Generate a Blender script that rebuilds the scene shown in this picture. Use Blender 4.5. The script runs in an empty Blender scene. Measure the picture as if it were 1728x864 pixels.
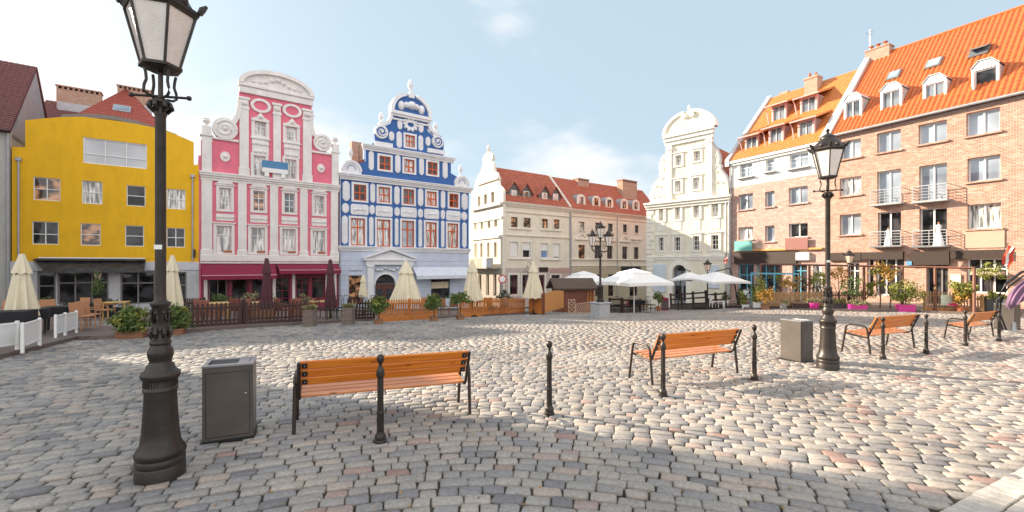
import bpy, bmesh, math, random
import numpy as np
from mathutils import Vector, Matrix, noise as mnoise
from mathutils.geometry import tessellate_polygon
random.seed(7); np.random.seed(7)
SC = bpy.context.scene
COL = SC.collection
R = math.radians
# ------------------------------------------------------------------ camera, sky, sun, exposure
F, CX, HY, H0, SL = 740.0, 864.0, 447.0, 1.75, 0.0338
cam = bpy.data.cameras.new('camera'); camo = bpy.data.objects.new('camera', cam); COL.objects.link(camo)
cam.sensor_width = 36; cam.lens = F/1728*36; cam.shift_y = 15/1728
cam.clip_end = 2000; cam.clip_start = .05
camo.location = (0, 0, H0); camo.rotation_euler = (R(90), 0, 0)
SC.camera = camo
SUN_EL = R(23.0); SDIR = Vector((-.9, .436)).normalized()       # towards the sun, in plan
W = bpy.data.worlds.new('World'); SC.world = W; W.use_nodes = True
nt = W.node_tree; nt.nodes.clear()
def N(nt, t, **kw):
    n = nt.nodes.new(t)
    for k, v in kw.items(): setattr(n, k, v)
    return n
L = lambda nt, a, b: nt.links.new(a, b)
out = N(nt, 'ShaderNodeOutputWorld'); bg = N(nt, 'ShaderNodeBackground')
sky = N(nt, 'ShaderNodeTexSky'); sky.sky_type = 'NISHITA'; sky.sun_disc = False
sky.sun_elevation = SUN_EL; sky.sun_rotation = math.atan2(SDIR.x, SDIR.y)
sky.air_density = 1.0; sky.dust_density = 2.0; sky.ozone_density = 1.3
tc = N(nt, 'ShaderNodeTexCoord'); mp = N(nt, 'ShaderNodeMapping'); mp.inputs['Scale'].default_value = (1, 1, 2.2)
mp.inputs['Location'].default_value = (2.1, -1.2, .8)
L(nt, tc.outputs['Generated'], mp.inputs['Vector'])
nz = N(nt, 'ShaderNodeTexNoise'); nz.inputs['Scale'].default_value = 2.6; nz.inputs['Detail'].default_value = 9; nz.inputs['Roughness'].default_value = .52
L(nt, mp.outputs['Vector'], nz.inputs['Vector'])
sep = N(nt, 'ShaderNodeSeparateXYZ'); L(nt, tc.outputs['Generated'], sep.inputs[0])
lo = N(nt, 'ShaderNodeMapRange'); lo.inputs[1].default_value = .02; lo.inputs[2].default_value = .36; lo.inputs[3].default_value = .30; lo.inputs[4].default_value = -.12
L(nt, sep.outputs[2], lo.inputs[0])
wx = N(nt, 'ShaderNodeMapRange'); wx.inputs[1].default_value = -.75; wx.inputs[2].default_value = .6; wx.inputs[3].default_value = .20; wx.inputs[4].default_value = -.05
L(nt, sep.outputs[0], wx.inputs[0])
a1 = N(nt, 'ShaderNodeMath', operation='ADD'); L(nt, nz.outputs[0], a1.inputs[0]); L(nt, lo.outputs[0], a1.inputs[1])
a2 = N(nt, 'ShaderNodeMath', operation='ADD'); L(nt, a1.outputs[0], a2.inputs[0]); L(nt, wx.outputs[0], a2.inputs[1])
cr = N(nt, 'ShaderNodeMapRange'); cr.interpolation_type = 'SMOOTHSTEP'; cr.inputs[1].default_value = .56; cr.inputs[2].default_value = .80; cr.inputs[3].default_value = .0; cr.inputs[4].default_value = .97
L(nt, a2.outputs[0], cr.inputs[0])
pale = N(nt, 'ShaderNodeMixRGB'); pale.inputs[0].default_value = .8; pale.inputs[2].default_value = (3.1, 3.9, 4.4, 1)
L(nt, sky.outputs[0], pale.inputs[1])
mx = N(nt, 'ShaderNodeMixRGB'); mx.inputs[2].default_value = (5.2, 5.2, 5.25, 1)
L(nt, cr.outputs[0], mx.inputs[0]); L(nt, pale.outputs[0], mx.inputs[1])
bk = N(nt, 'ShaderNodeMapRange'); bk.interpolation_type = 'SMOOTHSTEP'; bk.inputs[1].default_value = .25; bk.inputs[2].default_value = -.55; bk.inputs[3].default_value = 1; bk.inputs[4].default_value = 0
bk.inputs[3].default_value = 0; bk.inputs[4].default_value = 1; L(nt, sep.outputs[1], bk.inputs[0])      # unseen extra-bright sky behind the viewer, added to light the shaded fronts
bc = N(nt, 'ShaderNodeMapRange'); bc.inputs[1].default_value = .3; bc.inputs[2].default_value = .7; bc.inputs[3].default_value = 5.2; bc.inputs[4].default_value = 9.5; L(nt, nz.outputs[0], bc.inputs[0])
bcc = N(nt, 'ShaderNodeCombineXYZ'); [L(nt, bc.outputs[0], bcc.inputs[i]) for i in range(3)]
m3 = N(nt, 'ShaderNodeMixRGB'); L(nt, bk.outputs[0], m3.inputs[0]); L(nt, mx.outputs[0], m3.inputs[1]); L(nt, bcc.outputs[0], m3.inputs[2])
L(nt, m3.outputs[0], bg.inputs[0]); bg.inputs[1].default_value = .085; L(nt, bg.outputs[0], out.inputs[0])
sun = bpy.data.lights.new('sun', 'SUN'); suno = bpy.data.objects.new('sun', sun); COL.objects.link(suno)
sun.energy = 5.0; sun.angle = R(.6); sun.color = (1, .85, .66)
sv = Vector((SDIR.x*math.cos(SUN_EL), SDIR.y*math.cos(SUN_EL), math.sin(SUN_EL)))
suno.rotation_euler = sv.to_track_quat('Z', 'Y').to_euler(); suno.location = sv*80
SC.view_settings.view_transform = 'Standard'; SC.view_settings.look = 'None'; SC.view_settings.gamma = 1
SC.view_settings.exposure = 1.3
SC.cycles.max_bounces = 6
try: SC.cycles.use_denoising = True
except Exception: pass

# ------------------------------------------------------------------ materials (all procedural)
MC = {}
def mat(name, c, rough=.75, metal=0, var=.10, scale=3.0, bump=0, bscale=40, spec=.5, c2=None, detail=4):
    if name in MC: return MC[name]
    m = bpy.data.materials.new(name); m.use_nodes = True; nt = m.node_tree
    b = nt.nodes['Principled BSDF']; b.inputs['Roughness'].default_value = rough; b.inputs['Metallic'].default_value = metal
    b.inputs['Specular IOR Level'].default_value = spec
    tc = N(nt, 'ShaderNodeTexCoord'); nz = N(nt, 'ShaderNodeTexNoise'); nz.inputs['Scale'].default_value = scale; nz.inputs['Detail'].default_value = detail; nz.inputs['Roughness'].default_value = .65
    L(nt, tc.outputs['Object'], nz.inputs['Vector'])
    rp = N(nt, 'ShaderNodeValToRGB'); rp.color_ramp.elements[0].position = .3; rp.color_ramp.elements[1].position = .7
    ca = [max(0, x*(1-var)) for x in c]; cb = [min(1, x*(1+var)) for x in (c2 or c)]
    rp.color_ramp.elements[0].color = (*ca, 1); rp.color_ramp.elements[1].color = (*cb, 1)
    L(nt, nz.outputs[0], rp.inputs[0]); L(nt, rp.outputs[0], b.inputs['Base Color'])
    if name.split('_')[-1] in ('plaster', 'trim', 'render'):        # rain streaks and grime on rendered walls
        sm = N(nt, 'ShaderNodeMapping'); sm.inputs['Scale'].default_value = (1.1, 1.1, .4); L(nt, tc.outputs['Object'], sm.inputs[0])
        s1 = N(nt, 'ShaderNodeTexNoise'); s1.inputs['Scale'].default_value = 1.6; s1.inputs['Detail'].default_value = 7; s1.inputs['Roughness'].default_value = .7; L(nt, sm.outputs[0], s1.inputs['Vector'])
        s2 = N(nt, 'ShaderNodeMapRange'); s2.inputs[1].default_value = .38; s2.inputs[2].default_value = .62; s2.inputs[3].default_value = .93; s2.inputs[4].default_value = 1.04; L(nt, s1.outputs[0], s2.inputs[0])
        sx = N(nt, 'ShaderNodeVectorMath', operation='SCALE'); L(nt, rp.outputs[0], sx.inputs[0]); L(nt, s2.outputs[0], sx.inputs['Scale']); L(nt, sx.outputs[0], b.inputs['Base Color'])
    if bump:
        n2 = N(nt, 'ShaderNodeTexNoise'); n2.inputs['Scale'].default_value = bscale; n2.inputs['Detail'].default_value = 3
        L(nt, tc.outputs['Object'], n2.inputs['Vector'])
        bp = N(nt, 'ShaderNodeBump'); bp.inputs['Strength'].default_value = bump; bp.inputs['Distance'].default_value = .02
        L(nt, n2.outputs[0], bp.inputs['Height']); L(nt, bp.outputs[0], b.inputs['Normal'])
    MC[name] = m; return m
def brick_mat(name, c1, c2, mortar, bw=.25, bh=.085, ms=.014, var=.5):
    m = bpy.data.materials.new(name); m.use_nodes = True; nt = m.node_tree; b = nt.nodes['Principled BSDF']
    b.inputs['Roughness'].default_value = .88
    tc = N(nt, 'ShaderNodeTexCoord'); sp = N(nt, 'ShaderNodeSeparateXYZ'); L(nt, tc.outputs['Object'], sp.inputs[0])
    ad = N(nt, 'ShaderNodeMath', operation='ADD'); L(nt, sp.outputs[0], ad.inputs[0]); L(nt, sp.outputs[1], ad.inputs[1])
    cb = N(nt, 'ShaderNodeCombineXYZ'); L(nt, ad.outputs[0], cb.inputs[0]); L(nt, sp.outputs[2], cb.inputs[1])
    br = N(nt, 'ShaderNodeTexBrick'); br.inputs['Scale'].default_value = 1; br.inputs['Brick Width'].default_value = bw; br.inputs['Row Height'].default_value = bh
    br.inputs['Mortar Size'].default_value = ms; br.inputs['Bias'].default_value = .0; br.inputs['Mortar Smooth'].default_value = .2
    L(nt, cb.outputs[0], br.inputs['Vector'])
    nz = N(nt, 'ShaderNodeTexNoise'); nz.inputs['Scale'].default_value = 1.3; nz.inputs['Detail'].default_value = 6; nz.inputs['Roughness'].default_value = .7
    mp = N(nt, 'ShaderNodeMapping'); mp.inputs['Scale'].default_value = (1, 1, 3.2); L(nt, tc.outputs['Object'], mp.inputs[0]); L(nt, mp.outputs[0], nz.inputs['Vector'])
    rp = N(nt, 'ShaderNodeValToRGB'); rp.color_ramp.elements[0].position = .36; rp.color_ramp.elements[1].position = .66
    rp.color_ramp.elements[0].color = (*[x*.72 for x in c1], 1); rp.color_ramp.elements[1].color = (*c2, 1)
    L(nt, nz.outputs[0], rp.inputs[0]); L(nt, rp.outputs[0], br.inputs['Color1'])
    br.inputs['Color2'].default_value = (c1[0]*.82, c1[1]*.68, c1[2]*.64, 1); br.inputs['Mortar'].default_value = (*mortar, 1)
    L(nt, br.outputs['Color'], b.inputs['Base Color'])
    bp = N(nt, 'ShaderNodeBump'); bp.inputs['Strength'].default_value = .6; bp.inputs['Distance'].default_value = .012; bp.invert = True
    L(nt, br.outputs['Fac'], bp.inputs['Height']); L(nt, bp.outputs[0], b.inputs['Normal'])
    MC[name] = m; return m
def glass_mat(name, c, c2, scale=1.2, ior=1.75, rough=.03, edge=(.42, .56), stretch=(1, 1, 1)):
    """window glass with what shows through it (dark room, curtain, blind), or a painted reflection, as a soft uneven tone"""
    m = mat(name, c, rough, 0, .25, scale, c2=c2)
    b = m.node_tree.nodes['Principled BSDF']; b.inputs['IOR'].default_value = ior
    t0 = [n_ for n_ in m.node_tree.nodes if n_.type == 'TEX_NOISE'][0]; t0.inputs['Detail'].default_value = 1.2; mp_ = N(m.node_tree, 'ShaderNodeMapping'); mp_.inputs['Scale'].default_value = stretch
    L(m.node_tree, [n_ for n_ in m.node_tree.nodes if n_.type == 'TEX_COORD'][0].outputs['Object'], mp_.inputs[0]); L(m.node_tree, mp_.outputs[0], t0.inputs['Vector'])
    for n_ in m.node_tree.nodes:
        if n_.type == 'VALTORGB': n_.color_ramp.elements[0].position, n_.color_ramp.elements[1].position = edge
    tc = N(m.node_tree, 'ShaderNodeTexCoord'); nz = N(m.node_tree, 'ShaderNodeTexNoise'); nz.inputs['Scale'].default_value = 1.1; nz.inputs['Detail'].default_value = 1
    L(m.node_tree, tc.outputs['Object'], nz.inputs['Vector'])
    bp = N(m.node_tree, 'ShaderNodeBump'); bp.inputs['Strength'].default_value = .25; bp.inputs['Distance'].default_value = .05
    L(m.node_tree, nz.outputs[0], bp.inputs['Height']); L(m.node_tree, bp.outputs[0], b.inputs['Normal'])
    return m
def wood_mat(name, c, c2, axis='X', rough=.5, scale=1.0):
    m = bpy.data.materials.new(name); m.use_nodes = True; nt = m.node_tree; b = nt.nodes['Principled BSDF']; b.inputs['Roughness'].default_value = rough
    tc = N(nt, 'ShaderNodeTexCoord'); mp = N(nt, 'ShaderNodeMapping')
    s = {'X': (1.2, 22, 22), 'Z': (22, 22, 1.2), 'Y': (22, 1.2, 22)}[axis]
    mp.inputs['Scale'].default_value = tuple(v*scale for v in s); L(nt, tc.outputs['Object'], mp.inputs[0])
    nz = N(nt, 'ShaderNodeTexNoise'); nz.inputs['Scale'].default_value = 1.5; nz.inputs['Detail'].default_value = 6; L(nt, mp.outputs[0], nz.inputs['Vector'])
    rp = N(nt, 'ShaderNodeValToRGB'); rp.color_ramp.elements[0].position = .3; rp.color_ramp.elements[1].position = .68
    rp.color_ramp.elements[0].color = (*c, 1); rp.color_ramp.elements[1].color = (*c2, 1); L(nt, nz.outputs[0], rp.inputs[0])
    vo = N(nt, 'ShaderNodeTexVoronoi'); vo.inputs['Scale'].default_value = 1
    m2 = N(nt, 'ShaderNodeMapping'); m2.inputs['Scale'].default_value = {'X': (2.6, 7, 7), 'Z': (7, 7, 2.6), 'Y': (7, 2.6, 7)}[axis]; L(nt, tc.outputs['Object'], m2.inputs[0]); L(nt, m2.outputs[0], vo.inputs['Vector'])
    kr = N(nt, 'ShaderNodeMapRange'); kr.inputs[1].default_value = .09; kr.inputs[2].default_value = .16; kr.inputs[3].default_value = .25; kr.inputs[4].default_value = 1; L(nt, vo.outputs[0], kr.inputs[0])
    mu = N(nt, 'ShaderNodeMixRGB', blend_type='MULTIPLY'); mu.inputs[0].default_value = 1; L(nt, rp.outputs[0], mu.inputs[1]); L(nt, kr.outputs[0], mu.inputs[2])
    L(nt, mu.outputs[0], b.inputs['Base Color']); MC[name] = m; return m

# ------------------------------------------------------------------ mesh helpers
class MB:
    def __init__(s): s.v = []; s.f = []; s.m = Matrix.Identity(4)
    def at(s, x=0, y=0, z=0, rz=0, rx=0, ry=0):
        s.m = Matrix.Translation((x, y, z)) @ Matrix.Rotation(rz, 4, 'Z') @ Matrix.Rotation(ry, 4, 'Y') @ Matrix.Rotation(rx, 4, 'X'); return s
    def add(s, vs, fs):
        n = len(s.v); s.v += [tuple(s.m @ Vector(v)) for v in vs]; s.f += [tuple(n+i for i in f) for f in fs]; return s
    def box(s, x0, x1, y0, y1, z0, z1, b=0):
        if x1 < x0: x0, x1 = x1, x0
        if y1 < y0: y0, y1 = y1, y0
        if z1 < z0: z0, z1 = z1, z0
        if b <= 0:
            vs = [(x, y, z) for z in (z0, z1) for y in (y0, y1) for x in (x0, x1)]
            return s.add(vs, [(0, 2, 3, 1), (4, 5, 7, 6), (0, 1, 5, 4), (2, 6, 7, 3), (0, 4, 6, 2), (1, 3, 7, 5)])
        b = min(b, (x1-x0)*.49, (y1-y0)*.49, (z1-z0)*.49)
        vs = []; idx = {}
        for i, x in enumerate((x0, x1)):
            for j, y in enumerate((y0, y1)):
                for k, z in enumerate((z0, z1)):
                    sx, sy, sz = (1 if i == 0 else -1)*b, (1 if j == 0 else -1)*b, (1 if k == 0 else -1)*b
                    for a, p in enumerate(((x, y+sy, z+sz), (x+sx, y, z+sz), (x+sx, y+sy, z))):
                        idx[i, j, k, a] = len(vs); vs.append(p)
        I = lambda i, j, k, a: idx[i, j, k, a]
        fs = [tuple(I(0, j, k, 0) for j, k in ((0, 0), (0, 1), (1, 1), (1, 0))), tuple(I(1, j, k, 0) for j, k in ((0, 0), (1, 0), (1, 1), (0, 1))),
              tuple(I(i, 0, k, 1) for i, k in ((0, 0), (1, 0), (1, 1), (0, 1))), tuple(I(i, 1, k, 1) for i, k in ((0, 0), (0, 1), (1, 1), (1, 0))),
              tuple(I(i, j, 0, 2) for i, j in ((0, 0), (0, 1), (1, 1), (1, 0))), tuple(I(i, j, 1, 2) for i, j in ((0, 0), (1, 0), (1, 1), (0, 1)))]
        for i in (0, 1):
            for j in (0, 1): fs.append((I(i, j, 0, 0), I(i, j, 1, 0), I(i, j, 1, 1), I(i, j, 0, 1)))
            for k in (0, 1): fs.append((I(i, 0, k, 0), I(i, 1, k, 0), I(i, 1, k, 2), I(i, 0, k, 2)))
        for j in (0, 1):
            for k in (0, 1): fs.append((I(0, j, k, 1), I(1, j, k, 1), I(1, j, k, 2), I(0, j, k, 2)))
        for i in (0, 1):
            for j in (0, 1):
                for k in (0, 1): fs.append((I(i, j, k, 0), I(i, j, k, 1), I(i, j, k, 2)))
        return s.add(vs, fs)
    def lathe(s, prof, n=20, flute=0, fn=0, cap=True):
        vs = []; m = len(prof)
        for (r, z) in prof:
            for i in range(n):
                a = 2*math.pi*i/n; rr = r*(1-flute*(.5+.5*math.cos(fn*a))) if flute else r
                vs.append((rr*math.cos(a), rr*math.sin(a), z))
        fs = [(j*n+i, j*n+(i+1) % n, (j+1)*n+(i+1) % n, (j+1)*n+i) for j in range(m-1) for i in range(n)]
        if cap: fs += [tuple(range(n))[::-1], tuple((m-1)*n+i for i in range(n))]
        return s.add(vs, fs)
    def tube(s, pts, r, n=8, r1=None, cap=True):
        pts = [Vector(p) for p in pts]; vs = []; fs = []; m = len(pts); up = Vector((0, 0, 1))
        for i, p in enumerate(pts):
            t = (pts[min(i+1, m-1)]-pts[max(i-1, 0)]).normalized()
            a = t.cross(up) if abs(t.z) < .95 else t.cross(Vector((1, 0, 0)))
            a.normalize(); b = t.cross(a); rr = r if r1 is None else r+(r1-r)*i/max(1, m-1)
            if isinstance(r, (list, tuple)): rr = r[i]
            for k in range(n):
                q = 2*math.pi*k/n; vs.append(p+a*math.cos(q)*rr+b*math.sin(q)*rr)
        fs = [(j*n+i, j*n+(i+1) % n, (j+1)*n+(i+1) % n, (j+1)*n+i) for j in range(m-1) for i in range(n)]
        if cap: fs += [tuple(range(n))[::-1], tuple((m-1)*n+i for i in range(n))]
        return s.add(vs, fs)
    def ball(s, c, r, n=10, m=7, sz=1):
        vs = []; fs = []
        for j in range(m+1):
            t = math.pi*j/m
            for i in range(n):
                a = 2*math.pi*i/n; vs.append((c[0]+r*math.sin(t)*math.cos(a), c[1]+r*math.sin(t)*math.sin(a), c[2]-r*sz*math.cos(t)))
        fs = [(j*n+i, j*n+(i+1) % n, (j+1)*n+(i+1) % n, (j+1)*n+i) for j in range(m) for i in range(n)]
        return s.add(vs, fs)
    def plate(s, poly, y0, y1, holes=()):
        """polygon in local x,z (list of (x,z)) extruded from y0 (front) to y1"""
        loops = [poly]+list(holes)
        P = [[Vector((p[0], p[1], 0)) for p in lp] for lp in loops]
        tris = tessellate_polygon(P); flat = [p for lp in loops for p in lp]; n = len(flat)
        def orient(t):
            a, b, c = (flat[i] for i in t)
            return t if (b[0]-a[0])*(c[1]-a[1])-(b[1]-a[1])*(c[0]-a[0]) > 0 else t[::-1]
        tris = [orient(tuple(t)) for t in tris]
        vs = [(p[0], y0, p[1]) for p in flat]+[(p[0], y1, p[1]) for p in flat]
        fs = list(tris)+[tuple(n+i for i in t[::-1]) for t in tris]
        o = 0
        for li, lp in enumerate(loops):
            k = len(lp); ar = sum(lp[i][0]*lp[(i+1) % k][1]-lp[(i+1) % k][0]*lp[i][1] for i in range(k))
            for i in range(k):
                a, b = o+i, o+(i+1) % k; q = (a, n+a, n+b, b)
                if (ar > 0) == (li > 0): q = q[::-1]
                fs.append(q)
            o += k
        return s.add(vs, fs)
    def hplate(s, poly, z0, z1):
        """polygon in x,y extruded up"""
        k = len(poly); ar = sum(poly[i][0]*poly[(i+1) % k][1]-poly[(i+1) % k][0]*poly[i][1] for i in range(k))
        if ar < 0: poly = poly[::-1]
        vs = [(*p, z0) for p in poly]+[(*p, z1) for p in poly]
        return s.add(vs, [tuple(range(k))[::-1], tuple(range(k, 2*k))]+[(i, (i+1) % k, k+(i+1) % k, k+i) for i in range(k)])
    def tiles(s, eL, eR, rR, rL, pw=.3, rh=.33, amp=.03, step=.025, spw=4):
        eL, eR, rR, rL = (Vector(p) for p in (eL, eR, rR, rL))
        nrm = (eR-eL).cross(rL-eL)
        if nrm.length < 1e-6: nrm = (eR-eL).cross(rR-eL)
        nrm.normalize()
        nu = max(2, int((eR-eL).length/pw*spw)); nr = max(1, int(((rL+rR)/2-(eL+eR)/2).length/rh))
        vs = []; fs = []
        for j in range(nr):
            for e in (0, 1):
                t = (j+e)/nr
                for i in range(nu+1):
                    q = i/nu; a = eL.lerp(rL, t); b = eR.lerp(rR, t)
                    d = amp*(1-(.5-.5*math.cos(2*math.pi*i/spw))**2) + (step if e == 0 else 0)
                    vs.append(a.lerp(b, q)+nrm*d)
        w = nu+1
        for j in range(2*nr-1):
            for i in range(nu): fs.append((j*w+i, j*w+i+1, (j+1)*w+i+1, (j+1)*w+i))
        s.add(vs, fs)
        return s.add([eL-nrm*.12, eR-nrm*.12, rR-nrm*.12, rL-nrm*.12, eL, eR, rR, rL], [(3, 2, 1, 0), (0, 1, 5, 4), (1, 2, 6, 5), (2, 3, 7, 6), (3, 0, 4, 7)])
    def build(s, name, m, parent=None, smooth=False):
        me = bpy.data.meshes.new(name); me.from_pydata(s.v, [], s.f); me.update()
        o = bpy.data.objects.new(name, me); COL.objects.link(o); me.materials.append(m)
        if parent: o.parent = parent
        if smooth:
            me.polygons.foreach_set('use_smooth', [True]*len(me.polygons))
            try: me.set_sharp_from_angle(angle=R(42))
            except Exception: pass
        return o
def tag(o, label=None, cat=None, group=None, kind=None):
    for k, v in (('label', label), ('category', cat), ('group', group), ('kind', kind)):
        if v: o[k] = v
    return o
def thing(name, label, cat, loc=(0, 0, 0), rz=0, group=None, scale=None):
    o = bpy.data.objects.new(name, None); COL.objects.link(o); o.empty_display_size = .2
    o.location = loc; o.rotation_euler = (0, 0, rz)
    if scale: o.scale = (scale,)*3
    return tag(o, label, cat, group)
def dup(root, loc, rz=0, label=None, scale=None, group=None):
    def cp(o, p):
        c = o.copy(); COL.objects.link(c)
        if p: c.parent = p
        for ch in kids.get(o, ()): cp(ch, c)
        return c
    kids = {}
    for ch in KIDS(root): kids.setdefault(ch.parent, []).append(ch)
    r = cp(root, None); r.location = loc; r.rotation_euler = (0, 0, rz)
    if scale: r.scale = (scale,)*3
    if label: r['label'] = label
    if group: r['group'] = group
    return r
def KIDS(o):
    a = list(o.children); return a+[g for c in a for g in KIDS(c)]
# ------------------------------------------------------------------ ground shape: gentle fall away from the viewer, steeper on the far side
def sstep(a, b, x):
    t = min(1, max(0, (x-a)/(b-a))); return t*t*(3-2*t)
def gz(x, y):
    w = 1-sstep(.35, .62, x/max(y, 1)); e = max(0., y-17.)
    e = e-1.5*(1-math.exp(-e/1.5))
    return -SL*y-.043*e*w
def gp(px, py):
    r = (px-CX)/F; q = (HY-py)/F; lo, hi = 1.0, 80.0
    for _ in range(50):
        m = (lo+hi)/2
        if H0+q*m > gz(r*m, m): lo = m
        else: hi = m
    return Vector((r*lo, lo, gz(r*lo, lo)))
def on(px, d):
    """ground point under image column px at depth d"""
    x = (px-CX)/F*d; return Vector((x, d, gz(x, d)))
# ------------------------------------------------------------------ material set
WHITE = mat('white_plaster', (.74, .73, .71), .8, var=.06, scale=1.5)
TRIM = mat('cream_trim', (.75, .71, .63), .8, var=.05)
FRW = mat('white_frame', (.78, .78, .77), .4, var=.03)
IRON = mat('cast_iron', (.036, .029, .025), .40, .35, .35, 6, .12, 60)
IRONB = mat('black_metal', (.02, .02, .022), .45, .3, .2)
TUBE = mat('brown_tube_metal', (.05, .038, .031), .38, .5, .2)
STEEL = mat('bare_metal', (.42, .42, .43), .35, .9, .15)
ZINC = mat('zinc', (.40, .41, .44), .5, .5, .15)
GDARK = glass_mat('glass_dark_room', (.008, .009, .011), (.045, .045, .05), 1.0, 1.5)
GCURT = glass_mat('glass_with_curtain', (.20, .20, .20), (.66, .65, .62), 2.2, 1.75, .03, (.38, .62), (3.5, 3.5, .45))
GBLIND = glass_mat('glass_with_blind', (.48, .50, .53), (.60, .62, .66), .4, 1.5, .05, (.2, .8))
GSKY = glass_mat('glass_pale', (.20, .25, .31), (.36, .42, .49), .5, 1.9, .03, (.3, .7))  # pale-blue sky reflection put into the pane colour
GWARM = glass_mat('glass_warm_reflection', (.05, .025, .018), (.58, .30, .15), 1.5, 1.75, .03, (.42, .60), (1, 1, 1.4))  # warm patches: brick houses' reflection painted into the glass colour
GMID = glass_mat('glass_grey_room', (.07, .085, .105), (.16, .19, .22), .6, 1.7)
ORANGE = mat('orange_paint', (.62, .10, .012), .45, var=.12)
PINK = mat('pink_plaster', (.72, .175, .25), .85, var=.07, scale=1.2)
PINKW = mat('pink_house_trim', (.75, .72, .70), .8, var=.06, scale=2)
BLUE = mat('blue_plaster', (.040, .125, .36), .8, var=.10, scale=1.2)
BLUEW = mat('blue_house_trim', (.74, .75, .78), .8, var=.06, scale=2)
BLUEL = mat('pale_blue_render', (.52, .58, .70), .85, var=.06, scale=1.1)
YELLOW = mat('yellow_plaster', (.80, .455, .012), .85, var=.05, scale=.9)
CREAM = mat('cream_plaster', (.75, .70, .585), .88, var=.08, scale=.8)
CREAMD = mat('cream_stone_base', (.46, .41, .33), .9, var=.16, scale=2)
GABLE = mat('ivory_plaster', (.74, .69, .57), .88, var=.06, scale=.9)
GABLEW = mat('ivory_trim', (.78, .75, .68), .85, var=.05)
GREYW = mat('grey_render', (.50, .50, .48), .9, var=.08)
BRA = brick_mat('brick_pinkish', (.41, .21, .16), (.64, .49, .44), (.55, .47, .42))
BRB = brick_mat('brick_orange', (.41, .19, .125), (.63, .44, .37), (.50, .40, .32))
BRC = brick_mat('chimney_brick', (.42, .22, .13), (.52, .34, .24), (.48, .42, .36))
BRS = brick_mat('planter_brick', (.16, .11, .09), (.24, .17, .14), (.20, .18, .16), .22, .07)
RED = mat('red_tile', (.34, .075, .05), .7, var=.28, scale=9)
RUST = mat('rust_tile', (.34, .085, .05), .75, var=.32, scale=5, c2=(.42, .13, .075))
MAROON = mat('maroon_tile', (.16, .060, .055), .75, var=.30, scale=7)
ORT = mat('orange_tile', (.50, .115, .025), .55, var=.22, scale=4)
ORT2 = mat('amber_tile', (.56, .20, .055), .6, var=.2, scale=4)
WOODB = wood_mat('bench_slat_wood', (.56, .13, .010), (.76, .24, .022), 'X', .36)
WOODF = wood_mat('orange_fence_wood', (.42, .13, .025), (.58, .22, .045), 'Z', .6)
WOODO = wood_mat('ochre_board_wood', (.46, .20, .06), (.62, .31, .10), 'Z', .6)
WOODD = wood_mat('dark_stained_wood', (.030, .012, .010), (.06, .025, .02), 'Z', .6)
WOODR = wood_mat('red_brown_wood', (.14, .045, .025), (.22, .075, .04), 'X', .6)
DECK = wood_mat('deck_boards', (.10, .072, .065), (.17, .13, .115), 'X', .7)
BAMB = wood_mat('bamboo', (.26, .13, .055), (.46, .27, .12), 'Z', .6)
WICK = mat('tan_wicker', (.42, .20, .10), .7, var=.25, scale=40)
CANV = mat('cream_canvas', (.70, .63, .47), .9, var=.06, scale=4, bump=.2, bscale=9)
CANW = mat('white_canvas', (.80, .79, .77), .85, var=.04, scale=3, bump=.12, bscale=6)
BURG = mat('burgundy_canvas', (.085, .025, .038), .85, var=.15, scale=4, bump=.2, bscale=9)
AWN = mat('crimson_awning', (.22, .012, .045), .8, var=.12, scale=3)
CLOTHB = mat('black_cloth', (.012, .012, .016), .8, var=.2)
CLOTHW = mat('white_panel_fabric', (.70, .69, .68), .85, var=.05)
MAUVE = mat('mauve_canvas', (.19, .10, .18), .8, var=.15)
LEAF = mat('leaf_green', (.060, .095, .022), .6, var=.45, scale=9, c2=(.10, .15, .035))
LEAFY = mat('leaf_yellow_green', (.16, .18, .030), .6, var=.4, scale=9, c2=(.26, .26, .05))
LEAFO = mat('leaf_ochre', (.30, .15, .020), .65, var=.35, scale=9, c2=(.42, .24, .04))
LEAFD = mat('leaf_dark', (.018, .035, .014), .6, var=.4, scale=9)
GRASSP = mat('dry_grass', (.24, .22, .11), .8, var=.3, scale=12)
PINKF = mat('pink_petals', (.60, .04, .16), .7, var=.3, scale=20)
MAG = mat('magenta_plastic', (.55, .03, .24), .45, var=.06)
TERRA = mat('terracotta', (.40, .13, .055), .8, var=.15)
BARK = mat('bark', (.10, .07, .05), .9, var=.3, scale=10)
SIGNB = mat('dark_brown_board', (.034, .018, .012), .6, var=.12)
STONE = mat('grey_granite', (.36, .37, .38), .8, var=.22, scale=14, bump=.2, bscale=30)
BINM = mat('bin_grey_steel', (.095, .080, .070), .42, .10, .22, 2.2)
LGLASS = mat('frosted_lantern_glass', (.72, .66, .62), .25, var=.12, scale=5, bump=.25, bscale=70)

# ------------------------------------------------------------------ ground sheet, setts
ys = list(np.concatenate([[-14, -6, 0], np.arange(1, 60, 1.0), [65, 80, 120, 300, 900]]))
xs = list(np.concatenate([[-900, -200, -80], np.arange(-48, 49, 2.0), [80, 200, 900]]))
g = MB()
def gzc(x, y): return gz(x, min(y, 60))
for y in ys:
    for x in xs: g.v.append((x, y, gzc(x, y)-.03))
nx = len(xs)
g.f = [(j*nx+i, j*nx+i+1, (j+1)*nx+i+1, (j+1)*nx+i) for j in range(len(ys)-1) for i in range(nx-1)]
JOINT = mat('joint_sand', (.030, .024, .018), .95, var=.5, scale=2.5, bump=.4, bscale=60, c2=(.045, .040, .022))
tag(g.build('ground', JOINT), kind='structure')

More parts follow.
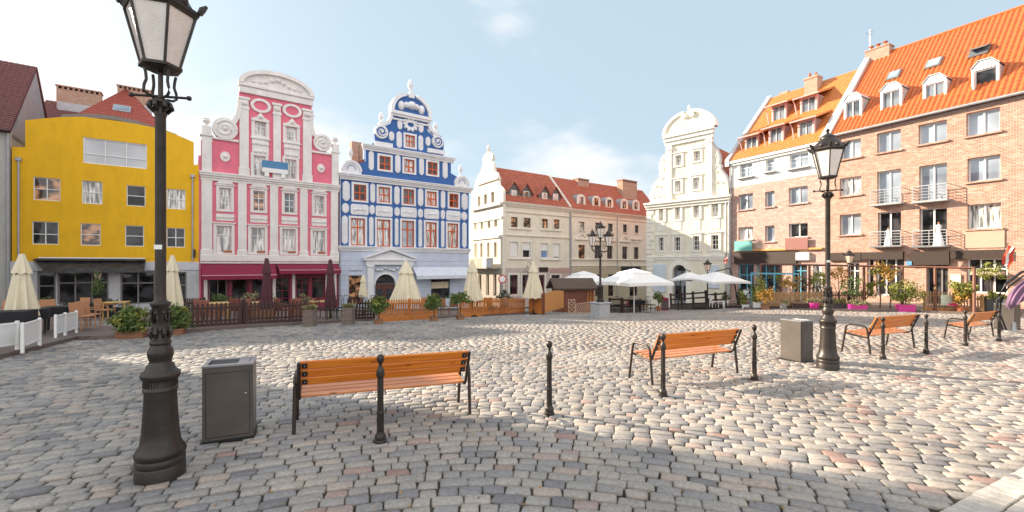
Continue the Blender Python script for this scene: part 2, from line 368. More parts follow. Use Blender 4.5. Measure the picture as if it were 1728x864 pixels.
def sett_mat():
    m = bpy.data.materials.new('granite_setts'); m.use_nodes = True; nt = m.node_tree; b = nt.nodes['Principled BSDF']
    at = N(nt, 'ShaderNodeAttribute'); at.attribute_name = 'stone'
    rp = N(nt, 'ShaderNodeValToRGB'); e = rp.color_ramp.elements
    cols = [(0, (.165, .158, .162)), (.2, (.235, .225, .225)), (.42, (.295, .272, .252)), (.62, (.345, .31, .275)), (.8, (.37, .305, .26)), (.93, (.34, .25, .22)), (1, (.29, .19, .165))]
    e[0].position, e[0].color = cols[0][0], (*cols[0][1], 1); e[1].position, e[1].color = cols[-1][0], (*cols[-1][1], 1)
    for p, c in cols[1:-1]:
        k = e.new(p); k.color = (*c, 1)
    L(nt, at.outputs['Fac'], rp.inputs[0])
    tc = N(nt, 'ShaderNodeTexCoord'); nz = N(nt, 'ShaderNodeTexNoise'); nz.inputs['Scale'].default_value = 34; nz.inputs['Detail'].default_value = 5; nz.inputs['Roughness'].default_value = .7
    L(nt, tc.outputs['Object'], nz.inputs['Vector'])
    n3 = N(nt, 'ShaderNodeTexNoise'); n3.inputs['Scale'].default_value = .55; n3.inputs['Detail'].default_value = 5; L(nt, tc.outputs['Object'], n3.inputs['Vector'])
    mr = N(nt, 'ShaderNodeMapRange'); mr.inputs[1].default_value = .25; mr.inputs[2].default_value = .75; mr.inputs[3].default_value = .62; mr.inputs[4].default_value = 1.34; L(nt, nz.outputs[0], mr.inputs[0])
    m3 = N(nt, 'ShaderNodeMapRange'); m3.inputs[1].default_value = .3; m3.inputs[2].default_value = .7; m3.inputs[3].default_value = .80; m3.inputs[4].default_value = 1.18; L(nt, n3.outputs[0], m3.inputs[0])
    mm = N(nt, 'ShaderNodeMath', operation='MULTIPLY'); L(nt, mr.outputs[0], mm.inputs[0]); L(nt, m3.outputs[0], mm.inputs[1])
    mu = N(nt, 'ShaderNodeVectorMath', operation='SCALE'); L(nt, rp.outputs[0], mu.inputs[0]); L(nt, mm.outputs[0], mu.inputs['Scale'])
    L(nt, mu.outputs[0], b.inputs['Base Color']); b.inputs['Roughness'].default_value = .62; b.inputs['Specular IOR Level'].default_value = .45
    bp = N(nt, 'ShaderNodeBump'); bp.inputs['Strength'].default_value = .5; bp.inputs['Distance'].default_value = .008; L(nt, nz.outputs[0], bp.inputs['Height']); L(nt, bp.outputs[0], b.inputs['Normal'])
    return m
SETT = sett_mat()
def kerb_side(x, y):            # > 0 beyond the pale kerb strip in the near right corner
    return (x-3.155)*.89-(y-3.30)*1.735
def setts():
    rng = np.random.default_rng(3); rows = []
    pitch = .15
    for j in range(int(-3/pitch), int(52/pitch)):
        v = j*pitch; umax = 1.3*max(v, 3)+4.5; umax = min(umax, 34)
        w = rng.uniform(.145, .26, int(2*umax/.19)+8); u = -umax+np.cumsum(w)+rng.uniform(-.2, 0); u0 = np.concatenate([[-umax], u[:-1]])
        k = u0 < umax
        rows.append(np.stack([u0[k], u[k], np.full(k.sum(), v+pitch*.5)], 1))
    A = np.concatenate(rows)
    gfun = lambda u: .52*(np.sqrt((u+.2)**2+1.6**2)-1.6)
    uc = (A[:, 0]+A[:, 1])/2; xc = uc; yc = A[:, 2]-gfun(uc)*np.clip(1-(A[:, 2]-4)/16, .25, 1)
    keep = (yc > 1.6) & (yc < 42) & (np.abs(xc) < 1.22*yc+.6) & (((xc-3.155)*.89-(yc-3.30)*1.735) < .10)
    keep &= ~((xc < -.45*yc-3) & (yc > 19)) & ~((xc < 0) & (yc > 30)) & ~((xc > 14) & (yc > 31))
    A = A[keep]; n = len(A); yk = yc[keep]
    near = yk < 11
    V = []; Fc = []; ST = []; off = 0
    for sel, lod in ((near, 2), (~near, 0)):
        B = A[sel]; m = len(B)
        if not m: continue
        hw = (B[:, 1]-B[:, 0])/2-rng.uniform(.002, .006, m); hh = pitch/2-rng.uniform(.006, .012, m); cu = (B[:, 0]+B[:, 1])/2; cv = B[:, 2]+rng.normal(0, .006, m)
        top = rng.normal(0, .005, m); tx = rng.normal(0, .014, m); ty = rng.normal(0, .02, m); rot = rng.normal(0, .022, m)
        ang8 = [(-1, -.70), (-.84, -1), (.84, -1), (1, -.70), (1, .70), (.84, 1), (-.84, 1), (-1, .70)]
        ang4 = [(-1, -1), (1, -1), (1, 1), (-1, 1)]
        C = np.array(ang8 if lod else ang4, float); K = len(C)
        J = rng.normal(0, .05 if lod else .04, (m, K, 2))
        rings = [(1.02, -.05), (1.0, -.02), (.96, -.006), (.87, 0), (0, .002)] if lod else [(1.0, -.03), (.92, .001)]
        pts = []
        for s, dz in rings:
            if s == 0:
                P = np.zeros((m, 1, 2))
            else:
                P = (C[None]+J)*s
            lu = P[..., 0]*hw[:, None]; lv = P[..., 1]*hh[:, None]
            ru = lu*np.cos(rot)[:, None]-lv*np.sin(rot)[:, None]; rv = lu*np.sin(rot)[:, None]+lv*np.cos(rot)[:, None]
            u = ru; v = rv
            z = dz+top[:, None]+(lu*tx[:, None]+lv*ty[:, None])*(1 if dz > -.02 else 0)
            pts.append(np.stack([u, v, z], -1))
        P = np.concatenate(pts, 1); nv = P.shape[1]
        fd0 = np.clip(1-(cv-4)/16, .25, 1); sl = .52*(cu+.2)/np.sqrt((cu+.2)**2+1.6**2)*fd0; LL = np.sqrt(1+sl*sl); yc0 = cv-gfun(cu)*fd0
        ru = P[..., 0]*LL[:, None]; rv = P[..., 1]/LL[:, None]; tx_ = (1/LL)[:, None]; ty_ = (-sl/LL)[:, None]
        x = cu[:, None]+ru*tx_-rv*ty_; y = yc0[:, None]+ru*ty_+rv*tx_
        w = np.clip((x/np.maximum(y, 1)-.35)/.27, 0, 1); w = 1-w*w*(3-2*w); e = np.maximum(0, y-17); e = e-1.5*(1-np.exp(-e/1.5))
        und = .02*np.sin(x*.9+1.3*np.sin(y*.5))*np.sin(y*.8+.7*x)*np.clip(y/6-.2, 0, 1)*0
        z = P[..., 2]-SL*y-.043*e*w-.004+und
        V.append(np.stack([x, y, z], -1).reshape(-1, 3))
        fs = []
        base = (np.arange(m)*nv)[:, None]+off
        nr = len(rings)
        for a in range(nr-1):
            if rings[a+1][0] == 0:
                for i in range(K): fs.append(np.concatenate([base+a*K+i, base+a*K+(i+1) % K, base+(a+1)*K, np.full((m, 1), -1)], 1))
            else:
                for i in range(K): fs.append(np.concatenate([base+a*K+i, base+a*K+(i+1) % K, base+(a+1)*K+(i+1) % K, base+(a+1)*K+i], 1))
        if not lod: fs.append(np.concatenate([base+K+i for i in range(4)], 1))
        Fc.append(np.concatenate(fs)); off += m*nv
        big = .5+.22*np.sin(cu*.31+1)*np.sin(cv*.27)
        t = np.clip(rng.normal(.47, .21, m)+.14*np.clip(cu/8, -1, 1)+.0*big, 0, 1)
        ST.append(np.repeat(t, nv))
    V = np.concatenate(V); Q = np.concatenate(Fc); tri = Q[:, 3] < 0
    li = np.concatenate([Q[tri, :3].ravel(), Q[~tri].ravel()]); nt_, nq = tri.sum(), (~tri).sum()
    me = bpy.data.meshes.new('cobblestone_paving'); me.vertices.add(len(V)); me.vertices.foreach_set('co', V.ravel())
    me.loops.add(len(li)); me.loops.foreach_set('vertex_index', li.astype(np.int32))
    ls = np.concatenate([np.arange(nt_)*3, nt_*3+np.arange(nq)*4]); me.polygons.add(nt_+nq)
    me.polygons.foreach_set('loop_start', ls.astype(np.int32))
    me.polygons.foreach_set('use_smooth', np.ones(nt_+nq, bool))
    me.update(calc_edges=True); me.validate()
    at = me.attributes.new('stone', 'FLOAT', 'POINT'); at.data.foreach_set('value', np.concatenate(ST).astype(np.float32))
    o = bpy.data.objects.new('cobblestone_paving', me); COL.objects.link(o); me.materials.append(SETT)
    print('setts', n, 'verts', len(V)); return o
tag(setts(), kind='structure')
KERB = mat('pale_kerb_stone', (.44, .40, .36), .8, var=.25, scale=7, bump=.3, bscale=40)
k = MB(); rk = random.Random(5)
kd = Vector((1.735, .89)).normalized(); kn = Vector((kd.y, -kd.x))
for row in range(2):
    s = -3.2
    while s < 7:
        w = rk.uniform(.10, .15); a = Vector((3.155, 3.30))+kd*s+kn*(.02+row*.215)
        z = gz(a.x, a.y)
        k.at(a.x, a.y, z-.004+rk.gauss(0, .003), math.atan2(kd.y, kd.x), rk.gauss(0, .012), rk.gauss(0, .012)+SL*kd.y)
        k.box(.004, w-.004, -.205, -.004, -.05, .008, .008); s += w
k.at(); tag(k.build('kerb_strip', KERB), kind='structure')
p = MB(); a = Vector((3.155, 3.30))+kn*.455
q0, q1 = a-kd*4, a+kd*8
p.add([(q0.x, q0.y, gz(q0.x, q0.y)+.002), (q1.x, q1.y, gz(q1.x, q1.y)+.002), (q1.x+kn.x*4, q1.y+kn.y*4, gz(0, q1.y+kn.y*4)+.002), (q0.x+kn.x*4, q0.y+kn.y*4, gz(0, q0.y+kn.y*4)+.002)], [(3, 2, 1, 0)])
tag(p.build('pavement', mat('ochre_gravel_pavement', (.36, .26, .14), .95, var=.35, scale=8, bump=.5, bscale=30)), kind='structure')

# ------------------------------------------------------------------ a house as one thing: local x along its front, y into it, z up
class H:
    def __init__(s, name, label, cat, px, depth, d, group=None, flat=True):
        s.O = Vector(((px-CX)/F*depth, depth)); s.d = Vector(d).normalized(); s.n = Vector((-s.d.y, s.d.x))
        s.z0 = gz(s.O.x, s.O.y)
        s.root = thing(name, label, cat, (s.O.x, s.O.y, s.z0), math.atan2(s.d.y, s.d.x), group)
        s.holes = []; s.px0 = px
    def U(s, px, k=0):
        r = (px-CX)/F; O = s.O+s.n*k; return (r*O.y-O.x)/(s.d.x-r*s.d.y)
    def D(s, u, k=0): return (s.O+s.d*u+s.n*k).y
    def Z(s, px, py, k=0): return (HY-py)/F*s.D(s.U(px, k), k)+H0-s.z0
    def P(s, px, py, k=0): return (s.U(px, k), s.Z(px, py, k))
    def part(s, name, mb, m, parent=None, smooth=False): return mb.build(name, m, parent or s.root, smooth)
    def rect(s, x0, x1, yt, yb): return s.U(x0), s.U(x1), s.Z(x0, yb), s.Z(x0, yt)
    def bar(s, name, x0, x1, yt, yb, d0, m, d1=-.02, b=0, parent=None):
        u0, u1, z0, z1 = s.rect(x0, x1, yt, yb)
        return s.part(name, MB().box(u0, u1, -d0, -d1, z0, z1, b), m, parent)
    def poly(s, name, pts, d0, m, d1=.02, holes=(), parent=None):
        return s.part(name, MB().plate([s.P(*p) for p in pts], -d0, d1, [[s.P(*p) for p in h] for h in holes]), m, parent)
    def win(s, x0, x1, yt, yb, nx=2, ny=(.5,), fm=FRW, gm=GDARK, sur=None, sm=None, sw=.16, sd=.06, sill=None, bw=.065, mw=.05, rec=.13, label=None, hood=False, hole=True):
        u0, u1, z0, z1 = s.rect(x0, x1, yt, yb)
        return s.winl(u0, u1, z0, z1, nx, ny, fm, gm, sur, sm, sw, sd, sill, bw, mw, rec, label, hood, hole)
    def winl(s, u0, u1, z0, z1, nx=2, ny=(.5,), fm=FRW, gm=GDARK, sur=None, sm=None, sw=.16, sd=.06, sill=None, bw=.065, mw=.05, rec=.13, label=None, hood=False, hole=True):
        if hole: s.holes.append((u0, u1, z0, z1))
        m = MB(); a, b = rec, rec+.07; e = .004
        m.box(u0-e, u1+e, a, b, z1-bw, z1+e); m.box(u0-e, u1+e, a, b, z0-e, z0+bw); m.box(u0-e, u0+bw, a, b, z0+bw, z1-bw); m.box(u1-bw, u1+e, a, b, z0+bw, z1-bw)
        for i in range(1, nx):
            c = u0+(u1-u0)*i/nx; m.box(c-mw/2, c+mw/2, a-.012, b-.01, z0+bw, z1-bw)
        for t in ny:
            c = z1-(z1-z0)*t; m.box(u0+bw, u1-bw, a+.006, b-.02, c-mw/2, c+mw/2)
        o = s.part('window', m, fm)
        if label: o['label'] = label
        s.part('pane', MB().box(u0+.02, u1-.02, b-.015, b+.01, z0+.02, z1-.02), gm, o)
        if sur:
            t = MB(); q = sw
            t.box(u0-q, u0+.0, -sd, .01, z0-.0, z1); t.box(u1, u1+q, -sd, .01, z0, z1); t.box(u0-q, u1+q, -sd-.004, .012, z1, z1+q)
            if sill is None: t.box(u0-q, u1+q, -sd-.004, .012, z0-q*.8, z0)
            if hood:
                t.box(u0-q*1.5, u1+q*1.5, -sd-.08, .01, z1+q+.003, z1+q+.09)
            s.part('window_surround', t, sur, o)
        if sill: s.part('sill', MB().box(u0-.12, u1+.12, -.14, .015, z0-.11, z0-.002), sill, o)
        return o
    def wall(s, outline, m, T=.34, name='wall', body=None, bm=None, holes=True):
        """outline in local (u,z) from the pictured silhouette; body=(u0,u1,depth,z1) adds the sides and back"""
        hs = [[(a, c), (b, c), (b, e), (a, e)] for a, b, c, e in s.holes] if holes else []
        mb = MB().plate(outline, 0, T, hs)
        if body:
            u0, u1, dp, z1 = body; zb = min(p[1] for p in outline)
            mb.box(u0+.02, u0+.3, T+.002, dp, zb, z1); mb.box(u1-.3, u1-.02, T+.002, dp, zb, z1); mb.box(u0+.301, u1-.301, dp-.3, dp-.002, zb, z1-.004); mb.box(u0+.302, u1-.302, T+.004, dp-.302, z1-.2, z1-.01)
        return s.part(name, mb, m)
    def back(s, u0, u1, z0, z1, y=.36, m=None, name='dark_interior'):
        return None
def arc(cx, cz, rx, rz, a0, a1, n): return [(cx+rx*math.cos(R(a0+(a1-a0)*i/n)), cz+rz*math.sin(R(a0+(a1-a0)*i/n))) for i in range(n+1)]
def spiral_pts(c, r0, turns, n, sgn=1):
    return [(c[0]+sgn*(r0*(1-i/n*.85))*math.cos(2*math.pi*turns*i/n), 0, c[1]+(r0*(1-i/n*.85))*math.sin(2*math.pi*turns*i/n)) for i in range(n+1)]
def pipe(h, px, yt, yb, k=-.09, r=.055, hopper=True):
    u = h.U(px); zt, zb = h.Z(px, yt), h.Z(px, yb)
    mb = MB().tube([(u, k, zb), (u, k, zt)], r, 8)
    if hopper: mb.box(u-.13, u+.13, k-.1, k+.08, zt, zt+.22, .02)
    h.part('downpipe', mb, ZINC, smooth=True)
# ================================================================== the left row of houses (in shade)
RD = Vector((.807, .591)); RO = Vector(((337-CX)/F*32.5, 32.5))
def rowd(px):
    r = (px-CX)/F; t = (r*RO.y-RO.x)/(RD.x-r*RD.y); return RO.y+t*RD.y
# ---- yellow house
h = H('yellow_house', 'yellow plastered house with a gently curved parapet and a dark cafe front', 'house', 17, rowd(17), RD)
RECT = []
h.win(140, 248, 230.7, 274.5, 3, (.62,), gm=GBLIND, rec=.06)
Y1 = [(56, 102, 298, 337, 2, (.5,), GWARM), (138, 173, 304, 343, 1, (.5,), GCURT), (213.5, 245.5, 312, 347, 1, (.5,), GDARK), (281, 313, 318, 352, 2, (.5,), GCURT)]
Y2 = [(54, 99, 373, 412, 2, (.55,), GDARK), (136, 170, 376.5, 414, 1, (.5,), GWARM), (211, 243, 380, 415.5, 1, (.5,), GDARK), (281, 312, 384, 417, 2, (.5,), GDARK)]
for a in Y1+Y2: h.win(*a[:6], gm=a[6], rec=.07, bw=.05, mw=.05)
SF = mat('shopfront_grey_frame', (.20, .19, .185), .5, var=.08)
zb = -.3
def shop(h, x0, x1, yt, nx, ny, gm=GDARK, fm=SF, zbot=.25, **kw):
    return h.winl(h.U(x0), h.U(x1), zbot, h.Z(x0, yt), nx, ny, fm, gm, rec=.1, bw=.09, mw=.08, **kw)
shop(h, 63, 94, 458, 1, (.35,), zbot=-.05, label='glazed cafe door with grey frame')
shop(h, 97, 183, 458, 3, (.36,), zbot=.5); shop(h, 203, 262, 458, 2, (.36,), zbot=.3); shop(h, 299, 315, 459, 1, (.4,), zbot=.1)
ol = [h.P(*p) for p in [(20, 300), (20, 248), (42.5, 248), (42.5, 203), (70, 200), (103, 197.5), (140, 197), (190, 203), (230, 209), (263, 216), (295, 226), (327, 240), (327, 278), (335.5, 278)]]
zbot = h.Z(17, 457)
ol = [(ol[0][0], zbot)]+ol[1:]+[(h.U(335.5), zbot)]
zk = zbot
up = [x for x in h.holes if x[2] > zk]; dn = [x for x in h.holes if x[2] < zk]
h.holes = up; h.wall(ol, YELLOW, body=(h.U(20), h.U(335.5), 9, h.Z(20, 260)))
h.holes = dn; h.wall([(h.U(17), -1.5), (h.U(336), -1.5), (h.U(336), zk-.003), (h.U(17), zk-.003)], mat('shop_grey_render', (.52, .53, .56), .85, var=.08), name='shopfront_wall')
h.part('fascia_band', MB().box(h.U(17), h.U(336), -.06, .01, zk-.02, h.Z(17, 441), .01), mat('fascia_grey', (.55, .56, .60), .7))
a = h.P(103, 190); cop = MB()
pts = [h.P(*p) for p in [(100, 190), (140, 188.5), (170, 190), (200, 194), (230, 201), (263, 212), (298, 224)]]
cop.plate(pts+[(p[0], p[1]-.28) for p in pts[::-1]], .42, .55); h.part('roof_coping', cop, mat('lead_grey', (.19, .17, .165), .6))
# dark retracted awning
aw = MB(); u0, u1 = h.U(56), h.U(246); zt, z1 = h.Z(56, 436), h.Z(56, 452)
aw.box(u0+.2, u1, -.5, -.062, zt-.16, zt, .03); aw.add([(u0, -.06, zt-.02), (u1, -.06, zt-.02), (u1, -1.0, z1), (u0+.6, -1.0, z1), (u0, -.06, zt-.1), (u1, -.06, zt-.1), (u1, -1.0, z1-.07), (u0+.6, -1.0, z1-.07)], [(0, 3, 2, 1), (4, 5, 6, 7), (2, 3, 7, 6), (0, 1, 5, 4), (1, 2, 6, 5), (3, 0, 4, 7)])
aw.box(u0+.6, u1, -1.03, -1.0, z1-.32, z1)
h.part('awning', aw, mat('black_vinyl_awning', (.02, .018, .018), .3, var=.4, scale=2.5, c2=(.05, .047, .047)))
h.part('awning_edge', MB().tube([(u0+.35, -.62, zt+.03), (u1, -.62, zt+.03)], .045), FRW)
pipe(h, 32, 272, 442); pipe(h, 325, 300, 440)
h.part('wall_lantern', MB().box(h.U(327), h.U(330), -.22, -.02, h.Z(327, 434), h.Z(327, 421), .02), IRON)
# roof behind the parapet
ka = 3.2
e0, e1 = h.P(138, 197, ka), h.P(268, 214, ka); ap = h.P(214, 151, 5.2)
rf = MB(); rf.tiles((e0[0]-.3, ka-1.5, e0[1]-.5), (e1[0]+.4, ka-1.5, e1[1]-.5), (ap[0]+.05, 5.2, ap[1]), (ap[0]-.05, 5.2, ap[1]), .28, .3)
rf.tiles((e1[0]+.4, ka-1.5, e1[1]-.5), (e1[0]+.4, 8.8, e1[1]-.5), (ap[0]+.06, 5.6, ap[1]), (ap[0]+.05, 5.2, ap[1]), .28, .3)
rf.tiles((e0[0]-.3, 8.8, e0[1]-.5), (e0[0]-.3, ka-1.5, e0[1]-.5), (ap[0]-.05, 5.2, ap[1]), (ap[0]-.06, 5.6, ap[1]), .28, .3)
ro = h.part('roof', rf, RED)
n_ = (Vector((ap[0], 5.2, ap[1]))-Vector(((e0[0]+e1[0])/2, ka-1.5, e0[1]-.5))).normalized(); an = math.atan2(n_.z, n_.y)
sk = h.P(207, 187, ka+.2); s_ = MB().at(sk[0], ka-.12, sk[1], 0, an-R(90)+R(90)); s_.box(-.5, .5, -.4, .4, 0.02, .14, .02)
so = s_.build('skylight', ZINC, ro); MB().at(sk[0], ka-.12, sk[1], 0, an).box(-.4, .4, -.32, .3, .141, .15).build('pane', GSKY, so)
# ---- neighbour behind: dark roof with long brick chimneys
d2 = Vector((.807, .591)); hb = H('chimney_house', 'house behind the yellow one with dark tiled roof and brick chimneys', 'house', 60, rowd(60)+5.4, RD)
u0, u1 = hb.U(62), hb.U(262)
hb.part('wall', MB().box(u0, u1, .1, 6, -2, hb.Z(80, 205)), GREYW)
rf = MB().tiles((u0-.2, -.1, hb.Z(80, 207)), (u1, -.1, hb.Z(80, 207)), (u1, 3.8, hb.Z(80, 207)+2.7), (u0-.2, 3.8, hb.Z(80, 207)+2.7), .28, .3)
rf.tiles((u1, 6.9, hb.Z(80, 207)), (u0-.2, 6.9, hb.Z(80, 207)), (u0-.2, 3.8, hb.Z(80, 207)+2.7), (u1, 3.8, hb.Z(80, 207)+2.7), .28, .3)
ro = hb.part('roof', rf, MAROON)
for (x0, x1, yt, yb) in ((95, 170, 142, 200), (198, 254, 142, 200)):
    cu0, cu1, z0, z1 = hb.U(x0, 2.6), hb.U(x1, 2.6), hb.Z(x0, yb, 2.6), hb.Z(x0, yt, 2.6)
    c = MB().box(cu0, cu1, 2.6, 3.5, z0-1, z1-.3); c.box(cu0-.07, cu1+.07, 2.53, 3.57, z1-.1, z1, .02)
    n = int((cu1-cu0)/.3)
    for i in range(n+1):
        q = cu0+(cu1-cu0-.12)*i/n; c.box(q, q+.12, 2.58, 3.52, z1-.301, z1-.099)
    co = c.build('chimney', BRC, ro)
    f = MB().box(cu0+.15, cu1-.15, 2.75, 3.35, z1-.3, z1-.12); f.build('flue_opening', IRONB, co)
    MB().box(cu0+.1, cu1+.1, 2.3, 2.59, z0-.2, hb.Z(x0, 172, 2.6), .02).build('flashing', ZINC, co)
# ---- grey house at the left edge
h = H('grey_house', 'grey rendered house at the far left with a steep maroon tile roof', 'house', 17.5, rowd(17.5), -RD)
h.d = -RD; h.root.rotation_euler = (0, 0, math.atan2(RD.y, RD.x)); h.d = RD.normalized(); h.n = Vector((-RD.y, RD.x)).normalized()
u1 = h.U(17); ze = h.Z(17, 222); u0 = u1-3.6; rp = None
kk = 5.6; zr = h.Z(82, 117, kk); ur = h.U(82, kk)
h.winl(u1-2.6, u1-1.4, 4.2, 6.0, gm=GDARK); h.winl(u1-2.6, u1-1.4, 7.4, 9.0, gm=GDARK)
h.winl(u1-3.2, u1-.9, .3, h.Z(5, 470), 2, (.3,), mat('green_shutter_frame', (.06, .09, .06), .6), GDARK)
h.wall([(u0, -1.5), (u1, -1.5), (u1, ze), (u0, ze)], GREYW, body=(u0, u1, 11, ze-.02))
h.part('gable_wall', MB().add([(u1-.02, .35, ze-.3), (u1-.02, kk*2-.3, ze-.3), (u1-.02, kk, zr-.15), (u1-.3, .35, ze-.3), (u1-.3, kk*2-.3, ze-.3), (u1-.3, kk, zr-.15)], [(0, 1, 2), (5, 4, 3), (0, 2, 5, 3), (1, 4, 5, 2), (0, 3, 4, 1)]), mat('gable_grey_render', (.42, .44, .47), .9))
rf = MB().tiles((u0-.2, -.25, ze-.05), (u1+.06, -.25, ze-.05), (u1+.06, kk, zr), (u0-.2, kk, zr), .26, .24, .03, .03).tiles((u1+.06, 2*kk+.2, ze-.05), (u0-.2, 2*kk+.2, ze-.05), (u0-.2, kk, zr), (u1+.06, kk, zr), .3, .3)
h.part('roof', rf, MAROON)
h.part('eaves_gutter', MB().tube([(u0, -.3, ze-.04), (u1+.05, -.3, ze-.04)], .07), IRONB, smooth=True); pipe(h, 14, 226, 530, -.1, .07, False)
# ================================================================== pink house
h = H('pink_house', 'pink baroque townhouse with white pilasters, scrolled gable and crimson awnings', 'house', 337, 32.5, RD)
G = h; uL, uR = h.U(339), h.U(571); W_ = uR-uL
for a in [(429.7, 449, 204, 228), (482.5, 501, 212.5, 236)]: h.win(*a, 2, (.33, .66), gm=GCURT, sur=PINKW, sm=0, sw=.22)
for a in [(428, 448, 262, 296), (481, 500, 268, 301)]: h.win(*a, 2, (.3, .65), gm=GCURT, sur=PINKW, sw=.2)
PU = [(369.7, 390, 316.6, 353.6), (427, 446.5, 321.7, 355.7), (479.6, 497.6, 325.6, 358.7), (530, 547, 330, 361.7)]
PL = [(365, 391, 380.7, 426), (423, 447, 383.7, 426.5), (476, 498.5, 386, 427), (527.7, 548, 389, 428)]
for i, a in enumerate(PU): h.win(*a, 2, (.36, .68), gm=[GCURT, GWARM, GMID, GCURT][i], sur=PINKW, sw=.18, hood=True)
for i, a in enumerate(PL): h.win(*a, 2, (.33,), gm=GCURT, sur=PINKW, sw=.18, hood=True)
# the gable silhouette (pink face), white volutes and pediment go on top of it
zc = h.Z(341, 290)
og = [(uL, zc-.1), (uL, h.Z(339, 236)), h.P(358, 238), h.P(366, 229), h.P(380, 226), h.P(394, 205), h.P(402, 190), h.P(404, 142), (h.U(526), h.Z(404, 142)), h.P(526, 222), h.P(533, 240), h.P(545, 252), h.P(559, 263), (uR, h.Z(571, 264)), (uR, zc-.1)]
zk = h.Z(339, 443)
gr = [x for x in h.holes]
h.wall([(uL, zk)]+og[:1]+og[1:-1]+[(uR, zk)], PINK, body=(uL, uR, 10, zc))
# ground floor
h.holes = []
MRN = mat('maroon_joinery', (.20, .015, .04), .5, var=.1)
ZG = h.Z(339, 470)
for x0, x1, nx, ny, zb_, fm in [(352, 383, 2, (), .6, SF), (390, 418, 1, (), .6, MRN), (423, 446, 1, (), .6, MRN), (464, 489, 2, (.2, .45, .7), .0, MRN), (500, 521, 2, (.2, .45, .7), .0, MRN), (526, 548, 1, (.18,), .6, MRN)]:
    h.winl(h.U(x0), h.U(x1), zb_, ZG, nx, ny, fm, GDARK, rec=.16, bw=.08, label='red glazed double door' if zb_ == 0 else None)
h.wall([(uL, -1.5), (uR, -1.5), (uR, zk-.003), (uL, zk-.003)], mat('maroon_shopfront', (.24, .03, .06), .7, var=.1), name='shopfront_wall')
for x in (344, 386, 420, 450, 460, 493, 549, 563):
    h.part('pilaster', MB().box(h.U(x), h.U(x)+.22, -.08, .01, -1.4, h.Z(339, 455), .01), MRN if x in (386, 420, 450) else PINKW)
h.bar('base_cornice', 337.5, 571.5, 429.5, 441, .22, PINKW, b=.04); h.bar('base_cornice', 337.8, 571.2, 432, 445, .12, PINKW, b=.03)
def cornice(h, x0, x1, yt, yb, m, d=.3, name='cornice'):
    u0, u1, z0, z1 = h.rect(x0, x1, yt, yb); t = z1-z0; c = MB()
    for f0, f1, dd in ((0, .3, .35), (.3, .55, .55), (.55, .8, .85), (.8, 1, 1)): c.box(u0-d*dd*.4, u1+d*dd*.4, -d*dd, .015+dd*.002, z0+t*f0+(.001 if f0 else 0), z0+t*f1, .01)
    return h.part(name, c, m)
cornice(h, 340, 571, 289, 303, PINKW, .34)
# pilasters, storeys 1-2 and gable
def pil(h, x0, x1, yt, yb, m, d=.12):
    u0, u1, z0, z1 = h.rect(x0, x1, yt, yb); w = u1-u0
    c = MB().box(u0, u1, -d, .01, z0, z1); c.box(u0-.06, u1+.06, -d-.05, .012, z0, z0+.45, .02); c.box(u0-.07, u1+.07, -d-.05, .012, z1-.16, z1, .02)
    c.box(u0-.03, u1+.03, -d-.03, .011, z1-.42, z1-.34, .01); c.box(u0+w*.18, u1-w*.18, -d-.015, -d+.01, z0+.7, z1-.6)
    h.part('pilaster', c, m)
for x0, x1 in ((340, 358), (401.5, 416), (455.5, 469), (506, 518.7), (558, 570)): pil(h, x0, x1, 303.5, 429.5, PINKW) if 0 else h.part('pilaster', MB().box(h.U(x0), h.U(x1), -.12, .01, h.Z(x0, 430), h.Z(340, 303)).box(h.U(x0)-.07, h.U(x1)+.07, -.18, .012, h.Z(339, 430), h.Z(339, 421), .03).box(h.U(x0)+.16, h.U(x1)-.16, -.14, -.11, h.Z(x0, 414), h.Z(340, 312)), PINKW)
zt = h.Z(404, 163)
for x0, x1, d in ((404, 419.5, .14), (461, 473.6, .13), (511, 525.5, .14)):
    u0, u1 = h.U(x0), h.U(x1); z0 = h.Z(341, 289)
    c = MB().box(u0, u1, -d, .01, z0, zt); c.box(u0-.05, u1+.05, -d-.05, .012, zt-.95, zt-.75, .02); c.box(u0-.1, u1+.1, -d-.1, .012, zt-.2, zt, .03); c.box(u0-.06, u1+.06, -d-.05, .012, z0, z0+.6, .02)
    for q in (.25, .5, .75): c.ball((u0+(u1-u0)*q, -d-.03, zt-.45), .13, 8, 6, 1.6)
    h.part('pilaster', c, PINKW)
for x0, x1, yt in ((340.5, 357.5, 229), (559.5, 571.2, 258)):
    u0, u1 = h.U(x0), h.U(x1); z0, z1 = h.Z(341, 289), h.Z(x0, yt)
    h.part('pilaster', MB().box(u0, u1, -.12, .3, z0, z1).box(u0-.1, u1+.1, -.22, .36, z1, z1+.14, .03), PINKW)
    cu = (u0+u1)/2
    h.part('urn', MB().at(cu, .08, z1+.14).box(-.28, .28, -.28, .28, 0, .62, .02).lathe([(.10, .62), (.12, .68), (.06, .75), (.10, .83), (.25, .95), (.27, 1.05), (.16, 1.12), (.22, 1.2), (.05, 1.26)], 14), PINKW, smooth=True)
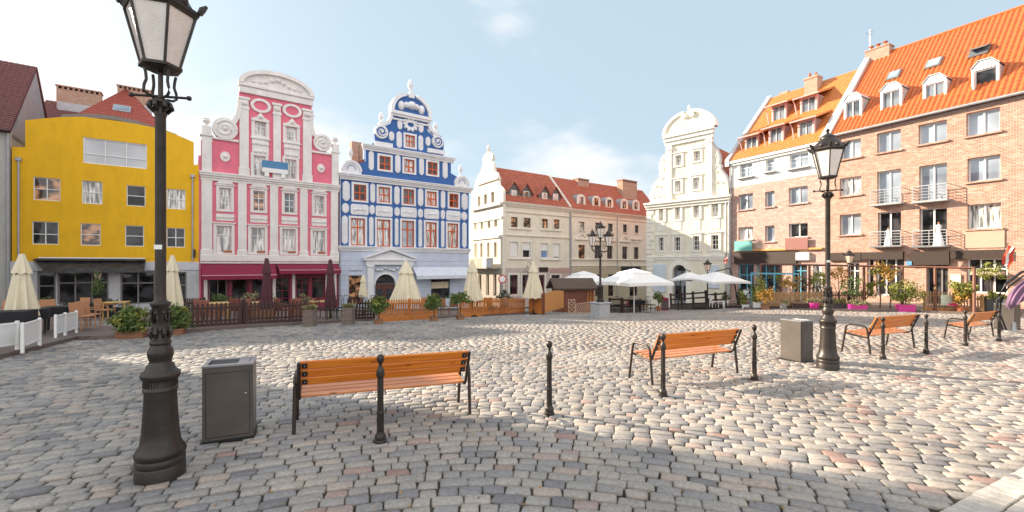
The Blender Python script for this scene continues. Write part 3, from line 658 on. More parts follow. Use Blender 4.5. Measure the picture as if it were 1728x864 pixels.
def volute(h, c, r, m, tail, w=.30, d=.2, face=None):
    """spiral disc with a raised coil and a curved tail up to the gable"""
    cu, cz = c
    mb = MB().plate(arc(cu, cz, r, r, 0, 345, 22), -d, .28)
    if face: h.part('scroll_field', MB().plate(arc(cu, cz, r*.74, r*.74, 0, 345, 20), -d-.012, -d+.01), face)
    t = MB(); n = 34; sg = 1 if tail[0][0] > cu else -1
    pts = spiral_pts((cu, cz), r*.86, 1.7, n, sg); mb.tube([(p[0], -d-.01, p[2]) for p in pts], r*(.12 if face else .09), 6)
    mb.ball((cu, -d, cz), r*.2, 8, 6)
    L1 = tail; k = len(L1); off = []
    for i, p in enumerate(L1):
        a = Vector(L1[max(0, i-1)]); b = Vector(L1[min(k-1, i+1)]); q = (b-a).normalized(); nn = Vector((-q.y, q.x))*sg
        off.append((p[0]-nn.x*w, p[1]-nn.y*w))
    mb.plate(L1+off[::-1], -d+.02, .26)
    return h.part('scroll', mb, m)
cl = h.P(380, 218); volute(h, cl, .82, PINKW, [h.P(*p) for p in [(385, 206), (392, 203), (397, 194), (399.5, 182), (400, 172), (403, 170)]], .34)
cr_ = h.P(543.6, 241.7); volute(h, cr_, .72, PINKW, [h.P(*p) for p in [(538, 231), (531, 226), (528.5, 215), (528, 203), (530, 196), (527, 192)]], .3)
for pts in ([(357, 232), (403, 238)], [(523, 255), (560, 261)]):
    a, b = h.P(*pts[0]), h.P(*pts[1]); h.part('wing_coping', MB().box(a[0], b[0], -.16, .3, a[1]-.12, a[1]+.06, .03), PINKW)
for c, r in (((380, 264.5), .38), ((541.4, 284), .36)):
    cu, cz = h.P(*c); h.part('medallion', MB().plate(arc(cu, cz, r*.85, r, 0, 345, 20), -.08, .01).ball((cu, -.08, cz), r*.4), PINKW)
for c, rx, rz in (((440, 179), .72, .55), ((492.8, 187.5), .72, .55)):
    cu, cz = h.P(*c); h.part('oval_moulding', MB().plate(arc(cu, cz, rx, rz, 0, 350, 32), -.12, .01, [arc(cu, cz, rx*.68, rz*.66, 0, 350, 32)]), PINKW)
# white strips joining the gable windows, with scrollwork hoods
for x0, x1, yt in ((424, 454.7, 203), (478, 506.7, 212)):
    a = h.U(x0); b = h.U(x1); z1 = h.Z(x0, yt); 
    top = h.part('window_hood', MB().plate([(a, z1), (b, z1), (b-.1, z1+.2), (b-.35, z1+.33), ((a+b)/2, z1+.72), (a+.35, z1+.33), (a+.1, z1+.2)], -.13, .01).ball(((a+b)/2, -.13, z1+.35), .16), PINKW)
    zA, zB = h.Z(x0, 232 if x0 < 450 else 240), h.Z(x0, 259 if x0 < 450 else 265)
    c = MB().box(a+.05, b-.05, -.06, .01, zB, zA); c.box(a-.06, b+.06, -.15, .012, zA-.06, zA+.06, .02)
    for q in range(5): c.ball((a+(b-a)*(q+.5)/5, -.06, (zA+zB)/2+.2), .12, 8, 6)
    for q in range(3): c.ball((a+(b-a)*(q+1)/4, -.06, zB+.22), .13, 8, 6)
    h.part('apron_panel', c, PINKW)
for (a, b) in zip(PU, PL):
    u0, u1 = h.U(a[0])-.2, h.U(a[1])+.2; zA, zB = h.Z(a[0], a[3])-.3, h.Z(b[0], b[2])+.4
    c = MB().box(u0, u1, -.05, .01, zB, zA)
    for q in range(6): c.ball((u0+(u1-u0)*(q+.5)/6, -.05, (zA+zB)/2), .09, 7, 5)
    h.part('apron_panel', c, PINKW)
    cu = (u0+u1)/2; zt2 = h.Z(a[0], a[2])+.42
    h.part('window_hood', MB().plate([(u0, zt2-.12), (u1, zt2-.12), (u1-.15, zt2+.05), (cu, zt2+.28), (u0+.15, zt2+.05)], -.14, .01), PINKW)
    cu = (h.U(b[0])+h.U(b[1]))/2; h.part('window_box', MB().box(cu-.05, cu+.5, -.12, .05, h.Z(b[0], b[3])+.005, h.Z(b[0], b[3])+.16, .01), TERRA)
# pediment
a, b = h.P(403, 163), h.P(528, 163); zP = h.Z(404, 142); um = (h.U(403)+h.U(528))/2
h.part('pediment_cornice', MB().box(h.U(402), h.U(529), -.32, .36, zP-.12, zP+.1, .03).box(h.U(403.5), h.U(527.5), -.2, .02, zP-.62, zP-.121, .02), PINKW)
rx = (h.U(529)-h.U(402))/2-.05; rz = h.Z(459, 124)-zP-.1
h.part('pediment', MB().plate(arc(um, zP+.1, rx, rz, 0, 180, 30), -.12, .36), PINKW)
h.part('pediment_cornice', MB().plate(arc(um, zP+.1, rx+.06, rz+.08, 0, 180, 30)+arc(um, zP+.1, rx-.28, rz-.22, 180, 0, 30), -.36, .34), PINKW)
orn = MB()
for q in range(-4, 5): orn.ball((um+q*.42, -.13, zP+.4+.45*math.exp(-q*q/3)), .22-.02*abs(q), 8, 6, .8)
h.part('relief_ornament', orn, PINKW, smooth=True)
# blue and white board over the window pair
u0, u1, z0, z1 = h.rect(441, 485, 271, 293)
b_ = h.part('sign_board', MB().box(u0, u1, -.36, -.30, z0+.45, z1, .01), mat('board_blue', (.07, .22, .42), .6)); MB().box(u0+.02, u1-.02, -.37, -.29, z0+.1, z0+.45).box(u0+.2, u0+.5, -.36, -.02, z0-.25, z0+.1).box(u1-.5, u1-.2, -.36, -.02, z0-.25, z0+.1).build('sign_panel', FRW, b_)
# awnings
for x0, x1, yt, yb in ((340, 463, 446, 473), (467, 568.5, 446, 463)):
    u0, u1 = h.U(x0), h.U(x1); zt = h.Z(339, yt); z1 = h.Z(339, 464) if x0 < 400 else h.Z(x0, 455); pr = 1.3
    c = MB().add([(u0, -.13, zt), (u1, -.13, zt), (u1, -pr, z1), (u0, -pr, z1), (u0, -.13, zt-.05), (u1, -.13, zt-.05), (u1, -pr, z1-.05), (u0, -pr, z1-.05)], [(0, 3, 2, 1), (4, 5, 6, 7), (2, 3, 7, 6), (0, 1, 5, 4), (1, 2, 6, 5), (3, 0, 4, 7)])
    c.box(u0, u1, -pr-.03, -pr-.005, z1-.34, z1-.06); ao = h.part('awning', c, AWN)
    MB().box(u0, u1, -pr-.06, -pr-.002, z1-.055, z1+.0).build('awning_bar', mat('pale_pink_bar', (.62, .35, .40), .6), ao)
# roof behind the gable
um = (uL+uR)/2; zr = h.Z(404, 150)
rf = MB().tiles((uL+.1, 10, zc+.6), (uL+.1, .5, zc+.6), (um, .5, zr-1.2), (um, 10, zr-1.2)).tiles((uR-.1, .5, zc+.6), (uR-.1, 10, zc+.6), (um, 10, zr-1.2), (um, .5, zr-1.2))
h.part('roof', rf, RUST)
h.part('party_wall', MB().box(h.U(335), uL-.003, .02, 9, -1, h.Z(335, 262)), PINK)
# ================================================================== blue house
h = H('blue_house', 'royal blue townhouse with white plaques, orange windows and a scrolled gable', 'house', 571.5, rowd(571.5), RD)
uL, uR = h.U(572), h.U(791)
BL = [(592, 615.7, 367.7, 414), (636, 658.4, 370, 416), (678, 698.4, 372, 417), (718, 736.6, 374.6, 417), (755, 772.7, 376.7, 418)]
BU = [(596.7, 617.8, 310.5, 337.6), (638.8, 657.8, 315, 340.6), (680.4, 698.4, 318.6, 344), (720, 736.6, 322.6, 346.6), (758, 773, 326.5, 349.6)]
BA = [(640, 659, 262.5, 285.6), (682, 699, 268, 290), (721.6, 738, 272.7, 294)]
for i, a in enumerate(BL): h.win(*a, 2, (.33,), ORANGE, [GCURT, GCURT, GSKY, GCURT, GCURT][i], sur=BLUEW, sw=.19, bw=.1, mw=.1, rec=.08)
for i, a in enumerate(BU): h.win(*a, 2, (.5,), ORANGE, [GDARK, GCURT, GMID, GCURT, GDARK][i], sur=BLUEW, sw=.19, bw=.1, mw=.1, rec=.08)
for i, a in enumerate(BA): h.win(*a, 2, (.55,), ORANGE, [GDARK, GCURT, GDARK][i], sur=BLUEW, sw=.19, bw=.1, mw=.1, rec=.08)
h.win(684, 699.8, 227, 247, 2, (.5,), ORANGE, GCURT, sur=BLUEW, sw=.19, bw=.1, mw=.1, rec=.08)
zW = h.Z(572, 422); zC1 = h.Z(572, 295); zC2 = h.Z(614, 250); zC3 = h.Z(660, 190)
a0, a1 = h.U(617), h.U(761); g0, g1 = h.U(663.3), h.U(720.5)
s1 = [h.P(*p) for p in [(633, 239), (632, 225), (637, 213), (650, 213), (660, 208), (664, 196)]]
s2 = [h.P(*p) for p in [(720, 208), (722, 222), (732, 230), (744, 229), (749, 240), (748, 256)]]
ol = [(uL, zW), (uR, zW), (uR, zC1), (h.U(783), zC1), (h.U(772), zC1+1.2), (a1, zC1+1.5), (a1, zC2), (s2[-1][0], zC2)]+s2[::-1][1:]+[(g1, zC3), (g0, zC3)]+s1[::-1][1:]+[(a0, zC2), (a0, zC1+1.5), (h.U(604), zC1+1.2), (h.U(583), zC1), (uL, zC1)]
h.wall(ol, BLUE, body=(uL, uR, 11, zC1-.05))
h.holes = []
h.winl(h.U(588.6), h.U(611.8), .35, h.Z(588, 453), 2, (.32, .6), mat('brown_window_frame', (.10, .05, .03), .5), GWARM, rec=.14)
h.winl(h.U(727.5), h.U(759.5), .5, h.Z(727, 471.5), 2, (.5,), IRONB, GDARK, rec=.2)
pc = h.U(650.5); pr_ = (h.U(667.7)-h.U(633.5))/2; pz = h.Z(650, 463)-pr_; zt = h.Z(572, 422)
arch = [(pc-pr_, -.6), (pc+pr_, -.6)]+arc(pc, pz, pr_, pr_, 0, 180, 18)
hs = [[(a, c), (b, c), (b, e), (a, e)] for a, b, c, e in h.holes]+[arch]
h.part('ground_floor_wall', MB().plate([(uL, -1.5), (uR, -1.5), (uR, zt-.003), (uL, zt-.003)], 0, .4, hs).box(uL+.02, uL+.3, .403, 11, -1.5, zt-.3).box(uR-.3, uR-.02, .403, 11, -1.5, zt-.3), BLUEL)
DR = mat('dark_red_door', (.10, .035, .025), .5, var=.2)
dr = MB().box(pc-pr_, pc-.03, .25, .32, -.6, pz-.02).box(pc+.03, pc+pr_, .25, .32, -.6, pz-.02).box(pc-.05, pc+.05, .22, .33, -.6, pz).box(pc-pr_, pc+pr_, .2, .33, pz-.08, pz+.08)
do = h.part('portal_door', dr, DR); MB().plate(arc(pc, pz+.09, pr_-.02, pr_-.1, 0, 180, 14), .28, .31).build('fanlight', GDARK, do); MB().box(pc-pr_+.2, pc-.15, .235, .251, .2, pz-.4).build('door_pane', GDARK, do); MB().box(pc+.15, pc+pr_-.2, .235, .251, .2, pz-.4).build('door_pane', GDARK, do)
# rustication lines, keystones
groove = mat('rustication_shadow_line', (.30, .33, .40), .9)
z = zt-.55; i = 0
rus = MB(); rul = MB()
while z > 0:
    rul.box(uL+.002, h.U(612)+.0 if z > 3.2 else h.U(586), -.035, .01, z-.40, z-.03, .012); rus.box(h.U(702), uR-.002, -.035, .01, z-.40, z-.03, .012) if z > h.Z(572, 462)+.2 else (rus.box(h.U(702), h.U(724), -.035, .01, z-.40, z-.03, .012), rus.box(h.U(763), uR-.002, -.035, .01, z-.40, z-.03, .012))
    z -= .43
h.part('rustication', rus, BLUEL); h.part('rustication', rul, BLUEL)
cornice(h, 572, 791.5, 414.5, 423, BLUEW, .28, 'base_cornice')
cornice(h, 574, 793, 291.6, 302, BLUEW, .42); cornice(h, 613, 764, 243, 252.5, BLUEW, .38)
def plaque(x0, x1, yt, yb, kind='v'):
    u0, u1, z0, z1 = h.rect(x0, x1, yt, yb); cu = (u0+u1)/2; w = (u1-u0)/2; e = min(w*.9, .28); cz = (z0+z1)/2
    if kind == 'v': p = [(cu-w*.55, z0+e*.3), (cu, z0), (cu+w*.55, z0+e*.3), (cu+w, z0+e), (cu+w, z1-e), (cu+w*.55, z1-e*.3), (cu, z1), (cu-w*.55, z1-e*.3), (cu-w, z1-e), (cu-w, z0+e)]
    elif kind == 'r': p = arc(u1-.2, z1-.2, .2, .2, 0, 90, 4)+arc(u0+.2, z1-.2, .2, .2, 90, 180, 4)+arc(u0+.2, z0+.2, .2, .2, 180, 270, 4)+arc(u1-.2, z0+.2, .2, .2, 270, 360, 4)
    else: p = [(u0, z0), (u1, z0), (u1, z1), (u0, z1)]
    c = MB().plate(p, -.06, .01)
    q = [(cu+(x-cu)*.74, cz+(zz-cz)*.86) for x, zz in p]; c.plate(q, -.085, -.055)
    rr = random.Random(int(x0*10))
    if kind == 'r':
        for k in range(5): c.ball((cu+(k-2)*w*.3, -.085, cz+rr.uniform(-.05, .05)), .11, 7, 5, .8)
    h.part('plaque', c, BLUEW)
for a in [(591.6, 621.7, 343.6, 361.7), (633.7, 662.3, 346.6, 364.7), (675.9, 703, 349, 366), (715.6, 740.6, 352, 368.6), (752.6, 776.7, 354.8, 371.6)]: plaque(*a, 'r')
for a in [(576.5, 586.5, 363, 412), (622.6, 630, 365.6, 413.8), (666, 672, 368, 414.3), (706, 712, 370, 416.8), (744, 749.6, 372, 417.4), (779.7, 787, 374.6, 418), (578, 590, 304.5, 339), (624.7, 632.8, 309, 342), (665, 674, 313.5, 345), (705, 714, 317, 348), (743.6, 751, 321, 351.8), (778.8, 788.7, 325.6, 354),
          (577, 588.6, 342, 359.5), (623, 632, 345.5, 361.8), (665.3, 674.3, 349, 364.7), (705, 713.4, 351.8, 367.7), (743.6, 750.5, 354, 370), (778, 787.8, 357, 372),
          (622, 630.5, 254, 287), (666.5, 675.5, 260, 291.5), (707, 715, 265.4, 295.3), (746.7, 755, 271, 301), (669, 678, 221, 249), (705.8, 713.8, 227.5, 254), (670.6, 678.6, 200.5, 218), (705.8, 714.3, 206.5, 223.5), (656, 665, 221, 237), (718, 726, 230, 246)]: plaque(*a)
for c, r, fz in (((592.3, 288), .80, 1), ((778, 307), .78, 1)):
    cu = h.U(c[0]); cz = zC1+.22
    h.part('round_pediment', MB().box(cu-r-.05, cu+r+.05, -.25, .35, cz-.2, cz+.22, .02).plate(arc(cu, cz+.22, r, r*1.05, 0, 180, 20), -.2, .35).plate(arc(cu, cz+.22, r+.1, r*1.05+.1, 0, 180, 20)+arc(cu, cz+.22, r-.12, r*1.05-.12, 180, 0, 20), -.3, .33), BLUEW)
    h.part('lunette', MB().plate(arc(cu, cz+.3, r*.5, r*.55, 0, 180, 14)+arc(cu, cz+.3, r*.43, r*.47, 180, 0, 14), -.212, -.19), BLUE)
FIN = [(.02, 0), (.17, .02), (.17, .1), (.08, .16), (.07, .3), (.15, .38), (.09, .45), (.2, .6), (.21, .78), (.14, 1.0), (.06, 1.15), (.0, 1.2)]
def finial(h, u, z, s=1, m=BLUEW): h.part('finial', MB().at(u, .1, z).lathe([(r*s, q*s) for r, q in FIN], 12), m, smooth=True)
finial(h, h.U(592.3), zC1+1.3, 1.05); finial(h, h.U(778), zC1+1.3, 1.05)
volute(h, h.P(643, 223), .62, BLUEW, [h.P(*p) for p in [(640, 212), (649, 212), (657, 208), (661, 202), (663, 195)]], .3, face=BLUE); volute(h, h.P(737.5, 239.5), .62, BLUEW, [h.P(*p) for p in [(741, 228), (733, 228), (726, 222), (722.5, 216), (720.5, 209)]], .3, face=BLUE)
finial(h, h.U(644), h.Z(644, 212), 1.1); finial(h, h.U(735.5), h.Z(735.5, 227), 1.1)
for x0, x1, yt, yb in ((631, 662, 238, 246), (720.5, 750, 250, 257)): h.bar('scroll_base', x0, x1, yt, yb, .2, BLUEW, b=.03)
u0, u1 = h.U(657.5), h.U(727); um = (u0+u1)/2
h.part('pediment_cornice', MB().box(u0, u1, -.38, .36, zC3-.1, zC3+.22, .03).box(u0+.1, u1-.1, -.26, .35, zC3-.28, zC3-.101, .02).box(g0-.05, g1+.05, -.14, .01, h.Z(663, 200)-.1, h.Z(663, 200)+.08, .02), BLUEW)
rx = (u1-u0)/2-.05; rz = h.Z(680, 157)-zC3-.2; zz = zC3+.22
h.part('pediment', MB().plate(arc(um, zz, rx, rz, 0, 180, 28), -.1, .35), BLUE)
h.part('pediment_cornice', MB().plate(arc(um, zz, rx+.05, rz+.08, 0, 74, 14)+arc(um, zz, rx-.3, rz-.25, 74, 0, 14), -.36, .34).plate(arc(um, zz, rx+.05, rz+.08, 106, 180, 14)+arc(um, zz, rx-.3, rz-.25, 180, 106, 14), -.36, .34), BLUEW)
orn = MB()
for q in (-1, 1): orn.ball((um+q*rx*.5, -.12, zz+rz*.32), .34, 10, 8, 1.3); orn.ball((um+q*rx*.25, -.14, zz+rz*.4), .3, 10, 8)
orn.ball((um, -.16, zz+rz*.42), .48, 12, 9, .8); orn.box(um-.3, um+.3, -.3, .3, zz+rz*.8, zz+rz*1.05, .04)
h.part('relief_ornament', orn, BLUEW, smooth=True); finial(h, um, zz+rz*1.02, 1.25)
cu, cz = h.P(692.5, 211); orn = MB().plate(arc(cu, cz, .62, .5, 0, 350, 28), -.12, .01, [arc(cu, cz, .34, .22, 0, 350, 20)])
for k in range(10): orn.ball((cu+.66*math.cos(k*.628), -.08, cz+.54*math.sin(k*.628)), .15, 7, 5)
h.part('oval_crest', orn, BLUEW)
# portal
u0, u1 = h.U(614), h.U(698); um = (u0+u1)/2; zE = h.Z(614, 447); zA = h.Z(614, 437)
h.part('portal_pilaster', MB().box(h.U(618.7), h.U(628.6), -.34, .01, -1.3, zE).box(h.U(618.7)-.07, h.U(628.6)+.07, -.4, .012, zE-.22, zE, .02), BLUEW)
h.part('portal_pilaster', MB().box(h.U(683), h.U(692.5), -.34, .01, -1.3, zE).box(h.U(683)-.07, h.U(692.5)+.07, -.4, .012, zE-.22, zE, .02), BLUEW)
h.part('portal_pediment', MB().box(u0+.1, u1-.1, -.36, .012, zE, zA-.01, .02).plate([(u0, zA), (u1, zA), (um, h.Z(655, 424))], -.2, .012).plate([(u0-.12, zA), (um, h.Z(655, 424)+.12), (u1+.12, zA), (u1+.12, zA+.16), (um, h.Z(655, 421)+.22), (u0-.12, zA+.16)], -.5, .01).box(u0-.1, u1+.1, -.48, .013, zA-.15, zA, .02), BLUEW)
h.part('arch_moulding', MB().plate(arc(pc, pz, pr_+.22, pr_+.22, 0, 180, 20)+arc(pc, pz, pr_, pr_, 180, 0, 20), -.07, .01), BLUEW)
orn = MB()
for q in range(7): orn.ball((pc-1.15+q*.38, -.05, zE-.42+.1*math.cos(q*2)), .2, 8, 6, .6)
h.part('relief_ornament', orn, BLUEW, smooth=True)
# white awning on the right
u0, u1 = h.U(696), h.U(788.5); zt, z1 = h.Z(696, 451), h.Z(696, 465); pr = 1.0
ao = h.part('awning', MB().add([(u0, -.04, zt), (u1, -.04, zt), (u1, -pr, z1), (u0, -pr, z1), (u0, -.04, zt-.05), (u1, -.04, zt-.05), (u1, -pr, z1-.05), (u0, -pr, z1-.05)], [(0, 3, 2, 1), (4, 5, 6, 7), (2, 3, 7, 6), (0, 1, 5, 4), (1, 2, 6, 5), (3, 0, 4, 7)]).box(u0, u1, -pr-.04, -pr-.005, z1-.34, z1), mat('pale_awning', (.62, .66, .74), .8))
h.part('curtain', MB().box(h.U(729), h.U(758), .17, .19, h.Z(729, 487), h.Z(729, 476)), CANV)
um = (uL+uR)/2
rf = MB().tiles((uL+.2, 11, zC1+.2), (uL+.2, .5, zC1+.2), (um, .5, zC3-1.6), (um, 11, zC3-1.6)).tiles((uR-.2, .5, zC1+.2), (uR-.2, 11, zC1+.2), (um, 11, zC3-1.6), (um, .5, zC3-1.6))
ro = h.part('roof', rf, RUST)
MB().box(h.U(606), h.U(625), 2.2, 3.0, zC1, h.Z(606, 241, 2.4)).build('chimney', BRC, ro)
h.part('roof_finial', MB().tube([(h.U(611), .9, zC1), (h.U(611), .9, zC1+3.2)], .03), IRONB)
pipe(h, 573.5, 300, 515, -.1, .05, False)
# ================================================================== cream corner house
CD = Vector((.814, .581))
h = H('corner_house', 'cream corner house with curved side gable and dark twin dormers on its red roof', 'house', 847, 50, CD)
WB = mat('brown_sash', (.13, .055, .03), .5, var=.1)
for i, a in enumerate([(861.8, 873.4, 366, 383), (883, 895.4, 367.4, 383.5), (914, 924.5, 369, 385), (934, 944, 370, 386)]): h.win(*a, 2, (.5,), WB, GWARM, sur=CREAM, sw=.18, sd=.05)
for i, a in enumerate([(860.8, 873.8, 408, 433.8), (882, 895, 409, 434.6), (912.7, 924.8, 410.6, 435), (933, 944.6, 411, 435.6)]):
    o = h.win(*a, 1, (.5,), FRW, GDARK if i != 2 else mat('blue_blind', (.16, .28, .48), .5), sur=TRIM, sw=.22, sd=.05)
    u0, u1, z0, z1 = h.rect(*a); q = [.95, .5, .5, .9][i]; h.part('roller_blind', MB().box(u0+.05, u1-.05, .11, .125, z1-(z1-z0)*q, z1-.03), FRW, o)
for a, nx in [((860, 873.7, 464, 497), 2), ((881, 894, 464, 497.5), 2), ((909, 919, 464, 498), 2), ((930, 944.6, 464, 498), 2)]: h.win(*a, nx, (.35, .6), MRN, GDARK, sur=TRIM, sw=.25)
u1 = h.U(961); ze = h.Z(848, 340)
h.wall([(0, -2), (u1, -2), (u1, ze), (0, ze)], CREAM, body=None)
for yt, yb, d, nm in ((340, 347, .42, 'eaves_cornice'), (355.5, 358, .14, 'string_course'), (395.5, 398.5, .15, 'string_course')): cornice(h, 847.5, 960, yt, yb, TRIM, d, nm)
zb_ = h.Z(847, 452); h.part('base_band', MB().plate([(-.03, -2), (u1, -2), (u1, zb_), (-.03, zb_)], -.07, .01, [[(a-.26, c-.22), (b+.26, c-.22), (b+.26, e+.26), (a-.26, e+.26)] for a, b, c, e in h.holes if e < zb_-.3]), mat('pinkish_base_render', (.52, .44, .40), .9, var=.12))
for (x0, x1, y) in ((859, 897, 384.5), (911, 947, 387), (859, 897, 436), (911, 947, 437.5)): h.bar('sill_band', x0, x1, y, y+1.6, .14, TRIM)
h.bar('shop_sign', 909, 924, 451, 459, .13, SIGNB)
h.bar('fascia_sign', 927, 962, 453, 461, .12, mat('dusty_pink_fascia', (.46, .30, .27), .8))
# gable face: a second local frame, still the same house
GD = Vector((.535, -.845))                       # from far left end towards the corner
g = H('x', 'x', 'x', 847, 50, GD); g.root.name = 'gable_side'; 
bpy.data.objects.remove(g.root); g.root = h.root
class G2(H): pass
def gpart(name, mb, m, parent=None, smooth=False):
    o = mb.build(name, m, parent or h.root, smooth)
    if parent is None or parent == h.root:
        o.rotation_euler = (0, 0, math.atan2(GD.y, GD.x)-math.atan2(CD.y, CD.x))
    return o
g.part = gpart; g.z0 = h.z0
for a in [(800.2, 804.2, 374, 388), (811.4, 815, 372, 386.5), (823, 827.3, 369, 385), (834.3, 839, 366.3, 383), (799.8, 804.6, 411, 434), (810.8, 814.4, 410.5, 434), (822.3, 826, 409.5, 434), (833.8, 838.3, 409, 434), (806.4, 810.3, 332, 350), (817, 821.8, 328.5, 345.5), (828.8, 833.9, 324.5, 343)]:
    g.win(*a, 1, (.4,), WB, GDARK, sur=CREAM, sw=.14, sd=.04, rec=.2)
for a in [(808, 813, 463, 498), (821, 826, 463, 498), (833, 838.5, 463, 499)]: g.win(*a, 1, (.3,), WB, GDARK, rec=.2)
ua = g.U(797); ub = 0.0; GS = [(850.5, 338), (851, 322), (846, 316.5), (843.7, 316), (841.5, 311), (840.5, 300), (838, 292), (834, 291), (833.5, 284), (832, 276), (829, 270), (831.5, 268.5), (830.5, 262), (826, 258), (821, 258), (816, 263), (814, 270), (815.5, 272), (813, 283), (811, 292), (808, 294), (804, 302), (801, 312), (799.5, 322)]
ol = [(ua-.3, -2), (0, -2)]+[(min(g.U(p[0]), .25), g.Z(min(p[0], 847), p[1])) for p in GS]+[(ua-.3, g.Z(799, 322))]
g.wall(ol, CREAM)
for yt, yb, x0, d in ((343, 348, 798, .35), (364, 365.5, 798, .12), (396, 400, 797, .16)):
    u0, u1_, z1 = g.U(x0), g.U(847), h.Z(848, yt if yt != 343 else 341); c = MB().box(u0, u1_+.1, -d, .012, z1-.34, z1, .03); gpart('string_course', c, TRIM)
gpart('gable_cornice', MB().box(g.U(808)-.1, g.U(841)+.1, -.2, .36, g.Z(841, 301)-.1, g.Z(841, 301)+.12, .02), TRIM)
gpart('gable_finial', MB().at(g.U(823), .1, g.Z(823, 262)).lathe([(r*1.1, z*1.1) for r, z in FIN], 10), GABLEW, smooth=True)
cop = MB(); pts = [(min(g.U(p[0]), .25), g.Z(min(p[0], 847), p[1])) for p in GS]
cop.tube([(p[0], .17, p[1]) for p in pts], .14, 6); gpart('gable_coping', cop, TRIM, smooth=True)
zb0 = g.Z(847, 450); bl = MB().box(g.U(799), g.U(843), -.95, -.02, zb0-.25, zb0, .02); bo = gpart('balcony', bl, CREAMD)
gpart('balcony_parapet', MB().box(g.U(799), g.U(843), -.95, -.85, zb0+.001, zb0+1.0, .01), CREAMD, bo); gpart('balcony_panel', MB().box(g.U(826), g.U(842.5), -1.0, -.955, zb0-.1, zb0+.95, .01), FRW, bo)
zb_ = g.Z(847, 452); gpart('base_band', MB().plate([(ua, -2), (-.02, -2), (-.02, zb_), (ua, zb_)], -.06, .01, [[(a, c), (b, c), (b, e), (a, e)] for a, b, c, e in g.holes if e < zb_-.05]), mat('grey_base_render', (.40, .36, .31), .9, var=.15))
# sides and roofs
Dp = abs(ua)
h.part('rear_wall', MB().box(0.4, u1, Dp*.9, Dp*.9+.3, -2, ze-.1), CREAM)
ry = 3.6; zr = h.Z(833, 282, ry); zr2 = zr
ang = math.atan2(GD.y, GD.x)-math.atan2(CD.y, CD.x); sx = -math.cos(ang)/math.sin(-ang)*1.0
rl = lambda y: y*math.cos(ang+math.pi)/abs(math.sin(ang))+.35
u2 = h.U(924, ry)
rf = MB().tiles((rl(0), -.3, ze+.0), (u1-.15, -.3, ze+.0), (u2, ry, zr), (rl(ry), ry, zr), .3, .3, .03, .03).tiles((u1, 2*ry+.3, ze), (rl(2*ry), 2*ry+.3, ze), (rl(ry), ry, zr), (u2, ry, zr), .4, .5)
ro = h.part('roof', rf, RUST)
h.part('roof_verge', MB().tube([(u1-.05, -.3, ze+.12), (u2+.15, ry, zr+.14)], .16, 6), TRIM)
slope = (zr-ze)/(ry+.3)
SLATE = mat('slate_cladding', (.13, .12, .12), .7, var=.2)
def yroof(z): return -.3+(z-ze)/slope
DORM_PX = [(855, 878, 869, 307, 338.5), (878, 898, 887.5, 310, 340), (909, 928, 918.5, 313.5, 342), (928.2, 946, 935, 315.5, 343.5)]
for i, (x0, x1, xp, yp, yb) in enumerate(DORM_PX):
    k = .45; a, b = h.U(x0, k), h.U(x1, k); c = (a+b)/2; zb1 = h.Z(x0, yb, k); zp = h.Z(xp, yp, k); zs = zb1+(zp-zb1)*.5
    yb_ = yroof(zp)
    o = h.part('dormer', MB().plate([(a, zb1), (b, zb1), (b, zs), (c, zp), (a, zs)], k, k+.15).add([(a, k+.15, zb1), (a, k+.15, zs), (a, yroof(zs)+.3, zs), (b, k+.15, zb1), (b, k+.15, zs), (b, yroof(zs)+.3, zs)], [(0, 2, 1), (3, 4, 5)]), SLATE)
    cc = MB()
    for (p, q) in (((a-.16, zs-.12), (c, zp+.06)), ((c, zp+.06), (b+.16, zs-.12))):
        cc.add([(p[0], k-.25, p[1]), (q[0], k-.25, q[1]), (q[0], yb_+.4, q[1]), (p[0], yb_+.4, p[1]), (p[0], k-.25, p[1]-.1), (q[0], k-.25, q[1]-.1), (q[0], yb_+.4, q[1]-.1), (p[0], yb_+.4, p[1]-.1)], [(0, 1, 2, 3), (7, 6, 5, 4), (0, 4, 5, 1), (1, 5, 6, 2), (2, 6, 7, 3), (3, 7, 4, 0)])
    cc.build('dormer_roof', RUST, o)
    f = MB().box(c-.42, c+.42, k-.04, k+.02, zb1+.15, zb1+1.3).build('dormer_window', FRW, o); MB().box(c-.36, c+.36, k-.05, k-.038, zb1+.22, zb1+1.23).box(0, 0, 0, 0, 0, 0).build('pane', GCURT if i != 1 else GWARM, o)
pipe(h, 961, 350, 505)
# ================================================================== long cream house
dB = h.D(h.U(961))
h = H('long_cream_house', 'long cream house with five round dormers and two chimneys on its red roof', 'house', 961, dB, CD)
for a in [(977, 986, 374, 388.8), (1004.5, 1013, 375.5, 390), (1025.8, 1034, 377, 391), (1051, 1058, 378.4, 392), (1071, 1077.5, 380, 393)]: h.win(*a, 1, (.45,), WB, [GCURT, GDARK][a[0] > 1000], sur=CREAM, sw=.16, sd=.05, sill=TRIM)
P2 = [(975.8, 987, 413, 436), (1003, 1013, 414, 436), (1024, 1033.5, 415, 436.7), (1049.8, 1058.5, 416, 437), (1069.6, 1077.5, 417, 437)]
for i, a in enumerate(P2):
    h.win(*a, 2, (.4,), WB, GDARK if i else GWARM, sur=CREAM, sw=.16, sd=.05)
    u0, u1, z0, z1 = h.rect(*a); c = (u0+u1)/2; z1 += .75
    if i != 4: h.part('window_pediment', MB().plate([(u0-.5, z1), (u1+.5, z1), (c, z1+.9)], -.12, .01, [[(u0-.1, z1+.15), (u1+.1, z1+.15), (c, z1+.65)]]).box(u0-.6, u1+.6, -.2, .012, z1-.12, z1+.02), TRIM)
    else: h.part('window_hood', MB().box(u0-.6, u1+.6, -.22, .012, z1+.3, z1+.45).plate(arc(c, z1+.3, .45, .5, 180, 360, 12), -.1, .01), TRIM)
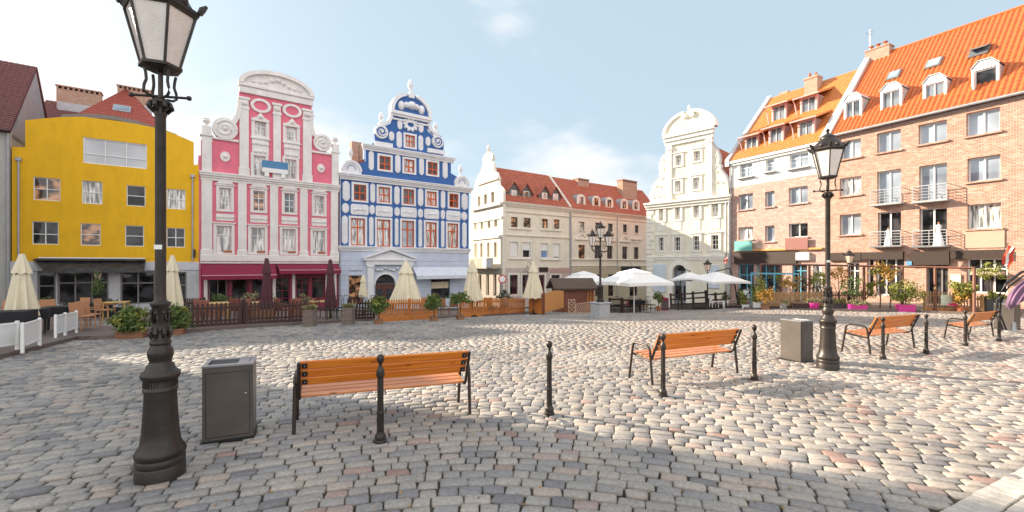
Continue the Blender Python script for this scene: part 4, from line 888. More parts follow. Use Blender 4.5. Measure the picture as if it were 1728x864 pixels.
u1 = h.U(1096)+3; ze = h.Z(962, 352.5)
for x0, x1, yt in ((968, 980, 463), (985, 996, 463), (1004, 1014, 463), (1026, 1036, 463), (1062, 1076, 466)): h.win(x0, x1, yt, 500, 2, (.3,), WB, GDARK)
h.wall([(0, -2), (u1, -2), (u1, ze), (0, ze)], CREAM, body=(0, u1, 7.6, ze))
for yt, yb, d in ((352.5, 358, .4), (363.5, 365, .1), (437.5, 440, .16), (448.5, 450, .12)): cornice(h, 961.5, 1096, yt, yb, TRIM, d, 'string_course' if d < .3 else 'eaves_cornice')
zb_ = h.Z(962, 451); h.part('base_band', MB().plate([(0, -2), (u1, -2), (u1, zb_), (0, zb_)], -.05, .01, [[(a, c), (b, c), (b, e), (a, e)] for a, b, c, e in h.holes if e < zb_-.05]), mat('ochre_base_render', (.50, .43, .31), .9, var=.15))
ry = 3.7; zr = h.Z(935, 299, ry)
rf = MB().tiles((-.05, -.3, ze), (u1, -.3, ze), (u1, ry, zr), (-1.5, ry, zr), .3, .3, .03, .03).tiles((u1, 2*ry+.3, ze), (-.05, 2*ry+.3, ze), (-1.5, ry, zr), (u1, ry, zr), .4, .5)
ro = h.part('roof', rf, RUST); slope = (zr-ze)/(ry+.3)
for x, yt, yb in ((981, 327.5, 350), (1006.5, 330, 352), (1028.5, 332.5, 354), (1053.7, 335, 356.5), (1073.5, 337, 358)):
    k = .35; c = h.U(x, k); w = .78; zb1 = h.Z(x, yb, k); zt = h.Z(x, yt, k); zs = zt-w*.8
    pr = [(c-w, zb1), (c+w, zb1)]+arc(c, zs, w, w*.8, 0, 180, 12)
    o = h.part('round_dormer', MB().plate(pr, k, k+.3, [[(c-.4, zb1+.4), (c+.4, zb1+.4), (c+.4, zs+.25), (c-.4, zs+.25)]]), TRIM)
    top = arc(c, zs, w+.03, w*.8+.03, 0, 180, 12); bk = [( -.3+(z-ze)/slope)+.3 for _, z in top]
    vs = [(p[0], k+.05, p[1]) for p in top]+[(p[0], b, p[1]) for p, b in zip(top, bk)]; n = len(top)
    vs += [(c-w-.03, k+.05, zb1), (c+w+.03, k+.05, zb1)]
    MB().add(vs, [(i, i+1, n+i+1, n+i) for i in range(n-1)]+[(n-1, 2*n, 2*n-1), (0, n, 2*n+1)]).build('dormer_hood', ZINC, o, True)
    MB().box(c-.4, c+.4, k+.12, k+.15, zb1+.4, zs+.25).build('pane', GWARM if x > 1000 else GCURT, o)
    MB().box(c-.42, c-.34, k+.08, k+.16, zb1+.4, zs+.25).box(c+.34, c+.42, k+.08, k+.16, zb1+.4, zs+.25).box(c-.03, c+.03, k+.08, k+.16, zb1+.4, zs+.25).build('dormer_window', WB, o)
for x0, x1, yt, yb, y in ((975.7, 994, 300, 322, 2.9), (1051, 1075, 302, 340, 2.0)):
    a, b = h.U(x0, y), h.U(x1, y); zt, zb1 = h.Z(x0, yt, y), h.Z(x0, yb, y)-1
    c = MB().box(a, b, y, y+1.1, zb1, zt-.35).box(a-.07, b+.07, y-.07, y+1.17, zt-.12, zt)
    for q in range(7): e = a+(b-a-.14)*q/6; c.box(e, e+.14, y+.02, y+1.08, zt-.351, zt-.119)
    co = c.build('chimney', BRC, ro); MB().box(a+.1, b-.1, y+.3, y+.8, zt-.34, zt-.13).build('flue_opening', IRONB, co)
    MB().box(a-.1, b+.1, y-.3, y-.002, zb1+.4, zb1+1.25, .02).build('flashing', TRIM, co)
h.bar('shop_sign', 1047.7, 1080, 450, 457.5, .14, IRONB)
pipe(h, 963, 352, 505); pipe(h, 1041, 362, 505)
# ================================================================== ivory gabled house
GD2 = Vector((.704, -.71))
h = H('ivory_gable_house', 'ivory house with a tall curved gable and round pediment, half in sunlight', 'house', 1092, 49.0, GD2)
UR = h.U(1230.5)
for a in [(1112, 1120, 352, 373), (1139.5, 1148, 349.5, 370.6), (1170.4, 1180, 345, 368), (1200.8, 1212.5, 341.7, 366), (1112, 1120, 401, 423), (1138.5, 1148, 400.5, 423), (1170, 1180, 398.5, 422.4), (1200.5, 1212.5, 397, 421)]:
    h.win(*a, 2, (.33, .66), FRW, GCURT if a[2] < 390 else GDARK, sur=GABLEW, sw=.24, sd=.09, rec=.24, hood=True)
for a in [(1139, 1149, 306, 324.6), (1169.6, 1181, 300.6, 320), (1140, 1150, 263, 280), (1170.6, 1181.7, 256, 272.5)]: h.win(*a, 2, (.33, .66), FRW, GCURT, sur=GABLEW, sw=.22, sd=.08, rec=.24, hood=True)
zM = h.Z(1092, 345)
cu0, cu1 = h.U(1124), h.U(1203); zP = h.Z(1124, 232)
lf = [h.P(*p) for p in [(1124.8, 249.6), (1122.7, 260), (1116, 268), (1114, 273.5), (1113.3, 287), (1115.5, 289), (1113, 295), (1112.5, 300), (1109, 306), (1101, 316), (1097.5, 325), (1096.7, 335)]]
rt = [h.P(*p) for p in [(1229.5, 318), (1227.5, 305), (1224, 297), (1215.4, 286), (1216, 280), (1213, 277), (1214, 268), (1213, 262), (1208, 250), (1202.5, 244), (1201.2, 240)]]
ol = [(0, -1.5), (UR, -1.5), (UR, zM), (rt[0][0], zM)]+rt+[(cu1, zP), (cu0, zP)]+lf+[(lf[-1][0], zM), (0, zM)]
pc = h.U(1146.5); pr_ = h.U(1158)-pc; pz = h.Z(1146, 447)-pr_
arch = [(pc-pr_, -.9), (pc+pr_, -.9)]+arc(pc, pz, pr_, pr_, 0, 180, 18)
hs = [[(a, c), (b, c), (b, e), (a, e)] for a, b, c, e in h.holes]+[arch]
h.part('wall', MB().plate(ol, 0, .4, hs).box(.02, .3, .402, 10, -1.5, zM-.1).box(UR-.3, UR-.02, .402, 10, -1.5, zM-.1).box(.3, UR-.3, 9.7, 9.98, -1.5, zM-.1), GABLE)
MB_ = MB().box(pc-pr_, pc+pr_, .75, .8, -.9, pz+pr_)
do = h.part('portal_door', MB().box(pc-pr_-.3, pc+pr_+.3, .78, .84, -.9, pz+pr_+.2), mat('grey_door', (.30, .32, .36), .6)); MB().box(pc-.75, pc-.1, .76, .781, .9, 2.5).build('door_pane', GDARK, do); MB().box(pc+.1, pc+.75, .76, .781, .9, 2.5).build('door_pane', GDARK, do); MB().plate(arc(pc, pz+.1, pr_-.15, pr_-.2, 0, 180, 14), .76, .781).build('fanlight', GDARK, do)
h.part('portal_reveal', MB().plate(arc(pc, pz, pr_+.5, pr_+.5, 0, 180, 20)+arc(pc, pz, pr_, pr_, 180, 0, 20), -.08, .01).box(pc-pr_-.5, pc-pr_, -.08, .01, -1.4, pz).box(pc+pr_, pc+pr_+.5, -.08, .01, -1.4, pz), GABLEW)
def hcornice(zt, th, d, u0, u1, m=GABLEW, nm='cornice'):
    c = MB()
    for f0, f1, dd in ((0, .35, .4), (.35, .7, .7), (.7, 1, 1)): c.box(u0-d*dd*.5, u1+d*dd*.5, -d*dd, .015+dd*.002, zt-th+th*f0, zt-th+th*f1-.001, .01)
    h.part(nm, c, m)
hcornice(zM+.1, .75, .45, 0, UR); hcornice(h.Z(1092, 433), .45, .14, 0, UR, nm='string_course')
qn = MB(); qn2 = MB()
z = h.Z(1092, 433)-.6; i = 0
while z > -1: qn.box(-.05, .55 if i % 2 else .8, -.08, .02, z, z+.42, .02); z -= .48; i += 1
z = h.Z(1092, 430)+.1
while z < zM-.9: qn2.box(-.05, .55 if i % 2 else .8, -.08, .02, z, z+.42, .02); z += .48; i += 1
h.part('quoins', qn, GABLEW); h.part('quoins', qn2, GABLEW)
zt = zP-.9
for x0, x1 in ((1125.4, 1134), (1192, 1202)): 
    a, b = h.U(x0), h.U(x1); h.part('pilaster', MB().box(a, b, -.14, .01, zM+.12, zt).box(a-.07, b+.07, -.2, .012, zt-.6, zt-.3, .02).box(a-.07, b+.07, -.2, .012, zM+.12, zM+.6, .02), GABLEW)
hcornice(zP+.15, 1.15, .42, cu0, cu1, nm='pediment_cornice')
um = (cu0+cu1)/2; rx = (cu1-cu0)/2+.25; rz = h.Z(1168, 186)-zP-.15
h.part('pediment', MB().plate(arc(um, zP+.15, rx, rz, 0, 180, 30), -.12, .42), GABLE)
h.part('pediment_cornice', MB().plate(arc(um, zP+.15, rx+.1, rz+.1, 0, 84, 16)+arc(um, zP+.15, rx-.2, rz-.2, 84, 0, 16), -.24, .6).plate(arc(um, zP+.15, rx+.1, rz+.1, 100, 180, 16)+arc(um, zP+.15, rx-.2, rz-.2, 180, 100, 16), -.24, .6), GABLEW)
h.part('finial', MB().at(um, .1, zP+rz-.1).lathe([(r*.75, q*.8) for r, q in FIN], 12), GABLEW, smooth=True)
h.part('pediment_roll', MB().tube([(um-.42, -.3, zP+rz-.35), (um-.42, .2, zP+rz-.35)], .26, 12).tube([(um+.42, -.3, zP+rz-.35), (um+.42, .2, zP+rz-.35)], .26, 12), GABLEW, smooth=True)
rr = random.Random(4)
for side in (lf, rt):
    for p in side[1::2]:
        orn = MB()
        for q in range(3):
            cx_, cz_ = p[0]+(um-p[0])*(.12+.13*q), p[1]+rr.uniform(-.25, .25); sg = rr.choice((-1, 1)); r0 = rr.uniform(.14, .24)
            orn.tube([(cx_+sg*r0*(1-k_/12)*math.cos(k_*.75), -.02, cz_+r0*(1-k_/12)*math.sin(k_*.75)) for k_ in range(10)], .035, 5)
        h.part('relief_ornament', orn, GABLEW, smooth=True)
for p, nm in ((lf, 'gable_coping'), (rt, 'gable_coping')): h.part(nm, MB().tube([(q[0], .2, q[1]) for q in p], .2, 7), mat('lead_coping', (.46, .44, .46), .7), smooth=True)
for x0, x1, yt, yb in ((1103, 1124, 446, 492), (1194, 1214, 447.5, 486)): h.bar('board_panel', x0, x1, yt, yb, .1, mat('pale_blue_boards', (.55, .62, .70), .7), b=.01)
for a in [(1112, 1120, 424.5, 431), (1138.5, 1148, 424.5, 431), (1170, 1180, 424, 431), (1200.5, 1212.5, 423, 430.5), (1112, 1120, 375, 390), (1139.5, 1148, 373, 389), (1170.4, 1180, 371, 388), (1200.8, 1212.5, 369, 387)]: h.bar('apron_panel', a[0]-2, a[1]+2, a[2], a[3], .045, GABLEW)
ux = um; zr = h.Z(1206, 212)-.2
yk = 17
rf = MB().tiles((.2, yk, zM), (.2, .5, zM), (ux, .5, zr), (ux, yk, zr), .3, .3).tiles((UR-.1, .5, zM), (UR-.1, yk, zM), (ux, yk, zr), (ux, .5, zr), .3, .28)
h.part('roof', rf, ORT)
pipe(h, 1226, 338, 500, -.12, .08); pipe(h, 1231, 330, 500, -.1, .06, False)
# ================================================================== brick houses on the sunny side
BD = Vector((.488, -.873))
def brick_house(nm, label, px, depth):
    return H(nm, label, 'house', px, depth, BD)
h = brick_house('narrow_brick_house', 'pinkish brick house with white top storey, amber roof and two rows of shed dormers', 1232.5, 43)
uE = h.U(1396.5)
FG = mat('grey_window_frame', (.45, .46, .48), .4, var=.05)
def pw(h, x0, x1, yt, yb, gm, nx=2, fm=FRW, **k): return h.win(x0, x1, yt, yb, nx, (), fm, gm, rec=.26, bw=.07, mw=.09, **k)
for a, g_ in [((1247.7, 1269.7, 278, 302), GSKY), ((1292, 1306.7, 270, 292), GSKY), ((1332, 1364, 262, 287), GSKY)]:
    o = h.win(*a, 2 if a[0] != 1292 else 1, (.3,), FRW, g_, rec=.22); u0, u1, z0, z1 = h.rect(*a)
    rl = MB(); 
    for z in (z0+.05, z0+.45): rl.tube([(u0-.15, -.3, z), (u1+.15, -.3, z)], .025, 6)
    for u in (u0-.15, u1+.15): rl.tube([(u, .01, z0+.05), (u, -.3, z0+.05), (u, -.3, z0+.45)], .02, 6)
    h.part('window_rail', rl.box(u0-.2, u1+.2, -.34, -.02, z0-.05, z0+.02), FG)
BW = [(1246, 1270.5, 329, 355), (1291, 1307, 324, 350), (1331, 1363, 317.6, 345), (1246, 1270.5, 384, 405), (1291, 1307, 381.4, 408), (1331, 1363, 378, 401)]
for i, a in enumerate(BW): pw(h, *a, [GSKY, GSKY, GSKY, GCURT, GSKY, GDARK][i], 2 if i % 3 != 1 else 1, sill=BRA)
zt = h.Z(1241, 425)
zE = h.Z(1236, 273); zW = h.Z(1231, 317.8)
pu, pd = [x for x in h.holes if x[2] > zW-.5], [x for x in h.holes if x[2] < zW-.5]
h.holes = pu; h.wall([(0, zW+.002), (uE, zW+.002), (uE, zE), (0, zE)], WHITE, name='white_storey_wall')
h.holes = pd; h.wall([(0, zt), (uE, zt), (uE, zW), (0, zW)], BRA, body=(0, uE, 12, zE-.02))
h.part('eaves_cornice', MB().box(-.1, uE, -.35, .02, zE-.25, zE, .03).box(-.05, uE, -.2, .021, zE-.45, zE-.251, .02), WHITE)
def ground(h, x0, x1, ztop, wins, pillars, m=BRB):
    a, b = h.U(x0), h.U(x1); h.holes = []
    for (p, q, yt, zb_, nx, ny, fm, gm) in wins: h.winl(h.U(p), h.U(q), zb_, h.Z(p, yt), nx, ny, fm, gm, rec=.2, bw=.09, mw=.08)
    h.wall([(a, -1.5), (b, -1.5), (b, ztop-.003), (a, ztop-.003)], m, name='ground_floor_wall')
CYAN = mat('turquoise_frame', (.10, .36, .50), .5)
ground(h, 1232.5, 1396.5, zt, [(1246, 1272, 446, .3, 2, (.3,), CYAN, GDARK), (1277, 1320, 446, .3, 3, (.25,), CYAN, GDARK), (1337, 1362, 446, .0, 2, (.15,), CYAN, GDARK), (1372, 1388, 446, .7, 1, (), FRW, GCURT)], [], BRA)
h.bar('fascia_board', 1241, 1346, 427, 445, .22, SIGNB); h.bar('white_sign', 1346, 1367.5, 426.5, 439, .3, FRW)
h.part('soffit_light_strip', MB().box(h.U(1241), h.U(1390), -.28, -.005, zt-.0, zt+.16, .02), mat('amber_render', (.55, .28, .08), .7))
for x0, x1, yt, yb, c in ((1242.6, 1272.7, 407.5, 424, (.14, .40, .38)), (1328.5, 1366.5, 402.5, 421.5, (.27, .115, .10))): h.bar('banner', x0, x1, yt, yb, .32, mat('banner_%d' % x0, c, .7, var=.05), d1=.28)
ry = 6.7; zr = h.Z(1300, 166, ry); slope = (zr-zE)/(ry+.3)
rf = MB().tiles((-.05, -.3, zE+.02), (uE-.1, -.3, zE+.02), (uE-.1, ry, zr), (-.05, ry, zr), .3, .3, .03, .03).tiles((uE, 2*ry, zE), (0, 2*ry, zE), (0, ry, zr), (uE, ry, zr), .5, .6)
ro = h.part('roof', rf, ORT2)
h.part('roof_parapet', MB().add([(uE-.42, -.42, zE-.55), (uE+.04, -.42, zE-.55), (uE+.04, ry, zr+.0), (uE-.42, ry, zr), (uE-.42, -.42, zE+.25), (uE+.04, -.42, zE+.25), (uE+.04, ry, zr+.45), (uE-.42, ry, zr+.45)], [(0, 3, 2, 1), (4, 5, 6, 7), (0, 1, 5, 4), (2, 3, 7, 6), (0, 4, 7, 3), (1, 2, 6, 5)]), mat('pale_lead_parapet', (.56, .54, .55), .6))
h.part('roof_parapet', MB().add([(-.3, -.42, zE-.45), (.1, -.42, zE-.45), (.1, ry, zr), (-.3, ry, zr), (-.3, -.42, zE+.2), (.1, -.42, zE+.2), (.1, ry, zr+.3), (-.3, ry, zr+.3)], [(0, 3, 2, 1), (4, 5, 6, 7), (0, 1, 5, 4), (2, 3, 7, 6), (0, 4, 7, 3), (1, 2, 6, 5)]), mat('pale_lead_parapet', (.56, .54, .55), .6))
DP = mat('pale_pink_dormer', (.62, .40, .38), .7, var=.06)
def yroof(z): return -.3+(z-zE)/slope
for (x0, x1, yt, yb, k) in ((1257, 1279, 233, 259, .6), (1297, 1322, 218, 249, .6), (1346, 1374, 206.5, 241, .6), (1302, 1326.5, 181, 212, 3.2), (1350, 1378.5, 167.5, 198, 3.2)):
    a, b = h.U(x0, k), h.U(x1, k); zb1, zt1 = h.Z(x0, yb, k), h.Z(x0, yt, k)+.05; yb_ = yroof(zt1)
    o = h.part('shed_dormer', MB().plate([(a, zb1), (b, zb1), (b, zt1), (a, zt1)], k, k+.2, [[(a+.16, zb1+.14), (b-.16, zb1+.14), (b-.16, zt1-.12), (a+.16, zt1-.12)]]).add([(b, k+.2, zb1), (b, k+.2, zt1), (b, yb_+.5, zt1), (a, k+.2, zb1), (a, k+.2, zt1), (a, yb_+.5, zt1)], [(0, 2, 1), (3, 4, 5), (0, 1, 2), (3, 5, 4)]), DP)
    zR = zt1+.95; yR = yroof(zR)
    MB().tiles((a-.35, k-.5, zt1-.05), (b+.35, k-.5, zt1-.05), (b+.35, yR+.1, zR+.05), (a-.35, yR+.1, zR+.05), .3, .3, .02, .02).build('dormer_roof', ORT2, o)
    MB().tube([(a-.4, k-.52, zt1-.08), (b+.4, k-.52, zt1-.08)], .07, 6).tube([(a-.38, k-.5, zt1-.1), (a-.38, k-.1, zt1-.5), (a-.2, k-.06, zb1)], .05, 6).build('dormer_gutter', DP, o)
    f = MB().box(a+.16, a+.22, k+.08, k+.15, zb1+.14, zt1-.12).box(b-.22, b-.16, k+.08, k+.15, zb1+.14, zt1-.12).box((a+b)/2-.035, (a+b)/2+.035, k+.06, k+.15, zb1+.14, zt1-.12).box(a+.16, b-.16, k+.07, k+.15, zb1+.14, zb1+.2).box(a+.16, b-.16, k+.07, k+.15, zt1-.18, zt1-.12)
    f.build('dormer_window', FG, o); MB().box(a+.18, b-.18, k+.12, k+.14, zb1+.16, zt1-.14).build('pane', GMID, o)
a, b = h.U(1359, 5.6), h.U(1381, 5.6); zt1, zb1 = h.Z(1359, 134, 5.6), h.Z(1359, 160, 5.6)
co = MB().box(a, b, 5.4, 6.3, zb1-1, zt1-.2).box(a-.06, b+.06, 5.34, 6.36, zt1-.2, zt1, .02).build('chimney', BRC, ro)
MB().tube([(a+.3, 5.8, zt1), (a+.3, 5.8, zt1+.5)], .12, 8).tube([(b-.3, 5.8, zt1), (b-.3, 5.8, zt1+.35)], .12, 8).build('chimney_pot', TERRA, co, True)
a = h.U(1315, ry); MB().box(a, a+.9, ry-.1, ry+.4, zr-.3, zr+.2).build('ridge_chimney', BRC, ro)
pipe(h, 1234, 280, 480, -.12, .07)
# ---- wide brick house
h = brick_house('wide_brick_house', 'long orange brick house with four white gabled dormers, steel balconies and orange pantile roof', 1397, h.D(uE)-.0)
uE = 25.5
FB = FRW
rows = [[(1419, 1452.6, 240, 270), (1480, 1520, 225.6, 259), (1550, 1597.8, 211.7, 245), (1630.6, 1687.5, 192, 231)],
        [(1417, 1453, 301.7, 331.6), None, None, (1632.6, 1688, 268, 308)], [(1417, 1453, 363, 397), None, None, (1632.6, 1689, 346, 387)]]
GG = [[GSKY, GSKY, GSKY, GSKY], [GCURT, 0, 0, GSKY], [GSKY, 0, 0, GCURT]]
for r_, gr_ in zip(rows, GG):
    for a, g_ in zip(r_, gr_):
        if a: pw(h, *a, g_, 2, sill=BRB)
Drs = [(1480, 1520.4, 290.4, 347), (1551, 1598, 281, 342), (1481.5, 1520.4, 359, 417), (1551.5, 1598, 353, 416)]
for i, a in enumerate(Drs): pw(h, *a, GSKY if i < 2 else GDARK, 2)
zE = h.Z(1400, 232.5); zt = h.Z(1400, 424)
for u in (16.5, 20.5):
    for zz in (zt+.9, zt+3.7, zt+6.6): h.winl(u, u+2.1, zz, zz+1.5, 2, (), FRW, GSKY, rec=.26)
h.wall([(0, zt), (uE, zt), (uE, zE), (0, zE)], BRB, body=(0, uE, 13, zE-.02))
ground(h, 1397, 1397.01, zt, [], []) if 0 else None
h.holes = []
wl = [(1430, 1450, 443, .5, 2, (.25,), FRW, GDARK), (1463, 1474, 436, .5, 1, (.25,), FRW, GDARK), (1478, 1526, 436, .6, 3, (.22,), FRW, GDARK), (1563, 1600, 444, .0, 3, (), SF, GDARK), (1631, 1700, 436, .9, 3, (.3,), FRW, GDARK)]
a, b = 0, uE
for (p, q, yt, zb_, nx, ny, fm, gm) in wl: h.winl(h.U(p), h.U(q), zb_+(h.O.y-h.D(h.U(p)))*.035, h.Z(p, yt), nx, ny, fm, gm, rec=.25, bw=.09, mw=.08)
h.winl(14, 16.5, 1.6, 3.3, 2, (.3,), FRW, GDARK, rec=.25); h.winl(18, 21, 1.6, 3.3, 2, (.3,), FRW, GDARK, rec=.25)
h.wall([(0, -1.5), (uE, -1.5), (uE, zt-.003), (0, zt-.003)], BRB, name='ground_floor_wall')
for x0, x1, yt, yb in ((1399, 1455, 427, 440), (1456, 1526, 426, 438), (1538, 1604, 425, 447), (1606, 1700, 423, 437)): h.bar('fascia_board', x0, x1, yt, yb, .25, SIGNB)
h.bar('panel', 1625, 1695.6, 389, 419, .06, mat('peach_panel', (.50, .33, .25), .85, var=.03))
h.bar('menu_board', 1605, 1622, 463, 481, .1, mat('menu_white', (.62, .58, .46), .7)); h.bar('blue_plaque', 1532, 1541.5, 441, 447.5, .3, mat('plaque_blue', (.10, .30, .55), .5))
wall_aw = MB().box(h.U(1645), h.U(1697), -.9, -.02, h.Z(1645, 464), h.Z(1645, 458), .03); h.part('awning', wall_aw, mat('beige_awning', (.50, .40, .32), .8))
h.part('eaves_gutter', MB().tube([(-.1, -.36, zE+.02), (uE, -.36, zE+.02)], .09, 8).tube([(0, -.03, zE-.12), (uE, -.03, zE-.12)], .05), ZINC, smooth=True)
# balconies
for i, (x0, x1, yf, yr) in enumerate(((1476, 1524, 346, 313), (1547, 1601, 341, 304), (1476, 1524, 415, 384), (1547, 1601, 415, 380))):
    u0, u1 = h.U(x0), h.U(x1); z = h.Z(x0, yf); dp = .62
    o = h.part('balcony', MB().box(u0-.1, u1+.1, -dp, -.01, z-.14, z, .01), STEEL if i > 1 else STONE)
    rl = MB()
    for q in range(5):
        zz = z+.2+q*.2; rl.tube([(u0-.05, -.02, zz), (u0-.05, -dp+.05, zz), (u1+.05, -dp+.05, zz), (u1+.05, -.02, zz)], .03 if q == 4 else .016, 5)
    for u in (u0-.05, (u0+u1)/2, u1+.05): rl.tube([(u, -dp+.05, z), (u, -dp+.05, z+1.0)], .022, 5)
    rl.build('balcony_rail', FG, o)
# roof
ry = 6.6; zr = h.Z(1466.7, 100.5, ry); slope = (zr-zE)/(ry+.35)
rf = MB().tiles((0, -.35, zE+.05), (uE, -.35, zE+.05), (uE, ry, zr), (0, ry, zr), .30, .40, .075, .010, 6).tiles((uE, 2*ry, zE), (0, 2*ry, zE), (0, ry, zr), (uE, ry, zr), .5, .6)
ro = h.part('roof', rf, ORT)
MB().tube([(0, ry, zr+.05), (uE, ry, zr+.05)], .13, 8).build('ridge_tiles', ORT, ro, True)
h.part('roof_parapet', MB().add([(-.05, -.42, zE-.6), (.36, -.42, zE-.6), (.36, ry, zr), (-.05, ry, zr), (-.05, -.42, zE+.3), (.36, -.42, zE+.3), (.36, ry, zr+.5), (-.05, ry, zr+.5)], [(0, 3, 2, 1), (4, 5, 6, 7), (0, 1, 5, 4), (2, 3, 7, 6), (0, 4, 7, 3), (1, 2, 6, 5)]), mat('pale_lead_parapet', (.56, .54, .55), .6))
DW = mat('white_sheet_metal', (.70, .69, .70), .5, var=.05)
for i, (x0, x1, yt, yb, xm, ym) in enumerate(((1424, 1453.5, 172, 211.5, 1438, 163), (1485.5, 1521.5, 156, 196, 1503, 143), (1557, 1597, 143, 180, 1577, 121.5), (1639, 1686, 119, 160, 1662, 96))):
    k = .8; a, b = h.U(x0, k), h.U(x1, k); c = (a+b)/2; zb1 = h.Z(x0, yb, k); zs = h.Z(x0, yt, k); zp = zs+.42
    ys_, yp_ = (-.35+(zs-zE)/slope), (-.35+(zp-zE)/slope)
    o = h.part('gabled_dormer', MB().plate([(a, zb1), (b, zb1), (b, zs), (c+.3, zp), (c-.3, zp), (a, zs)], k, k+.25, [[(a+.15, zb1+.12), (b-.1, zb1+.12), (b-.1, zs-.12), (a+.15, zs-.12)]]).add([(b, k+.25, zb1), (b, k+.25, zs), (b, ys_+.3, zs), (a, k+.25, zb1), (a, k+.25, zs), (a, ys_+.3, zs)], [(0, 2, 1), (0, 1, 2), (3, 4, 5), (3, 5, 4)]), DW)
    hp = [(a-.04, zs), (c-.3, zp+.02), (c+.3, zp+.02), (b+.04, zs)]; bk = [ys_+.3, yp_+.3, yp_+.3, ys_+.3]
    MB().add([(p[0], k-.06, p[1]+.02) for p in hp]+[(p[0], q, p[1]+.02) for p, q in zip(hp, bk)]+[(p[0], k-.06, p[1]+.08) for p in hp]+[(p[0], q, p[1]+.08) for p, q in zip(hp, bk)], [(0+j, 4+j, 5+j, 1+j) for j in range(3)]+[(8+j, 9+j, 13+j, 12+j) for j in range(3)]+[(0+j, 1+j, 9+j, 8+j) for j in range(3)]).build('dormer_roof', mat('zinc_sheet', (.55, .55, .57), .45, .3), o)
    sm_ = MB()
    for q in range(6): u = a+.2+(b-a-.4)*q/5; sm_.box(u-.012, u+.012, k-.03, k+.01, zs-.11, min(zp, zs+.35*min(1, (u-a)/.6, (b-u)/.6)))
    sm_.build('standing_seam', DW, o)
    z0_, z1_ = zb1+.12, zs-.12
    f = MB().box(a+.15, b-.1, k+.08, k+.16, z0_, z0_+.08).box(a+.15, b-.1, k+.08, k+.16, z1_-.08, z1_).box(a+.15, a+.21, k+.08, k+.16, z0_+.08, z1_-.08).box(b-.16, b-.1, k+.08, k+.16, z0_+.08, z1_-.08)
    if i != 3: f.box(c-.04, c+.04, k+.07, k+.16, z0_+.08, z1_-.08)
    f.build('dormer_window', FG, o); MB().box(a+.17, b-.12, k+.13, k+.15, z0_+.02, z1_-.02).build('pane', GMID if i != 3 else GDARK, o)
    if i == 3: MB().box(a+.18, a+.24, k-.5, k+.02, z0_+.05, z1_-.05).build('open_sash', FRW, o)
pn = Vector((0, -slope, 1)).normalized(); pa = math.atan(slope)
for i, (x, y, w) in enumerate(((1509, 128, .42), (1576, 108, .46), (1653, 88, .5))):
    # where the view ray meets the roof plane
    lo, hi = -.3, ry
    for _ in range(40):
        k = (lo+hi)/2; zz = h.Z(x, y, k)
        if zz > zE+.05+slope*(k+.35): lo = k
        else: hi = k
    uu = h.U(x, lo); zz = zE+.05+slope*(lo+.35)
    m4 = MB().at(uu, lo, zz, 0, pa); m4.box(-w, w, -.55, .55, .03, .16, .02); so = m4.build('skylight', mat('skylight_frame', (.16, .15, .14), .5), ro)
    MB().at(uu, lo, zz, 0, pa).box(-w+.1, w-.1, -.45, .45, .161, .175).build('pane', GSKY, so)
    if i == 2: MB().at(uu, lo-.12, zz+.05, 0, pa-.45).box(-w, w, -.5, .55, .22, .28, .02).build('open_sash', mat('skylight_frame', (.16, .15, .14), .5), so)
a = h.U(1468, ry); co = MB().box(a-.2, a+1.5, ry-.4, ry+.5, zr-.8, zr+.55).box(a-.26, a+1.56, ry-.46, ry+.56, zr+.55, zr+.68, .02).build('chimney', BRC, ro)
for q in (.1, .6, 1.1): MB().at(a+q, ry, zr+.68).lathe([(.12, 0), (.12, .3), (.2, .34), (.2, .38)], 10).build('chimney_pot', TERRA, co, True)
MB().tube([(a, ry, zr+.6), (a, ry, zr+2.6)], .035).tube([(a-.35, ry, zr+2.4), (a+.35, ry, zr+2.4)], .02).tube([(a-.2, ry-.2, zr+2.2), (a+.2, ry+.2, zr+2.2)], .02).build('antenna', STEEL, ro)
MB().tube([(14.0, -.1, 0), (14.0, -.1, zE)], .07).build('downpipe', ZINC, h.root, True)
